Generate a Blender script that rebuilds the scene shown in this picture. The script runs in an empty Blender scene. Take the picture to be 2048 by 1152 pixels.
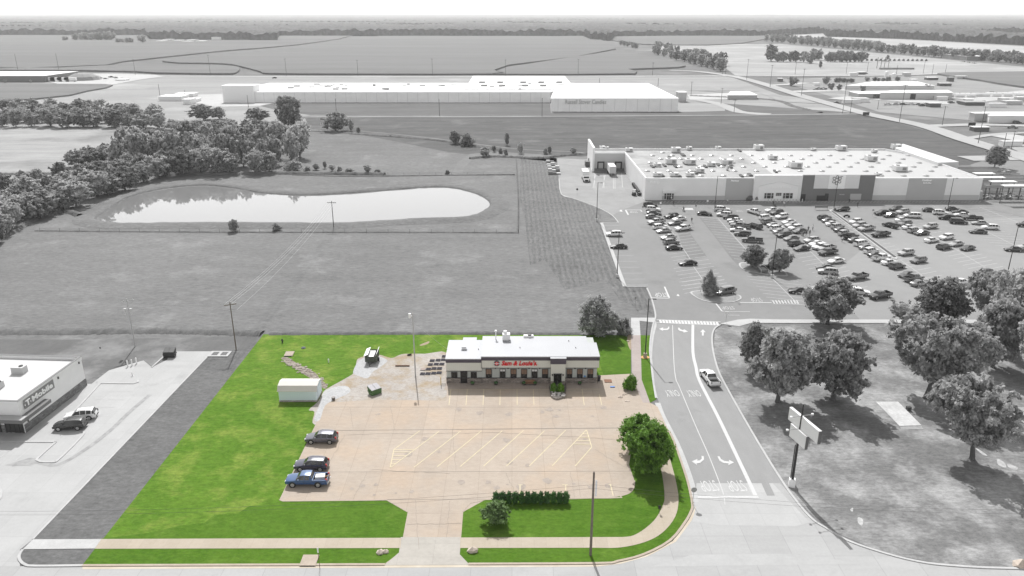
import bpy, math, random
import numpy as np
from mathutils import Matrix, Vector
R = math.radians
C = bpy.context.scene.collection
SC = bpy.context.scene
# ---------------------------------------------------------------- camera, sky, sun, exposure
W, HH, F, YH, CAMZ = 2048.0, 1152.0, 1520.0, 28.0, 61.0
CX, CY = W / 2, HH / 2
TH = math.atan((CY - YH) / F)
cs, sn = math.cos(TH), math.sin(TH)
cam = bpy.data.cameras.new('camera')
cam.sensor_width = 36; cam.lens = F / W * 36; cam.clip_start = 1; cam.clip_end = 90000
camo = bpy.data.objects.new('camera', cam); C.objects.link(camo)
camo.location = (0, 0, CAMZ); camo.rotation_euler = (math.pi / 2 - TH, 0, 0)
SC.camera = camo
SUN_EL, SUN_AZ = 48.0, -9.5            # azimuth from +Y, towards -X
world = bpy.data.worlds.new('World'); SC.world = world; world.use_nodes = True
wn = world.node_tree; wn.nodes.clear()
sky = wn.nodes.new('ShaderNodeTexSky'); sky.sky_type = 'NISHITA'; sky.sun_disc = False
sky.sun_elevation = R(SUN_EL); sky.sun_rotation = R(SUN_AZ); sky.dust_density = 4.0; sky.air_density = 1.0
hs = wn.nodes.new('ShaderNodeHueSaturation'); hs.inputs['Saturation'].default_value = 0.02
bg = wn.nodes.new('ShaderNodeBackground'); bg.inputs['Strength'].default_value = 0.06
wo = wn.nodes.new('ShaderNodeOutputWorld')
# thin white overcast veil, thickest toward the horizon
tcw = wn.nodes.new('ShaderNodeTexCoord'); sxw = wn.nodes.new('ShaderNodeSeparateXYZ'); mrw = wn.nodes.new('ShaderNodeMapRange'); mrw.interpolation_type = 'SMOOTHSTEP'
mrw.inputs['From Min'].default_value = .45; mrw.inputs['From Max'].default_value = 0.0; mrw.inputs['To Min'].default_value = 2.0; mrw.inputs['To Max'].default_value = 17.0
nzw = wn.nodes.new('ShaderNodeTexNoise'); nzw.inputs['Scale'].default_value = 3; nzw.inputs['Detail'].default_value = 5; mpw = wn.nodes.new('ShaderNodeMapping'); mpw.inputs['Scale'].default_value = (1, 1, 6)
mlw = wn.nodes.new('ShaderNodeMath'); mlw.operation = 'MULTIPLY_ADD'; mlw.inputs[1].default_value = 2.0; adw = wn.nodes.new('ShaderNodeVectorMath')
wn.links.new(tcw.outputs['Generated'], sxw.inputs[0]); wn.links.new(sxw.outputs[2], mrw.inputs['Value']); wn.links.new(tcw.outputs['Generated'], mpw.inputs['Vector']); wn.links.new(mpw.outputs[0], nzw.inputs['Vector'])
wn.links.new(nzw.outputs['Fac'], mlw.inputs[0]); wn.links.new(mrw.outputs[0], mlw.inputs[2]); wn.links.new(sky.outputs[0], hs.inputs['Color']); wn.links.new(hs.outputs[0], adw.inputs[0]); wn.links.new(mlw.outputs[0], adw.inputs[1]); wn.links.new(adw.outputs[0], bg.inputs['Color']); wn.links.new(bg.outputs[0], wo.inputs['Surface'])
sl = bpy.data.lights.new('sun', 'SUN'); sl.energy = 3.6; sl.angle = R(0.5); sl.color = (1, 0.995, 0.985)
so = bpy.data.objects.new('sun', sl); C.objects.link(so)
_d = Vector((math.sin(R(SUN_AZ)) * math.cos(R(SUN_EL)), math.cos(R(SUN_AZ)) * math.cos(R(SUN_EL)), math.sin(R(SUN_EL))))
so.rotation_euler = _d.to_track_quat('Z', 'Y').to_euler(); so.location = (0, 300, 300)
vs = SC.view_settings; vs.view_transform = 'Standard'; vs.look = 'None'; vs.gamma = 1; vs.use_curve_mapping = False
vs.exposure = 0.45
SC.cycles.max_bounces = 6; SC.cycles.volume_bounces = 0; SC.cycles.transparent_max_bounces = 8
SC.cycles.use_denoising = True
# ---------------------------------------------------------------- measuring: a photo pixel to a point on a plane of height z
def G(px, py, z=0.0):
    v = (py - CY) / F; t = (CAMZ - z) / (sn + v * cs)
    return ((px - CX) / F * t, (cs - v * sn) * t)
def G3(px, py, z=0.0): x, y = G(px, py, z); return (x, y, z)
def zat(Y, py):
    r = (py - CY) / F
    return CAMZ - Y * (sn + r * cs) / (cs - r * sn)
def xat(px, Y, z=0.0): return (px - CX) / F * (Y * cs + (CAMZ - z) * sn)
def S(py, z=0): return G(CX + 1, py, z)[0]      # metres per pixel across
# ---------------------------------------------------------------- objects
def tag(o, label=None, cat=None, group=None, kind=None):
    if label: o['label'] = label
    if cat: o['category'] = cat
    if group: o['group'] = group
    if kind: o['kind'] = kind
    return o
def thing(name, loc, label=None, cat=None, group=None, rz=0):
    o = bpy.data.objects.new(name, None); C.objects.link(o); o.location = loc; o.rotation_euler = (0, 0, rz); o.empty_display_size = .3
    return tag(o, label, cat, group)
class MB:
    def __init__(s): s.v = []; s.f = []; s.m = []
    def add(s, vs_, fs, mi=0):
        n = len(s.v); s.v += [tuple(p) for p in vs_]; s.f += [tuple(i + n for i in f) for f in fs]; s.m += [mi] * len(fs); return s
    def box(s, x0, x1, y0, y1, z0, z1, mi=0):
        return s.add([(x0,y0,z0),(x1,y0,z0),(x1,y1,z0),(x0,y1,z0),(x0,y0,z1),(x1,y0,z1),(x1,y1,z1),(x0,y1,z1)],
                     [(0,3,2,1),(4,5,6,7),(0,1,5,4),(1,2,6,5),(2,3,7,6),(3,0,4,7)], mi)
    def rbox(s, cx, cy, z0, z1, lx, ly, ang, mi=0, top=1.0):
        c, q = math.cos(ang), math.sin(ang); p = []
        for z, k in ((z0, 1), (z1, top)):
            for a, b in ((-1,-1),(1,-1),(1,1),(-1,1)):
                x, y = a*lx/2*k, b*ly/2*k; p.append((cx + x*c - y*q, cy + x*q + y*c, z))
        return s.add(p, [(0,3,2,1),(4,5,6,7),(0,1,5,4),(1,2,6,5),(2,3,7,6),(3,0,4,7)], mi)
    def prism(s, pts, z0, z1, mi=0, bottom=True):
        a = sum(pts[i][0]*pts[(i+1) % len(pts)][1] - pts[(i+1) % len(pts)][0]*pts[i][1] for i in range(len(pts)))
        if a < 0: pts = pts[::-1]
        n = len(pts)
        vs_ = [(p[0], p[1], z0) for p in pts] + [(p[0], p[1], z1) for p in pts]
        fs = [tuple(range(n, 2*n))] + [(i, (i+1) % n, (i+1) % n + n, i + n) for i in range(n)]
        if bottom: fs.append(tuple(range(n - 1, -1, -1)))
        return s.add(vs_, fs, mi)
    def flat(s, pts, z, mi=0):
        a = sum(pts[i][0]*pts[(i+1) % len(pts)][1] - pts[(i+1) % len(pts)][0]*pts[i][1] for i in range(len(pts)))
        if a < 0: pts = pts[::-1]
        return s.add([(p[0], p[1], z) for p in pts], [tuple(range(len(pts)))], mi)
    def tube(s, a, b, r0, r1=None, n=8, mi=0, cap=True):
        r1 = r0 if r1 is None else r1
        a, b = Vector(a), Vector(b); d = (b - a)
        if d.length < 1e-6: return s
        q = d.to_track_quat('Z', 'Y'); p = []
        for c, r in ((a, r0), (b, r1)):
            for i in range(n):
                t = 2*math.pi*i/n; p.append(c + q @ Vector((r*math.cos(t), r*math.sin(t), 0)))
        fs = [(i, (i+1) % n, (i+1) % n + n, i + n) for i in range(n)]
        if cap: fs += [tuple(range(n-1, -1, -1)), tuple(range(n, 2*n))]
        return s.add(p, fs, mi)
    def path(s, pts, r, n=5, mi=0):
        for a, b in zip(pts, pts[1:]): s.tube(a, b, r, n=n, mi=mi, cap=False)
        return s
    def dome(s, c, r, h, n=10, k=3, mi=0):
        p = []; fs = []
        for j in range(k):
            t = math.pi/2*j/k
            for i in range(n):
                u = 2*math.pi*i/n; p.append((c[0] + r*math.cos(t)*math.cos(u), c[1] + r*math.cos(t)*math.sin(u), c[2] + h*math.sin(t)))
        p.append((c[0], c[1], c[2] + h))
        for j in range(k-1):
            for i in range(n): fs.append((j*n+i, j*n+(i+1) % n, (j+1)*n+(i+1) % n, (j+1)*n+i))
        for i in range(n): fs.append(((k-1)*n+i, (k-1)*n+(i+1) % n, k*n))
        return s.add(p, fs, mi)
    def build(s, name, mats, parent=None, smooth=False, bevel=0):
        me = bpy.data.meshes.new(name); me.from_pydata(s.v, [], s.f)
        mats = mats if isinstance(mats, (list, tuple)) else [mats]
        for m in mats: me.materials.append(m)
        if len(mats) > 1: me.polygons.foreach_set('material_index', s.m)
        if smooth: me.polygons.foreach_set('use_smooth', [True]*len(s.f))
        me.update()
        if parent is not None and tuple(parent.location) != (0, 0, 0): me.transform(Matrix.Translation(-parent.location))
        o = bpy.data.objects.new(name, me); C.objects.link(o)
        if parent is not None: o.parent = parent
        if bevel:
            b = o.modifiers.new('bevel', 'BEVEL'); b.width = bevel; b.segments = 2; b.limit_method = 'ANGLE'
        return o
def sub(name, mb, mats, part, **k):                 # a sub-part of a part whose thing has rotation 0
    root = part.parent; o = mb.build(name, mats, root, **k); o.parent = part; return o
def kids(o): return [c for c in bpy.data.objects if c.parent == o]
def dup(proto, loc, rz, sc=None, label=None, cat=None, group=None, swap=None, name=None):
    root, parts = proto
    r = root.copy(); C.objects.link(r); r.location = loc; r.rotation_euler = (0, 0, rz)
    if sc: r.scale = sc
    if name: r.name = name
    tag(r, label, cat, group)
    for p in parts:
        c = p.copy(); C.objects.link(c); c.parent = r
        if swap and p.data in swap: c.data = swap[p.data]
    return r
def ordn(i):
    w = ['first','second','third','fourth','fifth','sixth','seventh','eighth','ninth','tenth','eleventh','twelfth','thirteenth','fourteenth','fifteenth','sixteenth','seventeenth','eighteenth','nineteenth','twentieth']
    if i <= 20: return w[i-1]
    t = {2: 'twenty', 3: 'thirty', 4: 'forty', 5: 'fifty'}[i // 10]
    tt = {'twenty': 'twentieth', 'thirty': 'thirtieth', 'forty': 'fortieth', 'fifty': 'fiftieth'}[t]
    return tt if i % 10 == 0 else t + '-' + w[i % 10 - 1]
# ---------------------------------------------------------------- materials
def newmat(name):
    m = bpy.data.materials.new(name); m.use_nodes = True; n = m.node_tree; b = n.nodes['Principled BSDF']; return m, n, b
def g3(c): return (c, c, c) if not isinstance(c, (tuple, list)) else tuple(c)
def M(name, col, rough=.7, metal=0, spec=.3, var=0, vs_=1.0, bump=0):
    col = g3(col); m, n, b = newmat(name)
    b.inputs['Base Color'].default_value = (*col, 1); b.inputs['Roughness'].default_value = rough
    b.inputs['Metallic'].default_value = metal; b.inputs['Specular IOR Level'].default_value = spec
    if var:
        tc = n.nodes.new('ShaderNodeTexCoord'); nz = n.nodes.new('ShaderNodeTexNoise'); nz.inputs['Scale'].default_value = vs_; nz.inputs['Detail'].default_value = 6
        mx = n.nodes.new('ShaderNodeMix'); mx.data_type = 'RGBA'
        mx.inputs[6].default_value = (*[c*(1-var) for c in col], 1); mx.inputs[7].default_value = (*[min(1, c*(1+var)) for c in col], 1)
        n.links.new(tc.outputs['Object'], nz.inputs['Vector']); n.links.new(nz.outputs['Fac'], mx.inputs[0]); n.links.new(mx.outputs[2], b.inputs['Base Color'])
        if bump:
            bp = n.nodes.new('ShaderNodeBump'); bp.inputs['Strength'].default_value = bump; n.links.new(nz.outputs['Fac'], bp.inputs['Height']); n.links.new(bp.outputs[0], b.inputs['Normal'])
    return m
def GM(name, c1, c2, layers=((.02, .5, 1, 1), (.25, .3, 1, 1), (1.6, .35, 1, 1)), rough=.95, c3=None, c3lim=.62, joints=None, jcol=None, bump=.15, joff=(0, 0), stripes=None, c3scale=.15, grain=0, gs=1.1, gst=(.7, 1.4)):
    """ground material: summed noises (scale per metre, weight, stretch x, stretch y) blend c1..c2; c3 = patches; joints = slab lines"""
    c1, c2 = g3(c1), g3(c2); m, n, b = newmat(name); N = n.nodes.new; Lk = n.links.new
    b.inputs['Roughness'].default_value = rough; b.inputs['Specular IOR Level'].default_value = .05
    tc = N('ShaderNodeTexCoord'); tot = None; wsum = sum(l[1] for l in layers)
    for sc_, w, sx, sy in layers:
        mp = N('ShaderNodeMapping'); mp.inputs['Scale'].default_value = (sx, sy, 1); Lk(tc.outputs['Object'], mp.inputs['Vector'])
        nz = N('ShaderNodeTexNoise'); nz.inputs['Scale'].default_value = sc_; nz.inputs['Detail'].default_value = 5; nz.inputs['Roughness'].default_value = .6
        Lk(mp.outputs[0], nz.inputs['Vector'])
        ml = N('ShaderNodeMath'); ml.operation = 'MULTIPLY_ADD'; ml.inputs[1].default_value = w / wsum
        Lk(nz.outputs['Fac'], ml.inputs[0])
        if tot is None: ml.inputs[2].default_value = 0
        else: Lk(tot, ml.inputs[2])
        tot = ml.outputs[0]
    if stripes:
        wv = N('ShaderNodeTexWave'); wv.bands_direction = 'X'; wv.inputs['Scale'].default_value = stripes[0]; wv.inputs['Distortion'].default_value = stripes[2]; wv.inputs['Detail'].default_value = 3; wv.inputs['Detail Scale'].default_value = 1.5
        Lk(tc.outputs['Object'], wv.inputs['Vector']); ml = N('ShaderNodeMath'); ml.operation = 'MULTIPLY_ADD'; ml.inputs[1].default_value = stripes[1]
        Lk(wv.outputs['Fac'], ml.inputs[0]); sb = N('ShaderNodeMath'); sb.operation = 'SUBTRACT'; sb.inputs[1].default_value = stripes[1]/2; Lk(tot, sb.inputs[0]); Lk(sb.outputs[0], ml.inputs[2]); tot = ml.outputs[0]
    mr = N('ShaderNodeMapRange'); mr.inputs['From Min'].default_value = .33; mr.inputs['From Max'].default_value = .67; Lk(tot, mr.inputs['Value'])
    mx = N('ShaderNodeMix'); mx.data_type = 'RGBA'; mx.inputs[6].default_value = (*c1, 1); mx.inputs[7].default_value = (*c2, 1); Lk(mr.outputs[0], mx.inputs[0])
    out = mx.outputs[2]
    if c3:
        nz = N('ShaderNodeTexNoise'); nz.inputs['Scale'].default_value = c3scale; nz.inputs['Detail'].default_value = 8; nz.inputs['Roughness'].default_value = .65; Lk(tc.outputs['Object'], nz.inputs['Vector'])
        m2 = N('ShaderNodeMapRange'); m2.inputs['From Min'].default_value = c3lim - .07; m2.inputs['From Max'].default_value = c3lim + .09; Lk(nz.outputs['Fac'], m2.inputs['Value'])
        mx = N('ShaderNodeMix'); mx.data_type = 'RGBA'; mx.inputs[7].default_value = (*g3(c3), 1); Lk(m2.outputs[0], mx.inputs[0]); Lk(out, mx.inputs[6]); out = mx.outputs[2]
    if grain:
        mp = N('ShaderNodeMapping'); mp.inputs['Scale'].default_value = (gst[0], gst[1], 1); Lk(tc.outputs['Object'], mp.inputs['Vector'])
        nz = N('ShaderNodeTexNoise'); nz.inputs['Scale'].default_value = gs; nz.inputs['Detail'].default_value = 8; nz.inputs['Roughness'].default_value = .78; Lk(mp.outputs[0], nz.inputs['Vector'])
        m3 = N('ShaderNodeMapRange'); m3.inputs['From Min'].default_value = .36; m3.inputs['From Max'].default_value = .64; m3.inputs['To Min'].default_value = 1 - grain; m3.inputs['To Max'].default_value = 1 + grain; Lk(nz.outputs['Fac'], m3.inputs['Value'])
        vm = N('ShaderNodeVectorMath'); vm.operation = 'SCALE'; Lk(out, vm.inputs[0]); Lk(m3.outputs[0], vm.inputs['Scale']); out = vm.outputs[0]
    if joints:
        br = N('ShaderNodeTexBrick'); br.offset = 0; br.inputs['Color1'].default_value = (1, 1, 1, 1); br.inputs['Color2'].default_value = (.93, .93, .93, 1); jc = jcol or .6; br.inputs['Mortar'].default_value = (jc, jc, jc, 1)
        br.inputs['Scale'].default_value = 1; br.inputs['Mortar Size'].default_value = joints[2]; br.inputs['Mortar Smooth'].default_value = 0; br.inputs['Brick Width'].default_value = joints[0]; br.inputs['Row Height'].default_value = joints[1]
        mp = N('ShaderNodeMapping'); mp.inputs['Location'].default_value = (joff[0], joff[1], 0); Lk(tc.outputs['Object'], mp.inputs['Vector']); Lk(mp.outputs[0], br.inputs['Vector'])
        mu = N('ShaderNodeMix'); mu.data_type = 'RGBA'; mu.blend_type = 'MULTIPLY'; mu.inputs[0].default_value = 1; Lk(out, mu.inputs[6]); Lk(br.outputs['Color'], mu.inputs[7]); out = mu.outputs[2]
    Lk(out, b.inputs['Base Color'])
    if bump:
        bp = N('ShaderNodeBump'); bp.inputs['Strength'].default_value = bump; bp.inputs['Distance'].default_value = .2; Lk(tot, bp.inputs['Height']); Lk(bp.outputs[0], b.inputs['Normal'])
    return m
def LEAF(name, c1, c2, trans=.25, sc_=.6):
    m, n, b = newmat(name); N = n.nodes.new; Lk = n.links.new
    b.inputs['Roughness'].default_value = .55; b.inputs['Specular IOR Level'].default_value = .25
    tc = N('ShaderNodeTexCoord'); oi = N('ShaderNodeObjectInfo'); nz = N('ShaderNodeTexNoise'); nz.inputs['Scale'].default_value = sc_; nz.inputs['Detail'].default_value = 4
    ad = N('ShaderNodeMath'); ad.operation = 'MULTIPLY_ADD'; ad.inputs[1].default_value = .35; Lk(oi.outputs['Random'], ad.inputs[0])
    at = N('ShaderNodeAttribute'); at.attribute_name = 'rnd'
    a2 = N('ShaderNodeMath'); a2.operation = 'MULTIPLY_ADD'; a2.inputs[1].default_value = .45; Lk(at.outputs['Fac'], a2.inputs[0])
    mr = N('ShaderNodeMapRange'); mr.inputs['From Min'].default_value = .3; mr.inputs['From Max'].default_value = .7; mr.inputs['To Max'].default_value = .45; Lk(tc.outputs['Object'], nz.inputs['Vector']); Lk(nz.outputs['Fac'], mr.inputs['Value'])
    Lk(mr.outputs[0], a2.inputs[2]); Lk(a2.outputs[0], ad.inputs[2])
    mx = N('ShaderNodeMix'); mx.data_type = 'RGBA'; mx.inputs[6].default_value = (*g3(c1), 1); mx.inputs[7].default_value = (*g3(c2), 1); Lk(ad.outputs[0], mx.inputs[0])
    Lk(mx.outputs[2], b.inputs['Base Color'])
    tr = N('ShaderNodeBsdfTranslucent'); Lk(mx.outputs[2], tr.inputs['Color']); ms = N('ShaderNodeMixShader'); ms.inputs[0].default_value = trans
    Lk(b.outputs[0], ms.inputs[1]); Lk(tr.outputs[0], ms.inputs[2]); Lk(ms.outputs[0], n.nodes['Material Output'].inputs['Surface'])
    return m
def STONE(name, c1, c2, w, h, mort=.02, mc=.5):
    m, n, b = newmat(name); N = n.nodes.new; Lk = n.links.new; b.inputs['Roughness'].default_value = .9
    tc = N('ShaderNodeTexCoord'); sx = N('ShaderNodeSeparateXYZ'); Lk(tc.outputs['Object'], sx.inputs[0]); ad = N('ShaderNodeMath'); Lk(sx.outputs[0], ad.inputs[0]); Lk(sx.outputs[1], ad.inputs[1])
    cb = N('ShaderNodeCombineXYZ'); Lk(ad.outputs[0], cb.inputs[0]); Lk(sx.outputs[2], cb.inputs[1])
    br = N('ShaderNodeTexBrick'); br.inputs['Scale'].default_value = 1; br.inputs['Brick Width'].default_value = w; br.inputs['Row Height'].default_value = h; br.inputs['Mortar Size'].default_value = mort
    br.inputs['Color1'].default_value = (*g3(c1), 1); br.inputs['Color2'].default_value = (*g3(c2), 1); br.inputs['Mortar'].default_value = (*[c*mc for c in g3(c1)], 1)
    Lk(cb.outputs[0], br.inputs['Vector']); nz = N('ShaderNodeTexNoise'); nz.inputs['Scale'].default_value = 3; Lk(tc.outputs['Object'], nz.inputs['Vector'])
    mu = N('ShaderNodeMix'); mu.data_type = 'RGBA'; mu.blend_type = 'OVERLAY'; mu.inputs[0].default_value = .5; Lk(br.outputs['Color'], mu.inputs[6]); Lk(nz.outputs['Fac'], mu.inputs[7]); Lk(mu.outputs[2], b.inputs['Base Color'])
    return m
def PANEL(name, col, pitch, dark=.75, width=.06, rough=.5, spec=.4):        # ribbed or panelled cladding: thin dark joints every pitch metres along x+y
    m, n, b = newmat(name); N = n.nodes.new; Lk = n.links.new; b.inputs['Roughness'].default_value = rough; b.inputs['Specular IOR Level'].default_value = spec; col = g3(col)
    tc = N('ShaderNodeTexCoord'); sx = N('ShaderNodeSeparateXYZ'); Lk(tc.outputs['Object'], sx.inputs[0]); ad = N('ShaderNodeMath'); Lk(sx.outputs[0], ad.inputs[0]); Lk(sx.outputs[1], ad.inputs[1])
    dv = N('ShaderNodeMath'); dv.operation = 'DIVIDE'; dv.inputs[1].default_value = pitch; Lk(ad.outputs[0], dv.inputs[0]); fr = N('ShaderNodeMath'); fr.operation = 'FRACT'; Lk(dv.outputs[0], fr.inputs[0])
    lt = N('ShaderNodeMath'); lt.operation = 'LESS_THAN'; lt.inputs[1].default_value = width/pitch; Lk(fr.outputs[0], lt.inputs[0])
    nz = N('ShaderNodeTexNoise'); nz.inputs['Scale'].default_value = .25; nz.inputs['Detail'].default_value = 6; Lk(tc.outputs['Object'], nz.inputs['Vector'])
    m0 = N('ShaderNodeMix'); m0.data_type = 'RGBA'; m0.inputs[6].default_value = (*[c*.9 for c in col], 1); m0.inputs[7].default_value = (*[min(1, c*1.08) for c in col], 1); Lk(nz.outputs['Fac'], m0.inputs[0])
    mx = N('ShaderNodeMix'); mx.data_type = 'RGBA'; mx.inputs[7].default_value = (*[c*dark for c in col], 1); Lk(lt.outputs[0], mx.inputs[0]); Lk(m0.outputs[2], mx.inputs[6]); Lk(mx.outputs[2], b.inputs['Base Color'])
    return m
# ---------------------------------------------------------------- ground sheets
def sheet(name, pts, z, mat, px=True, kind='structure'):
    p = [G(*q) for q in pts] if px else pts
    o = MB().flat(p, z).build(name, mat); tag(o, kind=kind); return o
def smoothpath(pts, k=4, closed=False):
    out = []; n = len(pts)
    rng = range(n if closed else n-1)
    for i in rng:
        p0 = pts[(i-1) % n] if closed or i > 0 else pts[i]; p1 = pts[i]; p2 = pts[(i+1) % n]; p3 = pts[(i+2) % n] if closed or i+2 < n else p2
        for j in range(k):
            t = j/k; out.append(tuple(.5*((2*b)+(-a+c)*t+(2*a-5*b+4*c-d)*t*t+(-a+3*b-3*c+d)*t**3) for a, b, c, d in zip(p0, p1, p2, p3)))
    if not closed: out.append(pts[-1])
    return out
def strip(mb, pts, w, z0, z1, off=0, mi=0):      # ribbon of width w along world pts, from z0 to z1 (z0 None: flat)
    n = len(pts); L, Rr = [], []
    for i, p in enumerate(pts):
        a = pts[max(0, i-1)]; b = pts[min(n-1, i+1)]; dx, dy = b[0]-a[0], b[1]-a[1]; l = math.hypot(dx, dy) or 1; nx, ny = -dy/l, dx/l
        L.append((p[0]+nx*(off+w/2), p[1]+ny*(off+w/2))); Rr.append((p[0]+nx*(off-w/2), p[1]+ny*(off-w/2)))
    vs_ = []; fs = []
    for a, b in zip(L, Rr):
        vs_ += [(a[0], a[1], z1), (b[0], b[1], z1)]
        if z0 is not None: vs_ += [(a[0], a[1], z0), (b[0], b[1], z0)]
    k = 2 if z0 is None else 4
    for i in range(n-1):
        o = i*k; q = o+k; fs.append((o+1, q+1, q, o))
        if z0 is not None: fs += [(o, q, q+2, o+2), (o+3, q+3, q+1, o+1)]
    if z0 is not None: fs += [(0, 2, 3, 1), (len(vs_)-4, len(vs_)-3, len(vs_)-1, len(vs_)-2)]
    mb.add(vs_, fs, mi); return mb
def kerb(name, pts, mat, w=.32, h=.14, px=True, gutter=0, side=1, gmat=None, k=3, z=0.0):
    p = [G(*q) for q in pts] if px else pts
    p = smoothpath(p, k); o = strip(MB(), p, w, z - .02, z + h).build(name, mat); tag(o, kind='structure')
    if gutter: g = strip(MB(), p, gutter, None, .035, off=side*(w/2+gutter/2)).build('gutter', gmat or mat); tag(g, kind='structure')
    return o
_txt = {}
def text_mesh(s, size, ext=.02, bold=0, shear=0):
    cu = bpy.data.curves.new('t', 'FONT'); cu.body = s; cu.size = size; cu.extrude = ext; cu.offset = bold; cu.shear = shear; cu.align_x = 'CENTER'; cu.align_y = 'CENTER'; cu.resolution_u = 2
    o = bpy.data.objects.new('t', cu); C.objects.link(o); bpy.context.view_layer.update()
    me = bpy.data.meshes.new_from_object(o.evaluated_get(bpy.context.evaluated_depsgraph_get())); bpy.data.objects.remove(o); bpy.data.curves.remove(cu); return me
def sign_text(name, s, size, mat, parent, loc, rz=0, ext=.04, bold=0, width=None, shear=0, flat=False):
    me = text_mesh(s, size, ext, bold, shear); me.materials.clear(); me.materials.append(mat)
    if width:
        xs = [v.co.x for v in me.vertices]; me.transform(Matrix.Scale(width/(max(xs)-min(xs)), 4, (1, 0, 0)))
    T = Matrix.Translation(Vector(loc)) @ Matrix.Rotation(rz, 4, 'Z')
    if not flat: T = T @ Matrix.Rotation(math.pi/2, 4, 'X')
    me.transform(T)
    if parent is not None: me.transform(Matrix.Translation(-parent.location))
    me.name = name; o = bpy.data.objects.new(name, me); C.objects.link(o)
    if parent is not None: o.parent = parent
    return o
# ================================================================ trees
ICO = None
def ico():
    global ICO
    if ICO is None:
        import bmesh
        bm = bmesh.new(); bmesh.ops.create_icosphere(bm, subdivisions=1, radius=1); bm.verts.ensure_lookup_table()
        ICO = (np.array([v.co[:] for v in bm.verts]), [tuple(v.index for v in f.verts) for f in bm.faces]); bm.free()
    return ICO
def env(shape, t):      # crown radius (0..1) at height fraction t
    if shape == 'round': return math.sqrt(max(0, 1 - (2*t - .95)**2)) * (1 if t > .2 else .9)
    if shape == 'cone': return max(.05, (1 - t) ** .75) * (1 if t > .08 else .7)
    if shape == 'tall': return math.sqrt(max(0, 1 - (2*t - 1)**2)) ** .6 * (.72 + .28*(1 - abs(t - .45)))
    if shape == 'oval': return max(0, 1 - (1.7*t - .72)**2) ** .6
    if shape == 'spread': return max(0, 1 - (1.35*t - .75)**2) ** .5 * (.45 + .75*min(1, t*1.6))
    return math.sqrt(max(0, 1 - t*t)) ** .8      # bush
def crown_data(seed, shape, Rr, z0, z1, nl, nleaf, leaf, lobe=.33, hang=0, core=.72):
    rg = np.random.default_rng(seed); lobes = []
    for i in range(nl):
        t = (i + rg.random())/nl; t = min(.97, max(.04, t)); a = i*2.399 + rg.random()*.8; e = env(shape, t)*Rr*(1 + .16*math.sin(2*a + seed) + .13*math.sin(5*a + 7*t + seed*2) + .10*(rg.random() - .6))
        lr = Rr*lobe*(.6 + .8*rg.random()) * (.55 + .45*min(1, e/Rr*1.2))
        rr = max(0, e - lr*.75)*(rg.random()**.35)
        lobes.append((rr*math.cos(a), rr*math.sin(a), z0 + (z1-z0)*t, lr))
    if shape != 'cone':
        lobes.append((0, 0, z0 + (z1-z0)*.5, Rr*.5))
    Lb = np.array(lobes); wgt = Lb[:, 3]**2; wgt /= wgt.sum()
    per = 26; nc = max(8, nleaf//per); kc = rg.choice(len(Lb), nc, p=wgt); dc = rg.normal(size=(nc, 3)); dc[:, 2] = dc[:, 2]*.8 + .15; dc /= np.linalg.norm(dc, axis=1)[:, None]
    rc = Lb[kc, 3]*(.45 + .65*rg.random(nc)**.8 + .35*rg.random(nc)**6); PC = Lb[kc, :3] + dc*rc[:, None]
    PC[:, 2] -= .10*Lb[kc, 3]*rg.random(nc)*(1 + hang)
    nleaf = nc*per; k = np.repeat(kc, per); d = np.repeat(dc, per, 0); sg = np.repeat(Lb[kc, 3]*(.16 + .16*rg.random(nc)), per)[:, None]
    P = np.repeat(PC, per, 0) + rg.normal(size=(nleaf, 3))*sg*np.array([1, 1, .6]) + d*sg*(rg.normal(size=(nleaf, 1))*.9)
    cl = np.repeat(rg.random(nc), per)
    keep = np.ones(nleaf, bool)
    for l in Lb:
        keep &= np.linalg.norm((P - l[:3])/np.array([1, 1, .85]), axis=1) > l[3]*.42
    keep &= P[:, 2] > z0 - Rr*.12
    P = P[keep]; d = d[keep]; cl = cl[keep]; n = len(P)
    nrm = d*.7 + rg.normal(size=(n, 3))*.6 + np.array([0, 0, .45]); nrm /= np.linalg.norm(nrm, axis=1)[:, None]
    up = rg.normal(size=(n, 3)); 
    if hang: up = up*.4 + np.array([0, 0, -1.0])*hang
    u = np.cross(nrm, up); u /= np.linalg.norm(u, axis=1)[:, None] + 1e-9; v = np.cross(nrm, u)
    sz = leaf*(.55 + .8*rg.random(n))[:, None]; asp = (.45 + .35*rg.random(n))[:, None]
    V = np.stack([P - v*sz, P + u*sz*asp - v*sz*.1, P + v*sz, P - u*sz*asp + v*sz*.1], 1).reshape(-1, 3)
    q = .5*rg.random(n) + .5*cl
    verts = [V]; nq = n; iv, jf = ico(); tri = []; off = len(V)
    for l in Lb:
        jit = 1 + .25*(rg.random(len(iv)) - .5)
        verts.append(iv*jit[:, None]*l[3]*core*np.array([1, 1, .85]) + l[:3]); tri += [(a+off, b+off, c+off) for a, b, c in jf]; off += len(iv)
    return np.concatenate(verts), nq, tri, q, lobes
def fast_mesh(name, V, nq, tri, rnd):
    me = bpy.data.meshes.new(name); me.vertices.add(len(V)); me.vertices.foreach_set('co', V.astype(np.float32).ravel())
    nl_ = nq*4 + len(tri)*3; me.loops.add(nl_)
    li = np.concatenate([np.arange(nq*4), np.array(tri, dtype=np.int64).ravel() if tri else np.zeros(0, int)]).astype(np.int32); me.loops.foreach_set('vertex_index', li)
    me.polygons.add(nq + len(tri)); st = np.concatenate([np.arange(nq)*4, nq*4 + np.arange(len(tri))*3]).astype(np.int32); me.polygons.foreach_set('loop_start', st)
    at = me.attributes.new('rnd', 'FLOAT', 'FACE'); at.data.foreach_set('value', np.concatenate([rnd, np.full(len(tri), .1)]).astype(np.float32))
    me.update(calc_edges=True); me.validate(); return me
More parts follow.
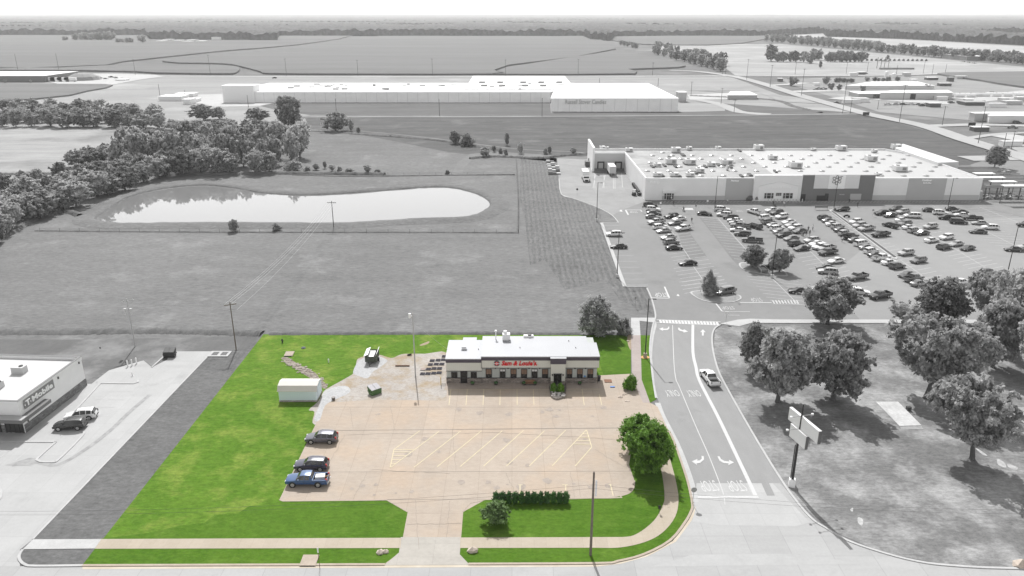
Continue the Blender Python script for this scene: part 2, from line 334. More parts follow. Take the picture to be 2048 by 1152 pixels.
BARK = M('bark', .10, .95, var=.3, vs_=4)
BARKG = M('bark_brown', (.10, .08, .06), .95, var=.3, vs_=4)
def trunk_mb(lobes, z0, rt, lean=(0, 0), limbs=7, n=7, ztop=None):
    mb = MB(); zt = ztop or z0*1.25 + .6
    mid = (lean[0]*.5, lean[1]*.5, z0*.55); top = (lean[0], lean[1], zt)
    mb.tube((0, 0, -.15), (0, 0, .35), rt*1.45, rt*1.05, n); mb.tube((0, 0, .35), mid, rt*1.05, rt*.85, n, cap=False); mb.tube(mid, top, rt*.85, rt*.6, n)
    for l in lobes[:limbs]:
        e = Vector(l[:3]); m_ = Vector(top).lerp(e, .5); m_.z += .2; s_ = Vector(mid).lerp(Vector(top), .7)
        mb.tube(s_, m_, rt*.45, rt*.28, 5, cap=False); mb.tube(m_, e, rt*.28, rt*.1, 5, cap=False)
    return mb
PROTO = {}
def tree_proto(key, seed, shape, mat, nl, nleaf, leaf, Rr=5, z0=2.2, z1=9.6, lobe=.33, rt=.28, hang=0, name='tree', bark=None, limbs=7, core=.72, lean=(0, 0)):
    V, nq, tri, q, lobes = crown_data(seed, shape, Rr, z0, z1 - Rr*lobe*.4, nl, nleaf, leaf, lobe, hang, core)
    if lean != (0, 0): V[:, 0] += lean[0]*np.clip(V[:, 2]/z0, 0, 1.6); lobes = [(l[0]+lean[0], l[1], l[2], l[3]) for l in lobes]
    me = fast_mesh('crown', V, nq, tri, q); me.materials.append(mat)
    root = thing(name, (0, 0, 0)); o = bpy.data.objects.new('crown', me); C.objects.link(o); o.parent = root
    random.Random(seed).shuffle(lobes)
    t = trunk_mb(lobes, z0, rt, lean, limbs).build('trunk', bark or BARK, root)
    PROTO[key] = [root, [o, t], 2*Rr, z1, False]; return PROTO[key]
def plant(key, px, py, wpx, hpx, label, cat='tree', group=None, name=None, rot=None, wm=None, hm=None, sy=1.0):
    """a tree whose trunk foot stands at photo pixel (px,py); crown wpx wide, whole tree hpx tall"""
    p = PROTO[key]; x, y = G(px, py); s = S(py); ca = math.cos(TH + math.atan((py - hpx/2 - CY)/F))
    wm = wm or wpx*s; hm = hm or max(.6, (hpx*s - .35*wm*math.sin(TH + math.atan((py - CY)/F)))/ca)
    sc = (wm/p[2], wm/p[2]*sy, hm/p[3])
    rz = rot if rot is not None else random.uniform(0, 6.28)
    if not p[4]:
        r = p[0]; r.location = (x, y, 0); r.rotation_euler = (0, 0, rz); r.scale = sc; tag(r, label, cat, group); p[4] = True
        if name: r.name = name
        return r
    return dup((p[0], p[1]), (x, y, 0), rz, sc, label, cat, group, name=name)
LF_DARK = LEAF('foliage_dark', .06, .45, .38)
LF_MID = LEAF('foliage_mid', .10, .62, .42)
LF_PALE = LEAF('foliage_pale', .17, .62, .42)
LF_GREEN = LEAF('foliage_green', (.03, .085, .010), (.19, .36, .05), .32, 1.0)
LF_OLIVE = LEAF('foliage_olive', (.06, .11, .03), (.24, .36, .14), .25, 1.0)
LF_SHRUB = LEAF('foliage_shrub', (.04, .12, .012), (.20, .38, .04), .25, 1.5)
LF_HEDGE = LEAF('foliage_hedge', (.02, .075, .02), (.09, .20, .05), .15, 1.5)
random.seed(7)
tree_proto('nearA', 1, 'round', LF_DARK, 110, 26000, .25, lobe=.16, core=.42, name='shade_tree', rt=.33, z0=1.9)
tree_proto('nearB', 2, 'oval', LF_MID, 120, 28000, .24, lobe=.15, core=.35, name='shade_tree', rt=.38, z0=2.0)
tree_proto('nearC', 3, 'tall', LF_MID, 120, 28000, .24, lobe=.15, core=.35, name='shade_tree', rt=.38, z0=2.0)
tree_proto('nearD', 4, 'spread', LF_MID, 95, 24000, .24, lobe=.15, core=.3, name='shade_tree', rt=.40, z0=2.6, lean=(.6, 0))
tree_proto('nearP', 5, 'spread', LF_PALE, 60, 9000, .26, lobe=.17, core=.4, name='shade_tree', rt=.25, z0=3.0)
tree_proto('nearL', 6, 'oval', LF_PALE, 100, 22000, .24, lobe=.18, core=.55, name='olive_tree', rt=.3, z0=.8)
tree_proto('nearK', 7, 'cone', LF_DARK, 44, 9000, .28, lobe=.34, name='pear_tree', rt=.22, z0=1.4)
tree_proto('green1', 8, 'oval', LF_GREEN, 100, 22000, .23, lobe=.19, core=.6, name='maple_tree', bark=BARKG, rt=.25, z0=1.2)
tree_proto('green2', 9, 'round', LF_GREEN, 100, 24000, .23, lobe=.18, core=.6, name='maple_tree', bark=BARKG, rt=.28, z0=1.2)
tree_proto('crab', 10, 'round', LF_OLIVE, 70, 12000, .28, lobe=.2, core=.5, name='crabapple_tree', bark=BARKG, rt=.22, z0=1.6)
tree_proto('shrub', 11, 'bush', LF_SHRUB, 40, 6000, .42, z0=.4, z1=6, lobe=.36, name='shrub', bark=BARKG, rt=.2, limbs=4)
tree_proto('arb', 12, 'tall', LF_HEDGE, 26, 4500, .45, Rr=3.4, z0=.3, z1=10.6, lobe=.5, name='arborvitae', bark=BARKG, rt=.2, limbs=2, core=.85)
for i, (sh, mt) in enumerate([('round', LF_MID), ('oval', LF_MID), ('tall', LF_DARK), ('spread', LF_MID), ('round', LF_DARK), ('oval', LF_PALE)]):
    tree_proto('mid%d' % i, 20+i, sh, mt, 64, 5600, .40, lobe=.19, core=.6, z0=1.2, name='broad_tree', rt=.3, limbs=5)
for i, (sh, mt) in enumerate([('round', LF_DARK), ('oval', LF_MID), ('spread', LF_DARK)]):
    tree_proto('far%d' % i, 40+i, sh, mt, 26, 1300, .7, lobe=.27, z0=1.0, name='distant_tree', rt=.35, limbs=3)
tree_proto('bushg', 50, 'bush', LF_DARK, 14, 1400, .7, z0=.3, z1=6, lobe=.38, name='bush', rt=.2, limbs=3)

def place_trees():
    g = 'shade trees on the lawn beside the entry road'
    P = plant
    P('nearA', 1654.6, 649, 116, 108, 'round dark shade tree with a bare trunk beside the ring road', group=g, rot=.3)
    P('nearC', 1555, 804, 118, 160, 'tall full shade tree nearest the entry road, just behind the pole sign', group=g, rot=1)
    P('nearB', 1665.7, 800.6, 122, 156, 'broad shade tree standing left of the white concrete slab', group=g, rot=2.2)
    P('nearA', 1508, 742, 74, 104, 'darker shade tree half hidden behind the tree nearest the entry road', group=g, rot=2)
    P('nearD', 1853, 797, 148, 172, 'widest shade tree, standing right of the white concrete slab', group=g, rot=.5)
    P('nearD', 1943.5, 918.7, 126, 166, 'loose leaning tree on the open lawn at right, casting a long shadow toward the street', group=g, rot=3.3)
    P('nearA', 1879, 660, 108, 116, 'dark shade tree behind the widest one, against the car park ring road', group=g, rot=4)
    P('nearP', 1806, 652, 62, 54, 'small pale thin tree by the ring road between two dark shade trees', group=g, rot=1.2)
    P('nearB', 1985, 735, 96, 150, 'tall shade tree standing directly behind the leaning tree', group=g, rot=.8)
    P('nearC', 2030, 700, 110, 176, 'tallest tree at the right edge of the photo, by the ring road', group=g, rot=3)
    P('nearD', 2066, 775, 110, 150, 'wide tree cut by the right edge of the photo, below the tallest one', group=g, rot=5)
    P('nearD', 1985, 655, 90, 112, 'tree at right behind the others, its crown against the end of the car park', group=g, rot=2.6)
    ig = 'trees on the car park islands'
    P('nearA', 1505, 535, 54, 50, 'leaning dark tree on the middle car park island, left of its lamp post', group=ig, rot=1)
    P('nearA', 1559, 545, 46, 52, 'dark tree on the middle car park island, right of its lamp post', group=ig, rot=3)
    P('nearK', 1417, 590.5, 43, 56, 'cone shaped dark tree on the kerbed island by the stop line', group=ig)
    P('nearA', 1988.5, 336, 44, 46, 'dark tree standing alone right of the big store by two parked cars', group=ig, rot=2)
    P('nearL', 1196, 669, 76, 84, 'pale olive tree with drooping branches behind the restaurant lawn', rot=2)
    P('bushg', 1244, 668, 34, 34, 'low dark shrub right of the pale olive tree', 'shrub')
    P('green1', 1276, 900, 76, 84, 'bright green maple tree, rear and left one of the pair at the lot corner', group='maple trees at the corner of the tan lot', rot=.4)
    P('green2', 1297, 945, 94, 112, 'bright green maple tree, front and larger one of the pair at the lot corner', group='maple trees at the corner of the tan lot', rot=1.1)
    P('crab', 993, 1046, 60, 52, 'grey green crabapple tree on the front lawn by the hedge', rot=.7)
    P('shrub', 1260, 778, 28, 30, 'bright green round shrub by the sidewalk right of the restaurant', 'shrub')
    P('shrub', 1107.5, 785, 16, 20, 'left one of two clipped shrubs in the stone planter', 'shrub', group='shrubs in the stone planter')
    P('shrub', 1121.5, 785, 16, 20, 'right one of two clipped shrubs in the stone planter', 'shrub', group='shrubs in the stone planter')
    for i in range(12):
        P('arb', 992 + i*12.7, 1006 + .3*random.random(), 14.6, 24, 'dark green arborvitae, %s from the left in the hedge' % ordn(i+1), 'hedge shrub', group='arborvitae hedge on the edge of the lot')
    # lone trees in the fields
    lone = [('mid2', 578, 256, 54, 66, 'tall dark tree standing alone above the wood behind the pond'), ('mid4', 515, 244, 54, 31, 'wide low dark tree left of the tall lone tree'),
            ('mid4', 408, 240, 52, 34, 'round dark tree at the upper left edge of the wood behind the pond'), ('mid5', 440, 238, 28, 26, 'thin pale tree beside the round dark one above the wood'),
            ('mid4', 672, 262, 50, 40, 'round dark tree in the field right of the tall lone tree'), ('mid4', 910, 288, 24, 28, 'dark tree, left one of a pair in the middle of the field'),
            ('bushg', 934, 292, 30, 24, 'dark tree, right one of a pair in the middle of the field'), ('mid2', 1014, 291, 11, 26, 'narrow dark tree alone in the field behind the pole line'),
            ('mid4', 468, 463, 25, 27, 'round dark bush on the bank below the left part of the pond'), ('bushg', 553, 462, 20, 15, 'small bush on the bank below the middle of the pond'),
            ('mid1', 588, 343, 32, 26, 'dark round tree at the right end of the wood behind the pond'), ('mid4', 1796, 196, 16, 15, 'round tree before the long grey shed far right')]
    for k, x, y, w, h, l in lone: P(k, x, y, w, h, l, group='lone trees in the fields')
    sm = [(703, 263, 10, 24), (717, 267, 9, 13), (970, 313, 25, 21), (988, 304, 10, 13), (1001, 307, 9, 11), (1011, 310, 9, 11), (1041, 307, 14, 22), (1099, 307, 10, 15), (1090, 309, 10, 12), (1147, 309, 11, 13),
          (735, 347, 16, 17), (632, 340, 14, 14), (650, 337, 9, 15), (664, 342, 13, 13), (680, 344, 12, 11), (896, 349, 11, 9), (615, 345, 14, 12), (700, 345, 20, 9), (754, 346, 18, 8)]
    sm.sort(); 
    for i, (x, y, w, h) in enumerate(sm): P('mid%d' % (i % 5) if h > 12 else 'bushg', x, y, w, h, 'small scrub tree in the fields beyond the pond, %s of them from the left' % ordn(i+1), group='scrub trees in the fields', name='scrub_tree')
    # woods in ranks
    def wood(ranks, wid, hei, where, keys='mid', n_kinds=6, name=None):
        for r, rk in enumerate(ranks):
            x0, y0, x1, y1, n = rk[:5]; hh = rk[5] if len(rk) > 5 else hei
            for i in range(n):
                t = (i + random.uniform(.25, .75))/n; x = x0 + (x1-x0)*t; y = y0 + (y1-y0)*t + random.uniform(-2, 2)*(y0-YH)/350; q = random.uniform(.74, 1.3)
                k = random.choice([0, 0, 1, 1, 3, 3, 4, 2, 5]) if n_kinds == 6 else random.randrange(n_kinds)
                sfx = 'mid green' if k in (0, 1, 3) else ('dark' if k in (2, 4) else 'pale')
                P('%s%d' % (keys, k), x, y, wid*(y-YH)*q, hh*(y-YH)*(.55 + .45*q)*random.uniform(.88, 1.12),
                  '%s, %s from the left in its %s rank' % (where, ordn(i+1), ordn(r+1)), group=where, name=name)
    wood([(-10, 253, 335, 256, 11), (0, 244, 330, 247, 10), (10, 232, 320, 236, 9), (-5, 226, 120, 222, 4)], .165, .145, 'tree in the wood above the hay field')
    wood([(232, 352, 560, 346, 9, .16), (228, 338, 605, 330, 11, .23), (235, 322, 610, 314, 11, .225), (250, 308, 600, 300, 10, .19), (330, 292, 575, 285, 8, .18), (340, 278, 530, 270, 7, .15)], .145, .150, 'tree in the wood behind the pond')
    wood([(150, 335, 232, 322, 3), (176, 329, 255, 300, 3)], .13, .12, 'tree at the tip of the pond wood')
    wood([(-20, 498, 20, 462, 2), (15, 458, 330, 352, 10), (-15, 452, 300, 348, 10), (-20, 425, 260, 345, 8), (-20, 400, 150, 352, 4)], .125, .125, 'tree in the belt left of the pond')
    wood([(1300, 106, 1446, 144, 12), (1312, 99, 1448, 134, 11)], .21, .215, 'tree in the grove by the diagonal road', 'far', 3)
    wood([(1237, 89, 1277, 98, 5)], .20, .17, 'tree in the short crop field row', 'far', 3)
    wood([(1525, 82, 1945, 121, 36)], .25, .24, 'tree in the long field belt', 'far', 3)
    wood([(1540, 77, 1760, 97, 16)], .27, .20, 'tree behind the long field belt', 'far', 3)
    wood([(1958, 120, 2060, 130, 9), (1950, 112, 2060, 120, 8)], .2, .18, 'tree in the grove by the farm hall', 'far', 3)
    wood([(160, 81, 226, 81, 7), (165, 78, 222, 78, 6)], .30, .28, 'tree in the clump beyond the crop field', 'far', 3)
    wood([(232, 86, 268, 86, 4)], .2, .17, 'tree in the low farm clump', 'far', 3)
    far = [(130, 82, 12, 9, 'small tree at the far left of the crop field'), (151, 81, 15, 14, 'round tree left of the far left clump'), (286, 86, 18, 16, 'round tree just left of the farm houses'),
           (1542, 123, 33, 34, 'large drooping willow at the left end of the far tree row'), (1619.5, 127, 26, 24, 'round tree standing forward in the middle of the far tree row'), (1640.6, 136, 9, 14, 'little dark conifer before the far tree row'),
           (1583.6, 172, 19, 19, 'round tree by the parked cars on the diagonal road'), (1651.6, 169, 18, 17, 'tree left of the hedge behind the long white roof'), (1662.5, 180, 13, 14, 'small tree left of the long white roof'),
           (1678, 181, 12, 13, 'small tree at the left end of the long white roof'), (1725, 185, 14, 14, 'tree between the white roof and the grey shed'), (1795, 162, 14, 9, 'low tree behind the right end of the long white roof'),
           (1733.6, 162, 12, 8, 'low tree left of the white tanks'), (1835.5, 178, 9, 8, 'small tree on the wall of the long white building'), (1852.7, 179, 15, 11, 'wider tree on the wall of the long white building'),
           (1775, 120, 8, 10, 'little tree in the far field behind the fence posts'), (10, 166, 8, 7, 'small tree before the left warehouse, at the photo edge'), (62, 166, 6, 7, 'small tree before the middle of the left warehouse')]
    for i, (x, y, w, h, l) in enumerate(far): P('far%d' % (0 if i % 2 else 2), x, y, w, h, l, group='single trees far away')
    wood([(1551, 124, 1612, 124, 5), (1628, 121, 1640, 120, 2), (1650, 124, 1728, 124, 10)], .21, .21, 'tree in the far meadow tree row', 'far', 3)
    wood([(1667, 165, 1708, 165, 5), (1745, 163, 1778, 163, 4)], .085, .065, 'clipped tree behind the long white roof', 'far', 3)

# canopy of the far-off forest: a lumpy heightfield, one mass
def vnoise(x, y, seed):
    xi, yi = np.floor(x).astype(np.int64), np.floor(y).astype(np.int64); fx, fy = x-xi, y-yi
    def h(a, b): 
        q = (a*374761393 + b*668265263 + seed*1442695041) & 0xffffffff; q = ((q ^ (q >> 13))*1274126177) & 0xffffffff; return ((q ^ (q >> 16)) & 0xffff)/65535.0
    sx, sy = fx*fx*(3-2*fx), fy*fy*(3-2*fy)
    return (h(xi, yi)*(1-sx)+h(xi+1, yi)*sx)*(1-sy) + (h(xi, yi+1)*(1-sx)+h(xi+1, yi+1)*sx)*sy
def worley(x, y, seed):
    xi, yi = np.floor(x), np.floor(y); best = np.full(x.shape, 9.0)
    for dx in (-1, 0, 1):
        for dy in (-1, 0, 1):
            a = (xi+dx).astype(np.int64); b = (yi+dy).astype(np.int64)
            def h(k):
                q = (a*374761393 + b*668265263 + (seed+k)*1442695041) & 0xffffffff; q = ((q ^ (q >> 13))*1274126177) & 0xffffffff; return ((q ^ (q >> 16)) & 0xffff)/65535.0
            best = np.minimum(best, np.hypot(a + h(0) - x, b + h(7) - y))
    return best
def pip(px, py, poly):
    ins = np.zeros(px.shape, bool); n = len(poly)
    for i in range(n):
        x0, y0 = poly[i]; x1, y1 = poly[(i+1) % n]
        if y0 == y1: continue
        c = ((y0 > py) != (y1 > py)) & (px < (x1-x0)*(py-y0)/(y1-y0) + x0); ins ^= c
    return ins
def forest():
    front = [(-400, 71), (165, 71), (290, 70), (300, 80), (556, 82), (560, 72.5), (1165, 73), (1180, 80), (1222, 82), (1232, 73), (1500, 72), (1560, 70), (1645, 66.5), (1652, 73), (1800, 77.5), (2048, 91), (2400, 101)]
    fx = [p[0] for p in front]; fy = [p[1] for p in front]
    rows = []; y = 104.0
    while y > 32.6: rows.append(y); y -= max(.10, .0085*(y-YH)) * (1 if y > 50 else 1.15)
    cols = np.arange(-260, 2310, 2.4)
    PXx, PYy = np.meshgrid(cols, np.array(rows)); Y = np.zeros_like(PXx); X = np.zeros_like(PXx)
    v = (PYy-CY)/F; t = CAMZ/(sn + v*cs); X = (PXx-CX)/F*t; Y = (cs - v*sn)*t
    k = 1/np.clip(Y/2600, 1, 99)**.35
    hgt = 18 - 10*worley(X/21*k, Y/21*k, 3) + 7*vnoise(X/110, Y/110, 5) + 3.5*(vnoise(X/8, Y/8, 9)-.5)
    hgt = np.clip(hgt, 2.5, 26) + np.clip((Y-7000)/9000, 0, 1)*6 + np.clip((Y-9000)/9000, 0, 1)*28*vnoise(X/5000+5, Y/9000, 2)
    fyi = np.interp(PXx, fx, fy); mask = PYy <= fyi
    holes = [[(520, 50.5), (790, 51.5), (830, 49.5), (560, 48.5)], [(360, 48), (560, 52), (480, 47.5)], [(1020, 52.5), (1140, 53.5), (1170, 51), (1060, 50.5)], [(1940, 73), (2100, 82), (2100, 69), (1990, 69)], [(-50, 63), (130, 62), (60, 60)], [(1240, 56.5), (1420, 58), (1400, 55.5)], [(700, 56), (860, 57.5), (905, 55), (760, 54)], [(200, 44.5), (420, 45.5), (460, 44)], [(900, 42), (1200, 43.3), (1300, 42)], [(1500, 48), (1700, 49.5), (1720, 47.8)], [(60, 52), (240, 53.5), (260, 51.5)]]
    for h in holes: mask &= ~pip(PXx, PYy, h)
    mask &= ~((vnoise(X/900+3, Y/520, 21) > .80) & (PYy < 60))
    ny, nx = PXx.shape; Z = hgt
    V = np.stack([X, Y, Z], 2).reshape(-1, 3); idx = np.arange(ny*nx).reshape(ny, nx)
    m4 = mask[:-1, :-1] & mask[1:, :-1] & mask[:-1, 1:] & mask[1:, 1:]
    jj, ii = np.nonzero(m4); faces = np.stack([idx[jj, ii], idx[jj, ii+1], idx[jj+1, ii+1], idx[jj+1, ii]], 1)
    # skirts down to the ground where a cell edge faces the camera or a gap
    sk = []
    Vb = V.copy(); Vb[:, 2] = 0; off = len(V)
    pad = np.pad(m4, 1)
    for dj, di, a, b in ((-1, 0, (0, 0), (0, 1)), (1, 0, (1, 1), (1, 0)), (0, -1, (1, 0), (0, 0)), (0, 1, (0, 1), (1, 1))):
        e = m4 & ~pad[1+dj:1+dj+m4.shape[0], 1+di:1+di+m4.shape[1]]; j, i = np.nonzero(e)
        A = idx[j+a[0], i+a[1]]; B = idx[j+b[0], i+b[1]]; sk.append(np.stack([A, B, B+off, A+off], 1))
    Fq = np.concatenate([faces] + sk); Vall = np.concatenate([V, Vb]); used = np.unique(Fq); rem = np.full(len(Vall), -1); rem[used] = np.arange(len(used)); Fq = rem[Fq]; Vall = Vall[used]
    me = bpy.data.meshes.new('forest'); me.vertices.add(len(Vall)); me.vertices.foreach_set('co', Vall.astype(np.float32).ravel()); me.loops.add(len(Fq)*4); me.loops.foreach_set('vertex_index', Fq.astype(np.int32).ravel())
    me.polygons.add(len(Fq)); me.polygons.foreach_set('loop_start', (np.arange(len(Fq))*4).astype(np.int32)); me.update(calc_edges=True)
    me.materials.append(GM('forest_canopy', .03, .16, ((.02, .4, 1, 1), (.12, .8, 1, 1)), bump=0)); o = bpy.data.objects.new('forest', me); C.objects.link(o)
    tag(o, 'far-off woods filling the plain to the horizon beyond the crop fields', 'forest', kind='stuff')
# ================================================================ ground, fields, roads
GR = ((.012, .5, 1, 1), (.09, .4, .5, 1.6), (.55, .35, .6, 1.3), (2.2, .3, .8, 1.2))
M_ground = GM('field_grass', .118, .222, GR, c3=.235, c3lim=.62, c3scale=.07, bump=.4, grain=.24, gst=(.5, 1.6))
M_far = GM('far_grass', .12, .19, ((.004, .5, .6, 2), (.03, .4, .5, 2), (.2, .2, 1, 1)), c3=.24, c3lim=.6, c3scale=.01)
M_mow = GM('mown_grass', .095, .20, GR, stripes=(.21, .09, 1.2), c3=.215, c3lim=.64, c3scale=.12, bump=.4, grain=.28, gst=(1.6, .35))
M_rough = GM('rough_grass', .085, .19, ((.1, .5, 1, 1), (.8, .5, 1, 1), (3, .4, 1, 1)), bump=.5)
M_verge = GM('verge_grass', .10, .168, ((.06, .5, 1, 1), (.5, .4, .7, 1), (2.5, .4, 1, 1)), c3=.06, c3lim=.68, c3scale=.35, grain=.22, gs=1.2)
M_crop = GM('crop', .135, .20, ((.004, .4, .3, 2.5), (.02, .5, .35, 3.0), (.15, .2, .5, 2)), bump=.1)
M_pale = GM('hay_field', .22, .40, ((.015, .5, .6, 2.5), (.08, .4, .6, 2), (.6, .2, 1, 1)), c3=.20, c3lim=.58, c3scale=.02)
M_lawn = GM('green_lawn', (.054, .130, .012), (.118, .202, .028), ((.05, .45, 1, 1), (.30, .4, .6, 1.5), (1.2, .35, .6, 1.3), (4, .3, 1, 1)), c3=(.160, .222, .042), c3lim=.56, c3scale=.22, bump=.5, grain=.26, gs=1.3)
M_lawn2 = GM('green_lawn_fresh', (.045, .112, .010), (.094, .170, .022), ((.08, .45, 1, 1), (.5, .4, .6, 1.5), (3, .4, 1, 1)), c3=(.11, .185, .03), c3lim=.62, c3scale=.2, bump=.5, grain=.2, gs=1.6)
M_lotc = GM('tan_concrete', (.365, .308, .258), (.45, .390, .332), ((.04, .5, 1, 1), (.22, .4, 1.4, .8), (1.5, .2, 1, 1), (6, .15, 1, 1)), c3=(.43, .35, .28), c3lim=.54, c3scale=.09, joints=(4.6, 9.2, .035), jcol=.82, bump=.03, grain=.06, gs=1.2)
M_tanwalk = GM('tan_walk', (.38, .33, .26), (.44, .385, .32), ((.2, .5, 1, 1), (2, .4, 1, 1)), joints=(1.5, 40, .02), jcol=.85, bump=.02, joff=(.3, 17))
M_tanwalk2 = GM('tan_walk_pinkish', (.33, .285, .27), (.39, .345, .325), ((.2, .5, 1, 1), (2, .4, 1, 1)), joints=(40, 1.5, .02), jcol=.85, bump=.02)
M_conc = GM('pale_concrete', .37, .46, ((.03, .5, 1, 1), (.25, .4, 1.3, .8), (2.5, .3, 1, 1)), joints=(4.6, 4.6, .03), jcol=.86, c3=.35, c3lim=.63, c3scale=.12, bump=.02)
M_street = GM('street_concrete', .34, .42, ((.04, .4, .3, 1.5), (.3, .4, .4, 2), (2.5, .3, 1, 1)), joints=(4.8, 3.7, .035), jcol=.80, c3=.31, c3lim=.64, c3scale=.15, bump=.02, joff=(0, -.6))
M_yard = GM('yard_concrete', .27, .34, ((.04, .5, 1, 1), (.3, .4, 1, 1)), joints=(6, 6, .04), jcol=.88, bump=.02)
M_asph = GM('road_asphalt', .245, .305, ((.05, .4, 2.2, .35), (.4, .4, 1.5, .5), (5, .3, 1, 1)), bump=.03, c3=.215, c3lim=.66, c3scale=.12)
M_lot = GM('car_park_asphalt', .20, .27, ((.012, .7, 1, 1), (.08, .4, 1.5, .8), (.6, .25, 1, 1)), bump=.02, c3=.17, c3lim=.63, c3scale=.05)
M_kerb = GM('kerb_concrete', .39, .48, ((.5, .5, 1, 1), (4, .4, 1, 1)), bump=.02)
M_kerbt = GM('kerb_tan', (.34, .29, .24), (.43, .37, .31), ((.5, .5, 1, 1), (4, .4, 1, 1)), bump=.02)
M_white = M('road_paint_white', .50, .6, var=.15, vs_=2.5)
M_worn = M('road_paint_worn', .44, .7, var=.25, vs_=1.5)
M_yel = M('road_paint_yellow', (.53, .46, .31), .7, var=.18, vs_=1.6)
M_gravel = GM('gravel', (.29, .26, .235), (.45, .425, .40), ((.12, .5, 1, 1), (1.2, .5, 1, 1), (6, .5, 1, 1)), c3=(.32, .26, .19), c3lim=.53, c3scale=.22, bump=.5, grain=.15, gs=3)
M_gravel_w = GM('white_gravel', (.33, .33, .34), (.48, .48, .48), ((.3, .4, 1, 1), (3, .5, 1, 1)), bump=.4, grain=.15, gs=3)
M_soil = M('bare_soil', (.30, .24, .17), .95, var=.3, vs_=2)
M_conc_plain = M('concrete_plain', .50, .8, var=.08, vs_=3)

def ground():
    o = MB().flat([(-26000, -400), (26000, -400), (26000, 27000), (-26000, 27000)], 0).build('ground', M_far); tag(o, kind='structure')
    sheet('meadow', [(-700, 232), (1735, 228), (2400, 330), (2400, 1500), (-700, 1500)], .01, M_ground)
    sheet('pale_ground', [(-300, 152), (1460, 153), (1560, 190), (1740, 227), (1100, 231), (760, 229), (620, 231), (420, 262), (320, 262), (-300, 262)], .05, GM('pale_grass', .23, .35, ((.012, .6, .5, 2.5), (.08, .4, .5, 2), (.5, .2, 1, 1)), c3=.40, c3lim=.62, c3scale=.012))
    sheet('dark_meadow', [(612, 236), (1735, 229), (1990, 300), (2020, 330), (1180, 330), (900, 305), (700, 265), (600, 256)], .03, GM('meadow_dark', .072, .145, ((.03, .5, .35, 3.5), (.15, .5, .3, 3), (.7, .3, .5, 2)), c3=.17, c3lim=.62, c3scale=.04, grain=.22, gs=.3, gst=(.3, 2.5)))
    sheet('lawn_by_factory', [(500, 207), (1100, 207), (1102, 226), (1380, 224), (1450, 222), (1450, 212), (1390, 203), (1730, 227), (1350, 231), (1000, 231), (620, 230), (560, 222)], .09, GM('grass_factory', .105, .165, ((.02, .5, .5, 2.5), (.2, .4, .5, 2)), bump=0))
    sheet('hay_field', [(-300, 252), (340, 255), (365, 262), (300, 290), (230, 320), (150, 345), (-300, 352)], .06, M_pale)
    # pale strips and tracks at the far left below the hay field
    sheet('track', [(-300, 352), (120, 344), (180, 340), (120, 352), (60, 362), (-300, 372)], .08, GM('track_pale', .22, .32, ((.1, .5, .5, 2),)))
    # pale path up the meadow near the pond
    sheet('meadow_path', [(905, 345), (915, 325), (940, 308), (985, 303), (1200, 316), (1170, 319), (985, 311), (950, 316), (928, 335), (925, 348)], .05, GM('worn_grass', .16, .22, ((.1, .5, 1, 1), (.6, .5, 1, 1))))
    sheet('mown_strip', [(1040, 316), (1112, 314), (1118, 358), (1122, 388), (1145, 397), (1200, 418), (1203, 446), (1226, 510), (1250, 574), (1293, 575), (1300, 600), (1308, 630), (1240, 600), (1210, 560), (1130, 580), (1090, 520), (1060, 530), (1050, 440), (1040, 400)], .03, M_mow)
    sheet('lawn_right', [(1430, 660), (1450, 650), (2400, 646), (2400, 1300), (2032, 1137), (1903, 1132), (1765, 1106), (1653, 1057), (1584, 992), (1515, 884), (1442, 752), (1427, 700)], .03, GM('park_grass', .115, .225, ((.04, .5, 1, 1), (.25, .4, .6, 1.6), (1.2, .3, .6, 1.4), (4, .3, 1, 1)), c3=.31, c3lim=.53, c3scale=.11, bump=.5, grain=.26, gs=1.4))
    # crop fields: real slabs of crop standing 1.6 m high
    crops = [
        [(-600, 72), (557, 72.5), (700, 73), (597, 90.5), (448, 103), (246, 125), (120, 136), (-600, 134)],
        [(-600, 136), (120, 138), (246, 128), (310, 131), (420, 133), (470, 135), (480, 140), (472, 148), (444, 150), (312, 148), (156, 143), (-600, 140.5)],
        [(325, 124.5), (450, 107), (600, 93), (760, 73), (1120, 73.5), (1170, 72.5), (1232, 99), (1018, 132), (1000, 147), (990, 150.5), (700, 150.5), (542, 149.5), (521, 145.5), (465, 131), (417, 128.5)],
        [(1003, 148), (1020, 136), (1234, 103), (1250, 104), (1330, 122), (1371, 134), (1330, 138), (1256, 141), (1270, 150), (1000, 151)],
        [(-400, 169), (120, 170), (226, 172), (175, 184), (60, 201), (-400, 214)],
        [(1225, 74), (1520, 73), (1480, 88), (1340, 91), (1250, 86)],
        [(1874, 150), (1960, 147), (2300, 146), (2300, 200), (2048, 177), (1960, 163)]]
    for c in crops:
        p = [G(*q) for q in c]; mb = MB(); mb.prism(smoothpath(p, 2, True), .1, 1.8 if c[0][1] < 160 else 1.2)
        tag(mb.build('crop_field', M_crop), kind='structure')
    sheet('pale_field', [(1555, 72), (1646, 67.5), (1652, 74), (1800, 79), (2048, 93), (2400, 103), (2400, 121), (2048, 107), (1930, 103), (1700, 85)], .4, GM('stubble', .34, .42, ((.004, .5, 1, 2),)))
    sheet('pale_field', [(1420, 88), (1560, 88), (1750, 106), (1900, 120), (2048, 134), (2300, 140), (2300, 146), (1980, 146), (1880, 149), (1600, 151), (1470, 151), (1440, 128), (1300, 100), (1320, 92)], .2, GM('pasture_pale', .26, .37, ((.005, .6, .5, 2), (.04, .4, .5, 2)), c3=.42, c3lim=.57, c3scale=.012))
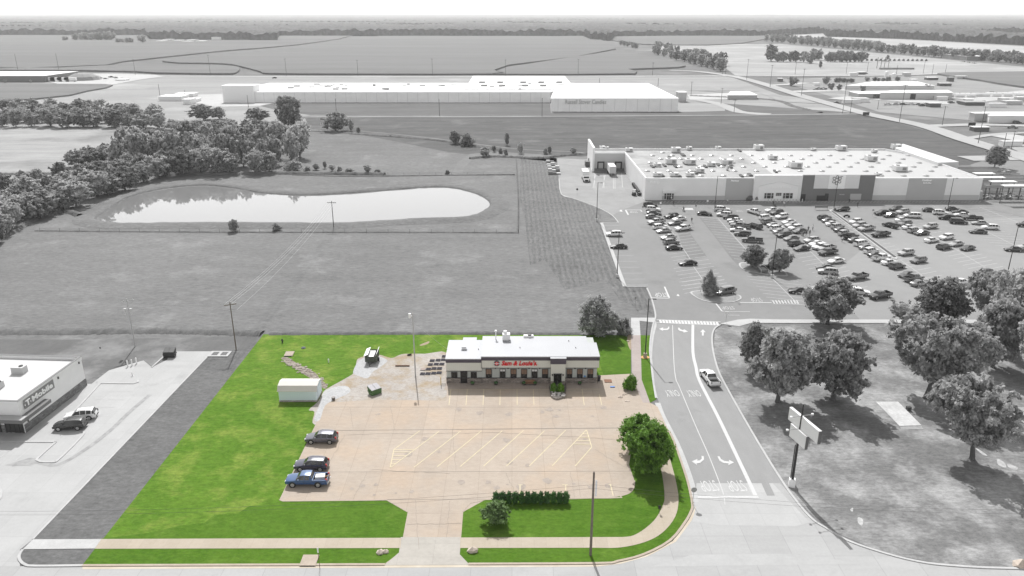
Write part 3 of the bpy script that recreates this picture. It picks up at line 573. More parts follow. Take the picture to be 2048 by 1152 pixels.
    sheet('pale_field', [(1560, 158), (1880, 151), (2300, 200), (2300, 260), (1960, 243), (1760, 225), (1650, 190), (1580, 170)], .14, GM('pasture_mid', .21, .31, ((.01, .6, .5, 2), (.06, .4, .5, 2)), c3=.34, c3lim=.6, c3scale=.02))
    for x0, y0, x1, y1, w in ((596, 57, 640, 57, 60),): pass
    # far roads
    M_rd = GM('far_road', .40, .50, ((.02, .5, 1, 1), (.2, .4, 1, 1)), bump=0); M_rd2 = GM('diagonal_road', .33, .42, ((.02, .5, 1, 1), (.3, .4, 1, 1)), bump=0)
    def road(name, pts, w, mat, z):
        p = smoothpath([G(*q) for q in pts], 5); tag(strip(MB(), p, w, None, z).build(name, mat), kind='structure')
    road('far_road', [(-400, 142), (0, 145.5), (200, 149), (330, 152.5), (700, 153.5), (1100, 153), (1480, 152.5), (1760, 151), (1900, 147), (2100, 141)], 10, M_rd, .35)
    road('diagonal_road', [(1340, 141), (1400, 144), (1470, 154), (1525, 168), (1601, 192), (1680, 214), (1735, 229), (1848, 253), (1932, 281), (2048, 316), (2200, 366)], 11, M_rd2, .42)
    road('cross_road', [(560, 236), (620, 233.5), (900, 234), (1200, 232.5), (1500, 230.5), (1735, 228)], 4.5, GM('cross_track', .22, .30, ((.05, .5, 1, 1),)), .16)
    road('side_road', [(1375, 196), (1420, 204), (1450, 212), (1480, 224), (1540, 229)], 9, M_rd2, .13)
    road('side_road', [(1200, 318), (1160, 305), (1060, 300), (980, 292), (860, 276), (720, 262)], 2.2, GM('dirt_track', .15, .22, ((.1, .5, 1, 1),)), .07)
    road('side_road', [(1850, 253), (1960, 250), (2100, 254)], 9, M_rd2, .3); road('side_road', [(1925, 279), (2010, 268), (2150, 264)], 5, M_rd2, .3)
    road('side_road', [(1930, 318), (2048, 316)], 12, M_rd2, .3); road('side_road', [(2000, 270), (2060, 282), (2140, 300)], 16, M_rd, .26)
    road('side_road', [(1540, 171), (1580, 169), (1612, 166)], 9, M_rd, .3); road('side_road', [(1590, 184), (1640, 182), (1720, 180), (1800, 182)], 14, M_rd, .3); road('side_road', [(1680, 200), (1730, 196), (1800, 201), (1900, 207)], 22, M_rd, .3)
    sheet('gravel_yard', [(1375, 190), (1460, 186), (1470, 199), (1380, 200)], .2, M_rd)
    for pl in ([(1375, 181), (1440, 179), (1520, 183), (1475, 187)], [(1520, 186), (1600, 196), (1640, 208), (1560, 204)], [(1600, 172), (1660, 168), (1680, 172), (1620, 176)], [(2010, 290), (2100, 286), (2140, 300), (2050, 312)]): sheet('bare_patch', pl, .24, M_pale)
    sheet('yard', [(95, 164), (150, 147), (240, 148), (310, 150), (330, 153), (280, 160), (220, 171), (120, 169)], .3, M_rd)
    sheet('yard', [(385, 190), (445, 188), (447, 204), (560, 204), (520, 212), (430, 214), (388, 205)], .12, M_rd)
    sheet('yard', [(1905, 196), (2060, 180), (2100, 190), (1960, 205)], .3, M_rd)
    sheet('side_drive', [(1940, 330), (1975, 318), (2200, 330), (2200, 470), (1985, 420), (1965, 360)], .09, M_lot)
    # store yard and car park
    yard = [(1114, 317), (1150, 314), (1184, 313), (1184, 346), (1250, 344), (1292, 404), (1290, 412), (1237, 446), (1225, 432), (1201, 418), (1145, 397), (1122.7, 388.7), (1121, 385), (1117.5, 357.6)]
    sheet('service_yard', yard, .045, M_yard)
    sheet('car_park', [(1226, 430), (1250, 418), (1290, 403), (1960, 399), (2400, 396), (2400, 640), (1560, 641), (1494, 639), (1441, 648), (1313, 648), (1306, 617), (1296, 577), (1293, 573.8), (1249.4, 573.8), (1202.6, 446), (1237, 446)], .05, M_lot)
    sheet('car_park_patch', [(1720, 640), (1650, 560), (1760, 470), (1880, 440), (2200, 430), (2200, 640)], .058, GM('car_park_pale', .24, .30, ((.012, .7, 1, 1), (.3, .25, 1, 1)), bump=0))
    M_dk = GM('stall_asphalt', .17, .215, ((.1, .6, 1, 1), (.6, .3, 1, 1)), bump=.02)
    sheet('stall_asphalt', [(1399, 436), (1432, 438), (1512, 524), (1474, 530), (1460, 514), (1425, 468)], .056, M_dk)
    sheet('stall_asphalt', [(1356, 467), (1379, 465), (1414, 514), (1374, 520)], .056, M_dk)
    # entry road
    road_pts = [(1313, 641), (1313, 652), (1308, 671), (1305, 695), (1304, 715), (1307, 745), (1310, 775), (1320, 815), (1344, 866), (1362, 905), (1378, 945), (1390, 1000), (1388, 1030), (1600, 1030), (1584, 992), (1553, 946), (1515, 884), (1480, 820), (1442, 752), (1432, 727), (1425, 699), (1423, 675), (1427, 660), (1441, 646)]
    sheet('entry_road', road_pts, .042, M_asph)
    sheet('street', [(-1600, 1133), (40, 1133), (165, 1133), (937, 1131), (1194, 1130), (1240, 1125), (1290, 1111), (1345, 1083), (1378, 1040), (1386, 1012), (1393, 985), (1393, 967), (1560, 967), (1590, 1000), (1622, 1037), (1695, 1082), (1765, 1106), (1834, 1123.5), (1903, 1132), (2032, 1139), (3600, 1139), (3600, 1330), (-1600, 1330)], .048, M_street)
    sheet('street_patch', [(1393, 967), (1545, 967), (1620, 1046), (1590, 1053), (1440, 1051), (1385, 1044)], .053, M_conc)
    sheet('asphalt_patch', [(1521, 963), (1536, 963), (1550, 992), (1534, 992)], .060, M_asph)
    sheet('street_patch', [(1385, 1110), (1600, 1108), (1720, 1128), (1300, 1134)], .053, GM('street_grey', .35, .42, ((.3, .5, 1, 1), (2, .3, 1, 1))))
    # neighbour's concrete
    sheet('neighbour_paving', [(425, 703), (342, 703), (334, 720), (304, 735), (287, 721), (218, 741), (183, 768), (173, 768), (40, 880), (-900, 880), (-900, 1134), (40, 1134), (40, 1100), (66, 1079)], .04, M_conc)
    sheet('neighbour_paving', [(183, 768), (287, 721), (304, 735), (240, 800), (-200, 1000), (-100, 830)], .046, M_yard if False else M_conc)
    sheet('verge', [(425, 703), (485, 706), (527, 669), (165, 1134), (60, 1134), (42, 1122), (38, 1110), (45, 1100), (66, 1079)], .034, M_verge)
    sheet('back_grass', [(-300, 676), (120, 680), (527, 672), (527, 700), (425, 703), (342, 703), (304, 733), (287, 720), (218, 740), (160, 768), (100, 716), (-300, 716)], .032, GM('back_grass', .10, .17, ((.03, .5, 1, 1), (.2, .4, 1, 1), (1.5, .3, 1, 1)), c3=.28, c3lim=.56, c3scale=.04))
    # green lot
    sheet('green_lawn', [(527, 669), (1262, 671), (1262, 1090), (1194, 1118), (937, 1127), (165, 1131)], .05, M_lawn)
    sheet('front_lawn', [(560, 1003), (1135, 1000), (1250, 985), (1262, 860), (1338, 863), (1350, 885), (1366, 932), (1376, 967), (1385, 1009), (1381, 1026), (1369, 1047), (1340, 1080), (1288, 1108), (1235, 1122), (1194, 1127), (937, 1128), (165.6, 1130), (190, 1098), (203, 1078), (300, 1066), (360, 1052), (410, 1046), (430, 1030), (475, 1028), (500, 1012), (530, 1014)], .058, M_lawn2)
    sheet('back_lawn', [(1180, 670), (1262, 671), (1262, 750), (1207, 750), (1190, 700)], .056, M_lawn2)
    sheet('verge_lawn', [(1281, 671), (1300, 671), (1300, 700), (1303, 727), (1307, 760), (1313, 799), (1300, 806), (1283, 760)], .054, M_lawn2)
    sheet('verge', [(1279, 641), (1308, 646), (1304, 660), (1300, 671), (1281, 671)], .054, M_verge)
    lot = [(652, 806), (760, 800), (893, 802), (895, 762), (1207, 751), (1264, 748), (1283.3, 760), (1300, 806), (1315, 814), (1338, 863), (1300, 885), (1262, 905), (1258, 930), (1269, 962), (1267, 977), (1258, 987), (1240, 993), (1221, 997), (1150, 999), (971, 1000), (926.5, 1024.6), (919.6, 1109.6), (937, 1128), (770, 1128), (800, 1106), (815.4, 1024.6), (774, 1001), (566, 1003), (559, 1000)]
    sheet('lot_paving', lot, .066, M_lotc)
    sheet('driveway_apron', [(801.5, 1075), (922.5, 1075), (919.6, 1109.6), (939, 1130.5), (768, 1131.5), (798, 1106)], .072, GM('apron_grey', (.36, .34, .31), (.44, .415, .38), ((.3, .5, 1, 1), (2, .4, 1, 1)), joints=(4.2, 2.4, .03), jcol=.85, bump=.02, joff=(1, 0)))
    sheet('road_edge_tan', [(165, 1132), (1194, 1130), (1240, 1125), (1290, 1111), (1345, 1083), (1378, 1040), (1392, 1012), (1388, 1030), (1383, 1042), (1352, 1084), (1294, 1114), (1243, 1128), (1194, 1134), (165, 1139)], .056, GM('gutter_tan', (.46, .40, .32), (.55, .50, .42), ((.3, .5, 1, 1),)))
    grav = [(716, 718), (735, 712), (758, 710), (772, 714), (785, 716.5), (800, 710), (814, 708), (850, 708), (896, 707), (896, 764), (893, 803), (760, 806), (656, 812), (640, 848), (625, 846), (629, 824), (617.5, 820.5), (635.7, 804), (646.7, 784), (661, 774), (690, 758), (708, 746), (712, 730)]
    sheet('gravel', smoothpath(grav, 3, True), .062, M_gravel)
    sheet('white_gravel', smoothpath([(718, 722), (740, 712), (760, 714), (775, 722), (760, 735), (745, 745), (735, 757), (716, 752), (706, 745)], 3, True), .07, M_gravel_w)
    sheet('white_gravel', smoothpath([(650, 782), (690, 772), (700, 785), (670, 800), (650, 812), (640, 840), (628, 840), (640, 808)], 3, True), .07, M_gravel_w)
    for p in ([(840, 690), (858, 683), (856, 688), (843, 692)],): sheet('bare_patch', smoothpath(p, 3, True), .06, M_soil)
    sheet('bare_patch', smoothpath([(1255, 672), (1262, 672), (1262, 700), (1256, 690)], 3, True), .061, M_soil)
    sheet('drain_channel', smoothpath([(562, 717), (575, 715), (595, 728), (615, 738), (632, 747), (640, 758), (655, 772), (648, 778), (628, 762), (606, 748), (590, 737), (572, 724)], 3, True), .065, GM('stones', (.12, .10, .08), (.34, .30, .26), ((1.5, .6, 1, 1), (6, .4, 1, 1)), bump=.8))
    rs = random.Random(8); iv, jf = ico(); mb = MB(); cpath = smoothpath([G(*k) for k in ((571, 721), (590, 732), (610, 743), (632, 757), (650, 774))], 12)
    for i in range(150):
        c_ = rs.choice(cpath); s_ = rs.uniform(.08, .34); x, y = c_[0] + rs.gauss(0, .55), c_[1] + rs.gauss(0, .5); mb.add([(x + v[0]*s_*rs.uniform(.8, 1.2), y + v[1]*s_, .06 + v[2]*s_*.7) for v in iv], jf)
    tag(mb.build('rubble', M('rubble_stone', (.36, .32, .28), .9, var=.5, vs_=1.5)), 'loose rubble lying along the stony drain channel', 'rubble', kind='stuff')
    # sidewalks
    sheet('sidewalk', [(46, 1099.5), (66, 1079.5), (203, 1079), (190, 1098)], .078, M_kerb)
    sheet('sidewalk', [(203, 1079), (803, 1076.5), (801, 1097), (190, 1098.5)], .078, M_tanwalk)
    sheet('sidewalk', [(921, 1076)] + smoothpath([(1245, 1075), (1266, 1072), (1290, 1058), (1312, 1037), (1326, 1010), (1329, 992), (1325, 955), (1317, 918), (1311, 890)], 4) + smoothpath([(1332, 890), (1341, 922), (1351, 960), (1357, 1000), (1350, 1035), (1325, 1066), (1290, 1085), (1240, 1096), (1190, 1096.5)], 4) + [(920, 1097)], .078, M_tanwalk)
    sheet('sidewalk', [(1262, 671), (1281, 671), (1283.3, 760), (1300, 806), (1286, 806), (1264, 755)], .078, M_tanwalk2)
    sheet('sidewalk', [(1262, 636), (1309, 636), (1311, 646), (1279, 642), (1281, 671), (1262, 671)], .078, M_kerb)
    sheet('sidewalk', [(1440, 648), (1452, 645), (1475, 640), (1500, 638), (1560, 639.5), (2400, 640), (2400, 646), (1556, 646), (1504, 646), (1478, 653)], .078, M_kerb)
    sheet('front_walk', [(893, 766), (1200, 765), (1207, 779), (888, 780)], .074, GM('walk_brown', (.33, .28, .24), (.41, .35, .31), ((.3, .5, 1, 1), (2, .4, 1, 1)), joints=(3, 3, .03), jcol=.85))
    # kerbs
    kerb('kerb', [(1293.7, 576.5), (1302, 595), (1308.5, 617), (1311, 634.6), (1306, 650), (1302, 671), (1300, 692), (1300, 708), (1302.4, 727), (1306, 760), (1312, 797)], M_kerb, gutter=.9, side=1, gmat=M_kerb)
    kerb('kerb', [(1338, 863), (1348, 884), (1365, 932), (1376, 967), (1384.5, 1009), (1381, 1026), (1369, 1047), (1340, 1082), (1288, 1109.6), (1235, 1123.5), (1194, 1127.7), (937, 1129)], M_kerbt)
    tag(strip(MB(), smoothpath([G(*q) for q in [(1315, 806), (1324, 830), (1341, 864), (1354, 890), (1370, 930), (1383, 970), (1391, 1005)]], 4), .9, None, .056).build('gutter', M_kerb), kind='structure')
    kerb('kerb', [(770, 1130), (165, 1132)], M_kerbt, k=1); kerb('kerb', [(165, 1132), (70, 1133), (50, 1130), (40, 1121), (39, 1111), (46, 1100)], M_kerb)
    kerb('kerb', [(1441, 650), (1430, 657), (1424.5, 670), (1424.5, 690), (1428, 712), (1436, 740), (1446, 762), (1478, 820), (1515, 884), (1553, 946), (1584, 992), (1622, 1037), (1653, 1057.5), (1695, 1082), (1765, 1106), (1834, 1123.5), (1903, 1132), (2032, 1138), (2400, 1142)], M_kerb, gutter=.6, side=-1, gmat=M_kerb)
    kerb('kerb', [(1504, 646), (1556, 646.5), (2400, 646.5)], M_kerb, k=1)
    kerb('kerb', [(1118, 358), (1122.7, 388.7), (1145, 397), (1175, 407), (1201, 418), (1225, 432), (1237, 446)], M_kerb, gutter=.8, side=1)
    kerb('kerb', [(1237, 446), (1203, 446)], M_kerb, k=1); kerb('kerb', [(1203, 446), (1249.4, 573.8)], M_kerb, w=.9, k=1); kerb('kerb', [(1249.4, 573.8), (1293, 573.8)], M_kerb, k=1)
    kerb('kerb', [(559, 1000), (566, 1003), (774, 1001), (815.4, 1024.6)], M_kerbt, w=.2, h=.09, k=1); kerb('kerb', [(926.5, 1024.6), (971, 1000), (1221, 997), (1240, 993), (1258, 987), (1267, 977), (1269, 962)], M_kerbt, w=.2, h=.09)
    # neighbour's kerbs
    ki = [(129, 845), (200, 768), (212, 767), (268, 767.5), (276, 765), (276, 761)]
    kerb('kerb', ki, M_kerb, w=.35, k=1); kerb('kerb', [(0, 884), (112, 884.5)], M_kerb, w=.35, k=1)
    kerb('kerb', [(112, 884.5), (76, 917), (78, 922), (84, 924.5), (106, 924.5), (116, 921), (150, 888), (168, 868), (166, 864)], M_kerb, w=.35)
    kerb('kerb', [(340, 703), (304, 735)], M_kerb, w=.3, k=1); kerb('kerb', [(425, 703), (66, 1079)], M_kerb, w=.28, h=.1, k=1); kerb('kerb', [(-60, 985), (-8, 975), (2, 983), (1, 996), (-10, 1003), (-60, 1006)], M_kerb, w=.3)
    sheet('planting_bed', [(-60, 985), (-8, 977), (0, 985), (-1, 995), (-12, 1002), (-60, 1005)], .06, M_verge)
    # pond
    w = [(190, 437), (215, 420), (250, 398), (300, 383), (350, 375), (400, 371), (440, 373), (490, 380), (520, 386), (560, 389), (610, 391), (700, 387), (800, 379), (860, 375), (905, 376), (945, 385), (970, 396), (982, 408), (975, 418), (945, 432), (905, 436), (800, 440), (700, 446), (600, 447), (450, 446), (300, 447), (240, 447), (205, 444)]
    wp = smoothpath([G(*q) for q in w], 5, True)
    m, n, b = newmat('pond_water'); b.inputs['Base Color'].default_value = (.21, .21, .21, 1); b.inputs['Roughness'].default_value = .03; b.inputs['IOR'].default_value = 1.5; b.inputs['Specular IOR Level'].default_value = 1.0
    nz = n.nodes.new('ShaderNodeTexNoise'); nz.inputs['Scale'].default_value = .7; bp = n.nodes.new('ShaderNodeBump'); bp.inputs['Strength'].default_value = .03; n.links.new(nz.outputs['Fac'], bp.inputs['Height']); n.links.new(bp.outputs[0], b.inputs['Normal'])
    tag(MB().flat(wp, .06).build('pond_water', m), kind='structure')
    mb = MB(); rings = [(-.5, .03), (.15, .38), (1.4, .65), (3.4, .6), (6.5, .03)]; N_ = len(wp); ct = G(560, 412); vs_ = []
    rr = random.Random(3)
    for d, z in rings:
        for i in range(N_):
            a, c_ = wp[i-1], wp[(i+1) % N_]; dx, dy = c_[0]-a[0], c_[1]-a[1]; l = math.hypot(dx, dy) or 1; nx, ny = dy/l, -dx/l
            if (wp[i][0]-ct[0])*nx + (wp[i][1]-ct[1])*ny < 0 and False: nx, ny = -nx, -ny
            vs_.append((nx, ny))
    area = sum(wp[i][0]*wp[(i+1) % N_][1]-wp[(i+1) % N_][0]*wp[i][1] for i in range(N_)); sg = 1 if area > 0 else -1
    V = []; M_bank = GM('bank_grass', .115, .21, GR, bump=.4, grain=.26)
    for k, (d, z) in enumerate(rings):
        for i in range(N_): nx, ny = vs_[i]; jz = rr.uniform(-.15, .15) if 0 < k < 4 else 0; V.append((wp[i][0]+nx*d*sg + (rr.uniform(-.3, .3) if k else 0), wp[i][1]+ny*d*sg, z+jz))
    fs = [(k*N_+i, k*N_+(i+1) % N_, (k+1)*N_+(i+1) % N_, (k+1)*N_+i) for k in range(len(rings)-1) for i in range(N_)]
    mb.add(V, fs); mb.m = [0]*N_ + [1]*(len(fs) - N_); tag(mb.build('pond_bank', [M_rough, M_bank], smooth=True), kind='structure')
    # unmown grass along fence lines: low humpy ribbons
    def hump(pts, w_, h_, mat=None, name='tall_grass'):
        p = smoothpath([G(*q) for q in pts], 40); n_ = len(p); V = []; fs = []
        for i in range(n_):
            a = p[max(0, i-1)]; b_ = p[min(n_-1, i+1)]; dx, dy = b_[0]-a[0], b_[1]-a[1]; l = math.hypot(dx, dy) or 1; nx, ny = -dy/l, dx/l
            for t, z in ((-.5, 0), (-.2, h_*rr.uniform(.6, 1.2)), (.2, h_*rr.uniform(.6, 1.2)), (.5, 0)): q = t*w_*rr.uniform(.8, 1.2); V.append((p[i][0]+nx*q, p[i][1]+ny*q, z+.02))
        for i in range(n_-1):
            for k in range(3): fs.append((i*4+k, i*4+k+1, (i+1)*4+k+1, (i+1)*4+k))
        o = MB().add(V, fs).build(name, mat or M_rough, smooth=True); tag(o, 'unmown grass along a fence line', 'grass', kind='stuff')
    hump([(70, 462), (300, 464), (560, 465), (800, 465), (1036, 466)], .8, .22); hump([(1036, 466), (1037, 400), (1034, 345), (1033, 318)], .6, .2)
    hump([(-200, 663), (100, 664), (300, 662), (420, 664), (524, 668)], 3.2, .5); hump([(540, 668), (800, 667), (1000, 667), (1160, 668)], 1.6, .3)
    hump([(0, 478), (30, 462), (75, 436), (130, 424), (160, 432)], 3, .8); hump([(585, 350), (700, 353), (900, 351), (1030, 350)], 1.2, .35); hump([(250, 352), (420, 349), (600, 348), (770, 350)], 3, 1.0)
    hump([(700, 268), (860, 280), (930, 290), (1010, 303)], 2.5, .7); hump([(612, 262), (700, 267), (780, 272)], 3, .6); hump([(-100, 350), (70, 349), (150, 347)], 3, .8); hump([(940, 318), (990, 314), (1080, 317), (1120, 313), (1180, 308)], 2.5, .8); hump([(1380, 192), (1540, 200), (1590, 214), (1640, 226)], 5, .7)
# ---------------------------------------------------------------- painted markings
def line(mb, a, b, w=.13, z=.085, px=True, mi=0):
    if px: a, b = G(*a), G(*b)
    strip(mb, [a, b], w, None, z, mi=mi)
def markings():
    y = MB()
    tops = [(901.7, 779), (934.7, 779), (967.6, 779), (1000.6, 779), (1034, 779), (1066.5, 779), (1164, 779), (1198.4, 789)]; bots = [(898, 811), (932, 811), (966, 811), (999.7, 811), (1034.5, 811), (1068, 811), (1168.5, 811), (1203.6, 811)]
    for a, b in zip(tops, bots): line(y, a, b, .12)
    line(y, (888, 779.5), (1101, 779.5), .11, .089); line(y, (1131, 779), (1201, 779), .11, .089)
    o = (680, 752)
    def q(x, yy): return (o[0] + x/2.88, o[1] + yy/2.88)
    for a, b in [((460, 318), (313, 424)), ((570, 322), (290, 531)), ((695, 320), (427, 528)), ((815, 318), (560, 526)), ((935, 318), (693, 524)), ((1057, 316), (826, 523)), ((1178, 318), (958, 522)), ((1300, 314), (1090, 521)), ((1420, 312), (1222, 520)), ((1450, 412), (1355, 521)), ((1420, 312), (1450, 412)), ((311, 424), (289, 531))]: line(y, q(*a), q(*b), .14)
    for a, b in [((311, 428), (425, 426)), ((307, 441), (412, 440)), ((304, 463), (380, 462)), ((298, 485), (352, 484)), ((294, 507), (322, 507)), ((1345, 395), (1446, 396)), ((1362, 375), (1441, 376)), ((1380, 355), (1435, 356)), ((1397, 336), (1429, 337))]: line(y, q(*a), q(*b), .16, .092)
    for a, b in [((1037, 632), (1037, 690)), ((1300, 630), (1300, 690)), ((1558, 628), (1573, 692))]: line(y, q(*a), q(*b), .14)
    for a, b in [((1027, 630), (1052, 630)), ((1280, 630), (1312, 630)), ((1547, 628), (1562, 628))]: line(y, q(*a), q(*b), .14, .092)
    tag(y.build('yellow_stall_lines', M_yel), kind='structure')
    w = MB()
    def poly(pts, mb=w, wd=.12, z=.072):
        p = smoothpath([G(*k) for k in pts], 4); strip(mb, p, wd, None, z)
    poly([(1345, 651), (1346, 680), (1346.7, 699), (1348.4, 733.6), (1352, 760), (1358, 773), (1389.7, 849), (1417.5, 911.7), (1441.8, 974), (1447, 990)])
    poly([(1385.8, 650), (1385.8, 704), (1392, 735), (1399, 762), (1434.8, 832), (1476.5, 919), (1511, 992)], wd=.55)
    line(w, (1395, 995), (1517, 995), .45, .077); line(w, (1448, 993), (1450, 1010), .1, .072)
    line(w, (1313, 640), (1441, 644), .2, .072); line(w, (1313, 646), (1438, 651), .2, .072)
    for i in range(19): x = 1320 + i*6.3; line(w, (x, 640.5 + i*.22), (x + 2.2, 646.2 + i*.25), .5, .076)
    def shape(pts, sc_, ox, oy, z=.074): w.flat([G(ox + a/sc_, oy + b/sc_) for a, b in pts], z)
    shape([(158, 462), (172, 465), (172, 485), (150, 503), (130, 506), (132, 515), (102, 494), (135, 480), (133, 490), (150, 488), (160, 478)], 2.88, 1348, 752)
    shape([(250, 465), (262, 465), (270, 480), (290, 492), (318, 495), (316, 485), (346, 500), (312, 517), (314, 506), (285, 503), (262, 490)], 2.88, 1348, 752)
    shape([(785, 542), (798, 542), (797, 565), (775, 580), (725, 580), (725, 590), (678, 566), (728, 551), (728, 566), (768, 564), (783, 556)], 5.76, 1200, 560)
    shape([(898, 553), (914, 553), (925, 570), (960, 583), (966, 570), (1015, 598), (963, 609), (958, 598), (920, 590), (903, 578)], 5.76, 1200, 560)
    shape([(1185, 572), (1217, 605), (1196, 605), (1196, 644), (1174, 644), (1174, 605), (1153, 605)], 5.76, 1200, 560)
    line(w, (1304, 596.5), (1339, 597), .35); line(w, (1329, 574), (1338.5, 596), .35, .08)
    line(w, (1432, 608), (1444, 623), .3); line(w, (1444, 623.3), (1500, 623.8), .16, .08); line(w, (1454, 630.8), (1479, 631), .14, .08)
    line(w, (1480, 605.5), (1543, 606), .35); line(w, (1251, 420.3), (1281, 420.3), .4); line(w, (1251, 420), (1256.5, 430), .5, .08); line(w, (1281, 420), (1284, 424), .3, .08)
    for i in range(9): line(w, (1545 + i*6, 601), (1549 + i*6, 608), .25)
    line(w, (1541, 600.5), (1590, 609), .1, .08); line(w, (1545, 608.6), (1600, 609.6), .12, .08)
    for a, b in (((1188.5, 345), (1190, 376)), ((1192, 345), (1186, 376)), ((1210.5, 350), (1205.5, 376)), ((1208, 350), (1208, 376)), ((1226, 345), (1227, 378)), ((1230, 345), (1230, 378)), ((1243, 345), (1245, 375))): line(w, a, b, .14)
    for x, yy in ((1242, 422), (1356, 591)): w.flat([G(x-2, yy-1), G(x, yy-2.5), G(x+2, yy-.5), G(x+3, yy+2), G(x, yy+1.5), G(x-3, yy+1)], .072)
    for x in range(22): line(w, (1364 + x*.95, 416.6), (1366 + x*.95, 420.5), .35, .08) if x % 2 else None
    line(w, (1356, 416.3), (1386, 417), .2, .084); line(w, (1456, 403), (1506, 403), .4, .09)
    for x in range(1320, 1960, 7): line(w, (x, 405.5), (x + 5, 402.3), .16, .07)
    tag(w.build('road_markings', M_white), kind='structure')
    def gt(s, px, py, wpx, hpx, z=.076, mat=M_white):
        a = G(px - wpx/2, py); b = G(px + wpx/2, py); wd = b[0]-a[0]; hh = G(px, py - hpx/2)[1] - G(px, py + hpx/2)[1]
        me = text_mesh(s, 1, 0, .0); xs = [v.co.x for v in me.vertices]; ys = [v.co.y for v in me.vertices]
        me.transform(Matrix.Diagonal((wd/(max(xs)-min(xs)), hh/(max(ys)-min(ys)), 1, 1))); c = G(px, py)
        dirx = CX + (px - CX)*.97
        me.transform(Matrix.Translation((c[0], c[1], z)) @ Matrix.Rotation(math.pi + (.10 if px < 1500 and py > 700 else .0) , 4, 'Z'))
        me.materials.clear(); me.materials.append(mat); me.name = 'painted_word'; ob = bpy.data.objects.new('painted_word', me); C.objects.link(ob); tag(ob, kind='structure')
    gt('STOP', 1417, 971.5, 34, 22); gt('STOP', 1472, 971.5, 35, 22); gt('ONLY', 1344, 786.5, 27, 13); gt('ONLY', 1387, 787, 26, 13)
    gt('STOP', 1322, 589.5, 25, 8); gt('STOP', 1512, 599.5, 22, 7.5, mat=M_worn); gt('STOP', 1267, 424, 15, 4, mat=M_worn); gt('STOP', 1456, 616, 24, 6, mat=M_worn); gt('STOP', 1478, 422.5, 12, 3, mat=M_worn)
    # stall rows of the big car park
    s = MB()
    def row(p0, p1, n, ang, Ll, Lr, centre=True):
        a, b = G(*p0), G(*p1); c, q_ = math.cos(R(ang)), math.sin(R(ang))
        if centre: strip(s, [a, b], .14, None, .068)
        for i in range(n+1):
            t = i/n; x, yy = a[0] + (b[0]-a[0])*t, a[1] + (b[1]-a[1])*t
            strip(s, [(x - c*Ll, yy - q_*Ll), (x + c*Lr, yy + q_*Lr)], .13, None, .064)
    row((1328, 440), (1384, 524), 15, 22, 5.2, 5.2); row((1386, 532), (1410, 566), 5, 22, 5.8, 5.6); row((1404, 558), (1416, 580), 3, 22, 6.5, 6)
    row((1436, 437), (1512, 522), 15, -20, 5.6, 5.2); row((1545, 558), (1596, 608.7), 7, -20, 6, 6)
    row((1532, 430), (1616, 498), 14, 22, 5.4, 5.4); row((1616, 498.7), (1700, 580), 11, 24, 5.6, 5.6)
    row((1660, 428), (1790, 516), 16, 24, 5.4, 5.4); row((1800, 520), (1900, 590), 9, 24, 5.6, 5.6)
    row((1790, 428), (1880, 480), 9, 24, 5.4, 5.4); row((1880, 480), (2060, 590), 17, 24, 5.6, 5.6)
    row((1900, 428), (2048, 500), 14, -16, 5.6, 5.6); row((1850, 404), (1950, 452), 9, -16, 5, 5); row((1960, 415), (2100, 470), 12, -16, 5, 5)
    for i in range(11): yy = 451.5 + i*11.9 - i*.12*(10-i)*.0; line(s, (1205.5 + i*4.35, yy), (1240 + i*5.6, yy), .11, .064)
    for i in range(6): yy = [783.5, 799.5, 815.5, 832, 848, 862][i]; line(s, (201 - i*15.2 + 4, yy), (258 - i*15.2 + (5 if i < 4 else 0), yy), .1, .064) if i < 4 else None
    for a, b in (((40, 885), (-3, 918)), ((75, 885), (32, 921)), ((5, 885), (-40, 918))): line(s, a, b, .12, .064)
    tag(s.build('white_stall_lines', M_worn), kind='structure')
    # tyre tracks, stains, seams with a shape of their own
    t = MB()
    for pts in ([(25, 931), (70, 924), (115, 930), (170, 900), (220, 862), (262, 822), (300, 790)],):
        strip(t, smoothpath([G(*k) for k in pts], 6), .75, None, .056)
    t.flat([G(*k) for k in [(10, 931), (60, 916), (78, 918), (80, 925), (60, 932), (30, 932)]], .054)
    tag(t.build('damp_stain', GM('stain', .26, .36, ((1, .5, 1, 1),))), kind='structure')
    ck = MB(); rq = random.Random(21)
    for (x0, y0, x1, y1) in ((640, 960, 690, 870), (690, 870, 1000, 866), (1000, 866, 1240, 880), (705, 1000, 735, 945), (780, 812, 790, 860), (1100, 815, 1110, 858), (830, 1000, 838, 1100), (900, 1003, 893, 1076), (1010, 945, 1030, 985), (1190, 900, 1250, 935), (742, 940, 900, 948), (812, 1050, 922, 1048), (700, 815, 705, 858), (905, 858, 912, 944), (1140, 944, 1150, 998)):
        p = [G(x0 + (x1-x0)*i/14 + rq.uniform(-1.5, 1.5), y0 + (y1-y0)*i/14 + rq.uniform(-1.2, 1.2)) for i in range(15)]; strip(ck, p, .045, None, .0835)
    tag(ck.build('paving_crack', M('crack', (.27, .235, .205), .9)), kind='structure')
    st = MB()
    for i in range(34):
        x, y = G(rq.uniform(690, 1240), rq.choice([rq.uniform(815, 835), rq.uniform(865, 935), rq.uniform(955, 995)])); r_ = rq.uniform(.15, .7)
        st.flat([(x + r_*rq.uniform(.6, 1.3)*math.cos(k), y + r_*rq.uniform(.5, 1.6)*math.sin(k)) for k in np.linspace(0, 6.28, 11)[:-1]], .0805 + i*.00005)
    tag(st.build('oil_stain', GM('oil', (.30, .26, .23), (.37, .325, .285), ((3, .5, 1, 1),))), kind='structure')
    t = MB()
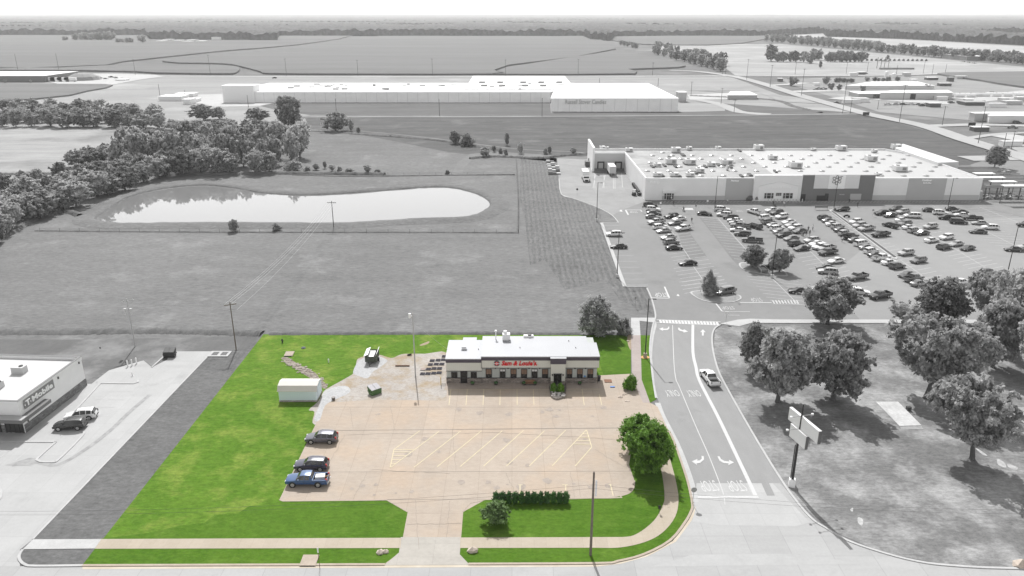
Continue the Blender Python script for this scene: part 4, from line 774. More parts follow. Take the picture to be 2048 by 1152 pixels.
    for pts in ([(685, 1000), (640, 862), (1262, 857)], [(640, 862), (1262, 856)], [(652, 815), (1205, 815)], [(600, 945), (1262, 943)], [(774, 1000), (972, 999)]):
        strip(t, [G(*k) for k in pts[-2:]], .05, None, .082)
    tag(t.build('paving_seam', M('seam', (.27, .24, .215), .9)), kind='structure')
# ================================================================ buildings
GLASS = M('dark_glass', .02, .12, spec=.7); GLASSG = M('grey_glass', .05, .12, spec=.7)
WHITE = M('white_metal', .78, .45); DARK = M('dark_metal', .03, .5); BLACK = M('black_rubber', .02, .8); STEEL = M('galvanised', .35, .45, metal=.3)
def restaurant():
    Y0 = G(1030, 766.5)[1]; fl = .08
    rt = thing('restaurant', (xat(1045, Y0, 0), Y0, 0), 'low restaurant with a white metal roof, dark fascia and red lettering', 'restaurant')
    roofm = PANEL('white_roof_metal', (.35, .355, .375), .6, .88, .04, .5); fas = M('fascia_dark', (.075, .065, .085), .5); wall = PANEL('siding_cream', (.60, .60, .55), .35, .93, .03, .8, .2)
    wall2 = PANEL('siding_sage', (.42, .44, .42), .35, .9, .03, .8, .2); stone = STONE('stone_wainscot', (.17, .145, .13), (.34, .30, .27), .55, .22, .02, .6); trim = M('trim_dark', (.05, .045, .05), .6); trimw = M('trim_white', .7, .6)
    def X(px, Y=Y0, z=2.0): return xat(px, Y, z)
    zt = zat(Y0, 711.5); ztL = zat(Y0, 716.4); Yp = Y0 - 1.0; ztP = zat(Yp, 717); Yb = G(1000, 673.7, zt)[1]; YbL = G(930, 681.3, ztL)[1]
    xl, x1, x2, x3, xr = X(893.4, z=1), X(963.5), X(1101.3, z=2.5), X(1129.8, z=2.5), X(1193.2, z=1)
    zs = zat(Y0, 755.5); zu = zat(Y0 - .35, 735.5); zuL = zat(Y0 - .3, 741.8)
    # shells: stone base, lower wall, projecting upper panel, fascia
    for (a, b, zT, zU, Yk, o_) in ((xl, x1, ztL, zuL, YbL, .25), (x1, x2, zt, zu, Yb, .35), (x2, x3, zt, zu, Yb, .35), (x3, xr, zt, zu, Yb, .35)):
        e = .003 if o_ == .25 else 0
        mb = MB(); mb.box(a + e, b - e, Y0, Yk, zs, zT - .12); mb.build('wall', wall2, rt)
        mb = MB(); mb.box(a - .06, b + .06, Y0 - .12, Yk + .05, 0, zs - .03); mb.build('stone_base', stone, rt)
        MB().box(a - .09, b + .09, Y0 - .17, Y0 - .003, zs - .03, zs + .05).build('sill_band', trim, rt)
        if (a, b) != (x2, x3):
            MB().box(a - .02, b + .02, Y0 - o_, Y0 - .004, zU, zT - .72).build('upper_panel', wall, rt)
            MB().box(a - .04, b + .04, Y0 - o_ - .03, Y0 - .002, zU - .1, zU - .003).build('panel_trim', trim, rt)
            MB().box(a - .08, b + .08, Y0 - o_ - .08, Y0 + .3, zT - .72, zT - .02).build('fascia', fas, rt)
    # side fascia right and left, side upper panel
    MB().box(xr - .004, xr + .3, Y0 - .3, Yb - 5, zu, zt - .72).build('upper_panel', wall, rt); MB().box(xr - .006, xr + .36, Y0 - .43, Yb - 5, zt - .72, zt - .02).build('fascia', fas, rt)
    # roofs, sloping slightly to the rear
    def roof(a, b, yf, yb, zf, zb, th=.16): MB().add([(a, yf, zf), (b, yf, zf), (b, yb, zb), (a, yb, zb), (a, yf, zf-th), (b, yf, zf-th), (b, yb, zb-th), (a, yb, zb-th)], [(0,1,2,3), (7,6,5,4), (0,4,5,1), (1,5,6,2), (2,6,7,3), (3,7,4,0)]).build('roof', roofm, rt)
    roof(xl - .12, x1 + .0, Y0 - .36, YbL + .3, ztL + .05, ztL - .0); roof(x1 - .1, xr - 1.2, Y0 - .45, Yb + .35, zt + .06, zt - .0)
    roof(xr - 1.195, xr + .38, Y0 - .45, Y0 + 5.6, zt + .07, zt + .02); roof(X(925.5, YbL, ztL), X(953, YbL, ztL), YbL + .31, YbL + 1.6, ztL + .0, ztL - .04)
    MB().box(X(925.5, YbL, ztL), X(953, YbL, ztL), YbL + .01, YbL + 1.55, 0, ztL - .21).build('wall', wall2, rt)
    # portico
    MB().box(x2, x3, Yp, Y0 - .13, .9, ztP - .1).build('portico_wall', wall, rt); MB().box(x2 - .05, x3 + .05, Yp - .08, Y0 - .18, 0, .9).build('portico_base', stone, rt)
    MB().box(x2 - .1, x3 + .1, Yp - .1, Y0 + .3, zat(Yp, 728), ztP).build('portico_fascia', fas, rt); MB().box(x2 - .14, x3 + .14, Yp - .14, Y0 - .4, ztP, ztP + .06).build('portico_roof', roofm, rt)
    d = MB().box(X(1107.5, Yp), X(1123, Yp), Yp - .12, Yp - .003, .1, zat(Yp, 747.5)).build('entry_window', GLASS, rt); sub('frame', MB().box(X(1107.5, Yp) - .06, X(1123, Yp) + .06, Yp - .15, Yp - .1, zat(Yp, 747.5), zat(Yp, 747.5) + .08).box(X(1115, Yp) - .03, X(1115, Yp) + .03, Yp - .15, Yp - .122, .1, zat(Yp, 747.5)), trim, d)
    for px in (1105, 1126): MB().box(X(px, Yp) - .1, X(px, Yp) + .1, Yp - .22, Yp - .002, zat(Yp, 751), zat(Yp, 748)).build('wall_lamp', trim, rt)
    # windows
    blind = M('blind_tan', (.20, .13, .09), .6); paper = M('paper_white', .6, .7); blue = M('blue_sign', (.05, .2, .45), .6)
    for i, (a, b, ya, yb) in enumerate([(903, 914.3, 744, 757.5), (942, 953, 744, 757.5), (972, 983, 738, 755.5), (1000, 1010.5, 738, 755), (1021.5, 1032.6, 738, 755), (1042.5, 1053.8, 738, 755), (1063.5, 1074.5, 738, 755), (1084.5, 1095.6, 738, 755), (1133.6, 1144, 738, 755), (1154.5, 1165, 738, 755), (1175, 1186, 738, 755)]):
        xa, xb, z1_, z0_ = X(a), X(b), zat(Y0, ya), zat(Y0, yb)
        w = MB().box(xa, xb, Y0 - .06, Y0 - .003, z0_, z1_).build('window', GLASS, rt)
        sub('frame', MB().box(xa - .05, xa + .03, Y0 - .09, Y0 - .0605, z0_, z1_).box(xb - .03, xb + .05, Y0 - .09, Y0 - .0605, z0_, z1_).box(xa - .05, xb + .05, Y0 - .092, Y0 - .061, z1_ - .03, z1_ + .06).box((xa+xb)/2 - .02, (xa+xb)/2 + .02, Y0 - .085, Y0 - .061, z0_, z1_ - .03), trim, w)
        if i > 1: sub('blind', MB().box(xa + .04, xb - .04, Y0 - .066, Y0 - .0603, z1_ - (.42 if i in (3, 6) else .95), z1_ - .04), paper if i in (3, 6) else blind, w)
    xa, xb = X(922, z=1), X(934, z=1); dr = MB().box(xa, xb, Y0 - .16, Y0 - .003, .1, zat(Y0, 744)).build('door', GLASS, rt); sub('frame', MB().box(xa - .08, xa, Y0 - .19, Y0 - .1, 0, zat(Y0, 744)).box(xb, xb + .08, Y0 - .19, Y0 - .1, 0, zat(Y0, 744)).box(xa - .08, xb + .08, Y0 - .19, Y0 - .1, zat(Y0, 744), zat(Y0, 744) + .15), trim, dr)
    MB().box(X(1170) - .2, X(1170) + .15, Y0 - .03, Y0 - .002, zat(Y0, 754), zat(Y0, 751)).build('notice', blue, rt)
    for px in (991, 1016, 1037, 1058, 1079, 1149.5, 1170.5): MB().box(X(px, Y0-.38) - .12, X(px, Y0-.38) + .12, Y0 - .6, Y0 - .4, zu - .12, zu + .02).build('wall_lamp', trim, rt)
    # vertical joints
    for px in (963.5, 1100.8, 1130.5): MB().box(X(px) - .03, X(px) + .03, Y0 - .43, Y0 - .39, zu, zt - .74).build('corner_trim', trim, rt) if px < 1000 else None
    # sign
    red = M('sign_red', (.62, .02, .03), .4); grey = M('sign_grey', (.10, .11, .12), .5); ys = Y0 - .43; zc = zat(ys, 727)
    cx = X(993.5, ys, 4); lg = MB(); n_ = 20
    lg.tube((cx, ys + .07, zc), (cx, ys - .03, zc), .52, n=24).build('emblem', grey, rt)
    sg = MB(); sg.tube((cx, ys - .03, zc), (cx, ys - .06, zc), .34, n=24).build('emblem_disc', red, rt)
    eb = MB(); eb.box(cx - .55, cx + .55, ys - .075, ys - .03, zc - .05, zc + .05).box(cx - .04, cx + .04, ys - .09, ys - .06, zc - .3, zc + .3).build('emblem_bar', trimw, rt)
    sign_text('sign_letters', "Sam & Louie's.", 1.15, red, rt, (X(1038.5, ys, 4), ys, zc), ext=.06, bold=.035, width=X(1074, ys, 4) - X(1002.5, ys, 4), shear=.25)
    # roof gear
    def rp(px, py, z): y = G(px, py, z)[1]; return xat(px, y, z), y
    x, y = rp(1012.5, 680, zt); MB().box(x - .7, x + .7, y - .5, y + .6, zt + .2, zt + 1.3).box(x - .5, x + .5, y - .35, y + .4, zt, zt + .2).build('exhaust_hood', WHITE, rt, bevel=.08)
    MB().tube((x - .2, y + .2, zt + 1.3), (x - .2, y + .2, zt + 1.75), .4, .3, 10).build('exhaust_cap', WHITE, rt); MB().tube((x - 1.9, y + .4, zt), (x - 1.9, y + .4, zt + 1.5), .09, n=8).tube((x - 1.9, y + .4, zt + 1.5), (x - 1.9, y + .4, zt + 1.75), .28, .2, 8).build('vent_pipe', WHITE, rt)
    x, y = rp(928, 698, ztL); MB().box(x - .4, x + .4, y - .3, y + .3, ztL, ztL + .55).box(x - .5, x + .5, y - .4, y + .4, ztL + .56, ztL + .68).build('roof_fan', WHITE, rt)
    x, y = rp(1057, 674.5, zt); MB().box(x - .9, x + .9, y - .2, y + .5, zt, zt + .35).tube((x + .2, y + .1, zt + .35), (x + .2, y + .1, zt + .5), .35, n=10, mi=1).build('rear_vent', [WHITE, DARK], rt)
    for px, py in ((1040, 696), (1137.5, 682.5), (1151.5, 696.5), (957, 694.5)): x, y = rp(px, py, zt); MB().tube((x, y, (ztL if px < 960 else zt) - .05), (x, y, (ztL if px < 960 else zt) + .28), .08, n=7).build('vent_pipe', STEEL, rt)
    # plinth for neighbours: planter, bench, pots, bin
    pl = thing('stone_planter', (*G(1114, 783), 0), 'round ended planter of pale boulders before the portico', 'planter')
    o = [G(*q) for q in ((1100, 768), (1100, 790), (1104, 797), (1112, 800.5), (1121, 799), (1129, 795), (1131, 788), (1131, 768))]
    MB().prism(smoothpath(o, 2, True), 0, .35).build('planter_wall', STONE('planter_stone', (.25, .22, .2), (.42, .39, .36), .4, .18), pl)
    rk = MB(); rr = random.Random(5); iv, jf = ico()
    for i in range(26):
        px, py = rr.uniform(1103, 1128), rr.uniform(785, 796); x, y = G(px, py); s_ = rr.uniform(.15, .36)
        rk.add([(x + v[0]*s_*rr.uniform(.8, 1.2), y + v[1]*s_*rr.uniform(.8, 1.2), .38 + v[2]*s_*.7) for v in iv], jf)
    rk.build('boulders', M('boulder_pale', (.42, .40, .38), .9, var=.4, vs_=2), pl)
    tag(MB().box(*[0]*6).build('x', trim), 'x') if False else None
    bt = thing('bench', (X(1059.5, z=.3), Y0 - .75, 0), 'brown slatted bench between two pots against the stone base', 'bench'); wd = M('bench_wood', (.22, .12, .07), .7); x = X(1059.5, z=.3); y = Y0 - .75
    MB().box(x - .85, x + .85, y - .25, y + .2, .42, .48).build('seat', wd, bt); MB().box(x - .85, x + .85, y + .2, y + .26, .5, .95).build('backrest', wd, bt)
    for s_ in (-.75, .75): MB().box(x + s_ - .04, x + s_ + .04, y - .22, y + .24, 0, .419).build('leg', trim, bt)
    for px, l in ((945, 'round dark flower pot right of the restaurant side door'), (992, 'round dark flower pot alone under the third window of the main front'), (1048, 'round dark flower pot left of the bench'), (1070, 'round dark flower pot right of the bench'), (1159.5, 'round dark flower pot right of the portico')):
        x = X(px, Y0 - .7, .3); p = thing('flower_pot', (x, Y0 - .7, 0), l, 'flower pot', 'pots along the restaurant front'); MB().tube((x, Y0 - .7, 0), (x, Y0 - .7, .45), .22, .34, 10).build('pot', M('pot_dark', (.07, .06, .055), .8) if 'pot_dark' not in bpy.data.materials else bpy.data.materials['pot_dark'], p)
        mb = MB(); mb.dome((x, Y0 - .7, .45), .36, .28, 9).build('flowers', LF_HEDGE, p)
    x, y = X(1195, z=.5) + .35, Y0 + .8; b_ = thing('litter_bin', (x, y, 0), 'dark litter bin at the right corner of the restaurant', 'bin'); MB().box(x-.25, x+.25, y-.25, y+.25, 0, .9).build('bin_body', trim, b_, bevel=.04); MB().box(x-.28, x+.28, y-.28, y+.28, .91, 1.05).build('lid', trim, b_)
    # bollard gate post left
    x, y = G(882, 771); p = thing('yellow_bollard', (x, y, 0), 'thin yellow bollard with a low rail at the left corner of the restaurant', 'bollard'); MB().tube((x, y, 0), (x, y, 1.6), .07).build('post', M('bollard_yellow', (.55, .38, .12), .6), p); MB().box(x, xl - .1, y - .04, y + .04, .25, .33).build('rail', trim, p)
def small_lot_things():
    # shed
    Y = G(598, 804)[1]; xl, xr = xat(558.5, Y, .5), xat(633.5, Y, .5); z1 = zat(Y, 782); z0 = zat(Y, 800.5); yb = Y + 3.6
    t = thing('shed', ((xl+xr)/2, Y, 0), 'pale blue shed with a cream barn roof on the grass', 'shed'); bl = PANEL('shed_siding', (.62, .71, .74), .3, .92, .03, .8, .2)
    MB().box(xl - .05, xr + .05, Y - .05, yb + .05, 0, z0 - .01).build('foundation', STONE('block', (.32, .29, .28), (.42, .40, .39), .4, .2), t)
    xc = (Y+yb)/2
    pr = [(Y, z0), (Y, z1), (Y + .55, z1 + .65), (xc, z1 + .95), (yb - .55, z1 + .65), (yb, z1), (yb, z0)]
    n = len(pr); MB().add([(xl, a, b) for a, b in pr] + [(xr, a, b) for a, b in pr], [tuple(range(n)), tuple(range(2*n-1, n-1, -1))] + [(i+1, i, i+n, i+1+n) for i in range(n-1)] + [(0, n-1, 2*n-1, n)]).build('walls', bl, t)
    rp = [(Y - .14, z1 - .02), (Y + .5, z1 + .74), (xc, z1 + 1.05), (yb - .5, z1 + .74), (yb + .14, z1 - .02)]; lo = [(a, b - .07) for a, b in rp][::-1]; pr = rp + lo; n = len(pr)
    MB().add([(xl - .18, a, b) for a, b in pr] + [(xr + .18, a, b) for a, b in pr], [(0,1,8,9),(1,2,7,8),(2,3,6,7),(3,4,5,6),(19,18,11,10),(18,17,12,11),(17,16,13,12),(16,15,14,13)] + [((i+1) % n, i, i+n, (i+1) % n+n) for i in range(n)]).build('roof', PANEL('shed_roof', (.60, .575, .53), .9, .9, .03, .7), t)
    d = MB().box(xr + .003, xr + .05, xc - .9, xc + .9, z0, z1 + .1).build('door', bl, t); sub('trim', MB().box(xr + .051, xr + .07, xc - .03, xc + .03, z0, z1 + .1).box(xr + .051, xr + .07, xc - .95, xc - .88, z0, z1 + .1).box(xr + .051, xr + .07, xc + .88, xc + .95, z0, z1 + .1), WHITE, d)
    # green dumpster
    gm = M('dumpster_green', (.07, .14, .05), .6, var=.25, vs_=2); lm = M('dumpster_lid', (.28, .27, .29), .5, var=.2, vs_=3)
    x, y = G(748.5, 789); y += .4
    def dumpster(x, y, ang, w, d, h, label, bm, lidm, group=None):
        t = thing('dumpster', (0, 0, 0), label, 'dumpster', group)
        prof = [(-d/2, .12), (d/2 - .35, .12), (d/2, h), (-d/2 + .1, h - .25), (-d/2, h - .4)]; k = len(prof)
        MB().add([(-w/2, a, b) for a, b in prof] + [(w/2, a, b) for a, b in prof], [tuple(range(k-1, -1, -1)), tuple(range(k, 2*k))] + [(i, (i+1) % k, (i+1) % k + k, i + k) for i in range(k)]).build('body', bm, t)
        for s_ in (-1, 1):
            MB().add([(s_*w/4 - w/4 + .03, -d/2 + .02, h - .34), (s_*w/4 + w/4 - .03, -d/2 + .02, h - .34), (s_*w/4 + w/4 - .03, d/2 + .02, h + .06), (s_*w/4 - w/4 + .03, d/2 + .02, h + .06), (s_*w/4 - w/4 + .03, -d/2 + .02, h - .27), (s_*w/4 + w/4 - .03, -d/2 + .02, h - .27), (s_*w/4 + w/4 - .03, d/2 + .02, h + .13), (s_*w/4 - w/4 + .03, d/2 + .02, h + .13)], [(0,3,2,1), (4,5,6,7), (0,1,5,4), (1,2,6,5), (2,3,7,6), (3,0,4,7)]).build('lid', lidm, t)
            MB().box(s_*(w/2 + .08) - .08, s_*(w/2 + .08) + .08, -d*.35, d*.3, .6, .78).build('fork_pocket', bm, t); MB().box(s_*(w/2 - .15) - .06, s_*(w/2 - .15) + .06, -d/2 + .1, -d/2 + .3, 0, .12).build('caster', BLACK, t)
        MB().box(-w/2 + .02, w/2 - .02, 0, .07, h - .03, h + .01).build('cross_bar', DARK, t) if False else None
        t.location = (x, y, 0); t.rotation_euler = (0, 0, ang); return t
    dumpster(x, y, R(40), 1.9, 1.5, 1.35, 'green dumpster with grey lids on the gravel', gm, lm)
    x, y = G(338, 716); dumpster(x, y + .6, R(5), 2.0, 1.5, 1.5, 'black dumpster at the back corner of the pale paving', M('dumpster_black', .035, .5), M('dumpster_lid_black', .07, .4))
    # skip trailer with white panels
    x, y = G(742, 729); t = thing('skip_trailer', (x, y, 0), 'dark skip trailer loaded with white panels on white gravel', 'trailer'); dk = M('trailer_dark', (.07, .08, .065), .7, var=.3, vs_=2)
    mb = MB(); mb.box(x-1.05, x+1.05, y-.06, y, .5, 1.6); mb.box(x-1.05, x-.99, y+.003, y+3.2, .5, 1.6); mb.box(x+.99, x+1.05, y+.003, y+3.2, .5, 1.6); mb.box(x-1.05, x+1.05, y+3.203, y+3.26, .5, 1.6); mb.box(x-.985, x+.985, y+.005, y+3.2, .5, .56); mb.build('body', dk, t)
    MB().box(x-.6, x+.5, y+.3, y+3, .9, 1.45).build('load', WHITE, t)
    MB().add([(x-1.25, y-.1, 1.65), (x-.45, y-.1, 2.0), (x-.45, y+3.2, 2.05), (x-1.25, y+3.2, 1.7), (x-1.25, y-.1, 1.71), (x-.45, y-.1, 2.06), (x-.45, y+3.2, 2.11), (x-1.25, y+3.2, 1.76)], [(0,3,2,1), (4,5,6,7), (0,1,5,4), (1,2,6,5), (2,3,7,6), (3,0,4,7)]).build('white_panel', WHITE, t)
    MB().add([(x+.95, y+.2, 1.6), (x+1.15, y+.2, 2.1), (x+1.15, y+3.2, 2.15), (x+.95, y+3.2, 1.65), (x+.86, y+.2, 1.62), (x+1.06, y+.2, 2.12), (x+1.06, y+3.2, 2.17), (x+.86, y+3.2, 1.67)], [(0,1,2,3), (7,6,5,4), (0,4,5,1), (1,5,6,2), (2,6,7,3), (3,7,4,0)]).build('white_panel', WHITE, t)
    for s_ in (-1, 1): MB().tube((x + s_*1.08, y+1.6, .36), (x + s_*1.28, y+1.6, .36), .36, n=14).build('wheel', BLACK, t)
    MB().tube((x-.5, y-.06, .5), (x, y-1.1, .45), .05).tube((x+.5, y-.06, .5), (x, y-1.1, .45), .05).tube((x, y-1.1, .45), (x, y-1.1, 0), .06).build('drawbar', DARK, t)
    # black mats beside the restaurant
    mat_m = M('black_panel', (.022, .02, .028), .9, var=.2, vs_=2); fr = M('panel_edge', (.20, .19, .2), .6)
    P = [[(1968, 405)], [(1835, 452), (1900, 447), (1958, 442)], [(1815, 495), (1880, 490), (1940, 490)], [(1735, 547), (1795, 545), (1855, 538), (1915, 538)], [(1730, 597), (1790, 595), (1852, 590), (1912, 585)]]
    for r, row in enumerate(P):
        for i, (a, b) in enumerate(row):
            px, py = 530 + a/5.486, 640 + b/5.486; x, y = G(px, py)
            lab = ('black panel alone against the roof corner behind the other panels' if r == 0 else 'black square panel on the gravel, %s from the left in the %s row' % (ordn(i+1), ordn(r)))
            t = thing('black_panel', (x, y, 0), lab, 'panel', 'black panels laid out left of the restaurant'); c = (.30, .24, .21) if (r, i) == (3, 0) else None
            MB().rbox(x, y, .068, .16, .92, .92, R(-4)).build('frame', fr, t); MB().rbox(x, y, .163, .20, .84, .84, R(-4)).build('board', mat_m if c is None else M('panel_brown', c, .8), t)
    # pit edging, timber, well pipes, grates
    def simple(name, px, py, label, cat, fn, group=None):
        x, y = G(px, py); t = thing(name, (x, y, 0), label, cat, group); fn(t, x, y); return t
    def culvert(t, x, y):
        MB().rbox(x, y + .9, 0, .22, 1.6, 2.0, R(4)).build('slab', M_kerbt, t); MB().box(x - .65, x + .65, y - .16, y - .12, .05, .2).build('opening', DARK, t)
    simple('culvert_slab', 576, 713, 'concrete culvert slab at the head of the stony channel', 'culvert', culvert)
    simple('stump', 607, 696.5, 'small dark rock lying in the green grass behind the culvert', 'rock', lambda t, x, y: MB().dome((x, y, 0), .5, .3, 7).build('rock', M('rock_dark', (.10, .12, .14), .8), t))
    simple('cleanout_pipe', 657.5, 725, 'short white pipe standing in the grass', 'pipe', lambda t, x, y: MB().tube((x, y, 0), (x, y, .7), .1).build('pipe', WHITE, t))
    simple('hydrant', 565, 686, 'small dark hydrant at the back left corner of the lawn', 'hydrant', lambda t, x, y: MB().tube((x, y, 0), (x, y, .8), .13).tube((x-.25, y, .5), (x+.25, y, .5), .08).dome((x, y, .8), .15, .15, 8).build('barrel', DARK, t))
    simple('metal_bucket', 667, 800, 'small grey bucket at the edge of the gravel by the shed', 'bucket', lambda t, x, y: MB().tube((x, y, .06), (x, y, .55), .26, .34, 10).build('pail', M('bucket_grey', (.16, .14, .13), .5), t))
    simple('timber_beam', 805, 733, 'brown timber beam lying on the gravel', 'timber', lambda t, x, y: MB().box(x-1.3, x+1.3, y-.12, y+.12, .06, .28).build('beam', M('timber', (.16, .10, .07), .8), t))
    simple('gravel_mound', 820, 712, 'low black pipe end near the utility pole', 'pipe', lambda t, x, y: MB().tube((x-.5, y, .2), (x+.3, y+.2, .3), .16).build('pipe', BLACK, t)).name = 'drain_pipe'
    simple('square_grate', 1216, 763, 'rusty square grate set in the paving right of the restaurant', 'grate', lambda t, x, y: MB().box(x-.65, x+.65, y-.55, y+.55, .07, .16).build('frame', M('rust', (.20, .10, .06), .8, var=.3, vs_=5), t))
    simple('blue_tub', 1225, 775, 'flat blue tub on the bed edge right of the restaurant', 'tub', lambda t, x, y: MB().box(x-.4, x+.4, y-.15, y+.15, .07, .2).build('tub', M('tub_blue', (.08, .2, .5), .5), t))
    rr = random.Random(11); iv, jf = ico()
    def rock(px, py, sx, sy, h, lab, col=(.50, .43, .37), group=None):
        x, y = G(px, py); t = thing('rock', (x, y, 0), lab, 'rock', group); v = [(x + a*sx*rr.uniform(.8, 1.15), y + b*sy*rr.uniform(.8, 1.15), .05 + max(-.1, c)*h*rr.uniform(.8, 1.1)) for a, b, c in iv]
        MB().add(v, jf).build('rock_mass', M('pale_rock', col, .9, var=.35, vs_=2.5) if 'pale_rock' not in bpy.data.materials else bpy.data.materials['pale_rock'], t)
    rg = 'boulders by the driveway'
    rock(760, 1106.5, .55, .5, .6, 'pale boulder left of the driveway, larger one of two', group=rg); rock(771.5, 1105, .5, .4, .45, 'pale boulder left of the driveway, smaller right one of two', group=rg); rock(944.5, 1103.5, .75, .55, .8, 'pale brown boulder right of the driveway', group=rg)
    rock(1241, 795, .5, .4, .35, 'flat stone in the bed behind the green shrub, larger one'); rock(1254, 803, .5, .3, .2, 'flat stone in the bed nearest the lot, thinner one'); rock(1247, 790, .35, .3, .25, 'small stone in the bed beside the larger flat stone'); rock(1256, 683, .3, .3, .3, 'small stone on the back lawn by the sidewalk')
    # street inlets
    def inlet(t, x, y):
        MB().rbox(x, y, .0, .19, 1.9, 1.9, 0).build('slab', M_kerbt, t); MB().box(x-.85, x+.85, y-.97, y-.952, .02, .15).build('opening', DARK, t)
    simple('storm_inlet', 619, 1122.5, 'tan concrete storm inlet in the street kerb', 'storm drain', inlet)
    simple('storm_inlet', 440, 709, 'concrete pad with two dark grates behind the neighbour paving', 'storm drain', lambda t, x, y: (MB().box(x-1.9, x+1.9, y-1.2, y+1.2, .02, .2).build('slab', M_kerb, t), MB().box(x-1.4, x-.3, y-.7, y+.7, .2, .23).box(x+.3, x+1.4, y-.7, y+.7, .2, .23).build('grate', DARK, t)))
    # small posts and signs
    def post_sign(px, py, h, lab, panel, cat='sign', pm=STEEL, sm=WHITE, w=.45, sh=.5, octo=False, group=None, name='road_sign', back=True, r=.035):
        x, y = G(px, py); t = thing(name, (x, y, 0), lab, cat, group); MB().tube((x, y, 0), (x, y, h), r, n=6).build('post', pm, t)
        if octo:
            k = [(x + w*math.cos(R(22.5+45*i)), h - .3 + w*math.sin(R(22.5+45*i))) for i in range(8)]; MB().add([(a, y - .05, b) for a, b in k] + [(a, y - .08, b) for a, b in k], [tuple(range(8)), tuple(range(15, 7, -1))] + [(i, (i+1) % 8, (i+1) % 8+8, i+8) for i in range(8)]).build('panel', sm, t)
        elif panel: MB().box(x - w/2, x + w/2, y - .08, y - .045, h - sh, h).build('panel', sm, t)
        return t
    grey = M('sign_back', .30, .5); bg_ = 'signs along the entry road'
    post_sign(640, 1140, 3.2, 'thin street sign post on the kerb left of the driveway', True, w=.15, sh=.7, pm=M('post_rust', (.14, .09, .07), .8))
    post_sign(1385, 1010, 2.7, 'octagonal stop sign seen from behind on the grass verge', False, octo=True, sm=grey, w=.4, group=bg_)
    post_sign(1318, 1026, 1.2, 'short dark lantern post beside the curved sidewalk', True, cat='lantern', w=.3, sh=.5, sm=DARK, pm=DARK, name='lantern_post')
    post_sign(1270, 615, 2.6, 'thin grey sign on the grass left of the road, behind the restaurant', True, sm=grey, w=.35, sh=.7)
    post_sign(1451.5, 646, 2.6, 'white round-cornered sign with a dark dot at the crosswalk', True, w=.75, sh=.75, group=bg_); post_sign(1412.5, 588, 2.3, 'white square sign before the cone shaped tree', True, w=.8, sh=.6, group=bg_)
    post_sign(1469.5, 601, 3.0, 'grey sign on the right tip of the kerbed island', True, w=.5, sh=.6, sm=grey, group=bg_)
    post_sign(1260, 432, 2.5, 'grey sign at the delivery road by the west stop line', False, octo=True, sm=grey, w=.4) if False else None
    for px, py, l in ((1320.5, 418, 'white sign on a thin post left of the pickup door'), (1414, 414, 'white sign on a thin post left of the lamp post at the store front'), (1285, 426, 'round grey sign by the west end of the store front'), (1391, 424, 'grey sign by the store crosswalk'), (1744.5, 433, 'dark sign post in the aisle right of the long planting strip')):
        post_sign(px, py, 2.4, l, True, w=.6, sh=.6, sm=WHITE if 'white' in l else grey, group='signs in front of the store')
    post_sign(1605.5, 880/1.0 if False else 672, 1.3, 'small white marker post between the shade trees', True, w=.5, sh=.3, name='marker_post')
    # white concrete slab and patches in the park
    o = MB(); p = [G(*q) for q in ((1751, 804.5), (1796, 804.5), (1843, 852), (1799, 853))]; o.prism(p, 0, .12); tag(o.build('concrete_slab', GM('slab_white', .38, .60, ((.5, .5, 1, 1), (3, .4, 1, 1)))), kind='structure')
    sheet('sandy_apron', [(1799, 853.5), (1843, 852.5), (1847, 859), (1803, 860)], .06, GM('sand', .26, .34, ((2, .5, 1, 1),)))
    sheet('side_path', [(2010, 815), (2400, 815), (2400, 990), (2010, 860)], .06, M_conc_plain if False else M_yard)
    rock(2042, 1132, 1.1, .8, .9, 'big white boulder at the right photo edge by the street', group='white boulders'); 
    for p in ([(1950, 896), (1962, 902), (1975, 912), (1964, 909)], [(1995, 918), (2008, 925), (2012, 936), (1996, 930)], [(2015, 928), (2035, 935), (2032, 940), (2018, 936)], [(1716, 1035), (1726, 1040), (1724, 1052), (1716, 1046)], [(1700, 1020), (1706, 1016), (1705, 1024)]): sheet('bare_patch', smoothpath(p, 3, True), .05, GM('chalk', .32, .48, ((2, .5, 1, 1),)) if 'chalk' not in bpy.data.materials else bpy.data.materials['chalk'])
    simple('transformer_box', 1816.5, 820.5, 'small dark box in the tree shade right of the white slab', 'utility box', lambda t, x, y: MB().box(x-.35, x+.35, y-.3, y+.3, 0, .7).build('case', M('box_dark', .06, .6), t, bevel=.04))
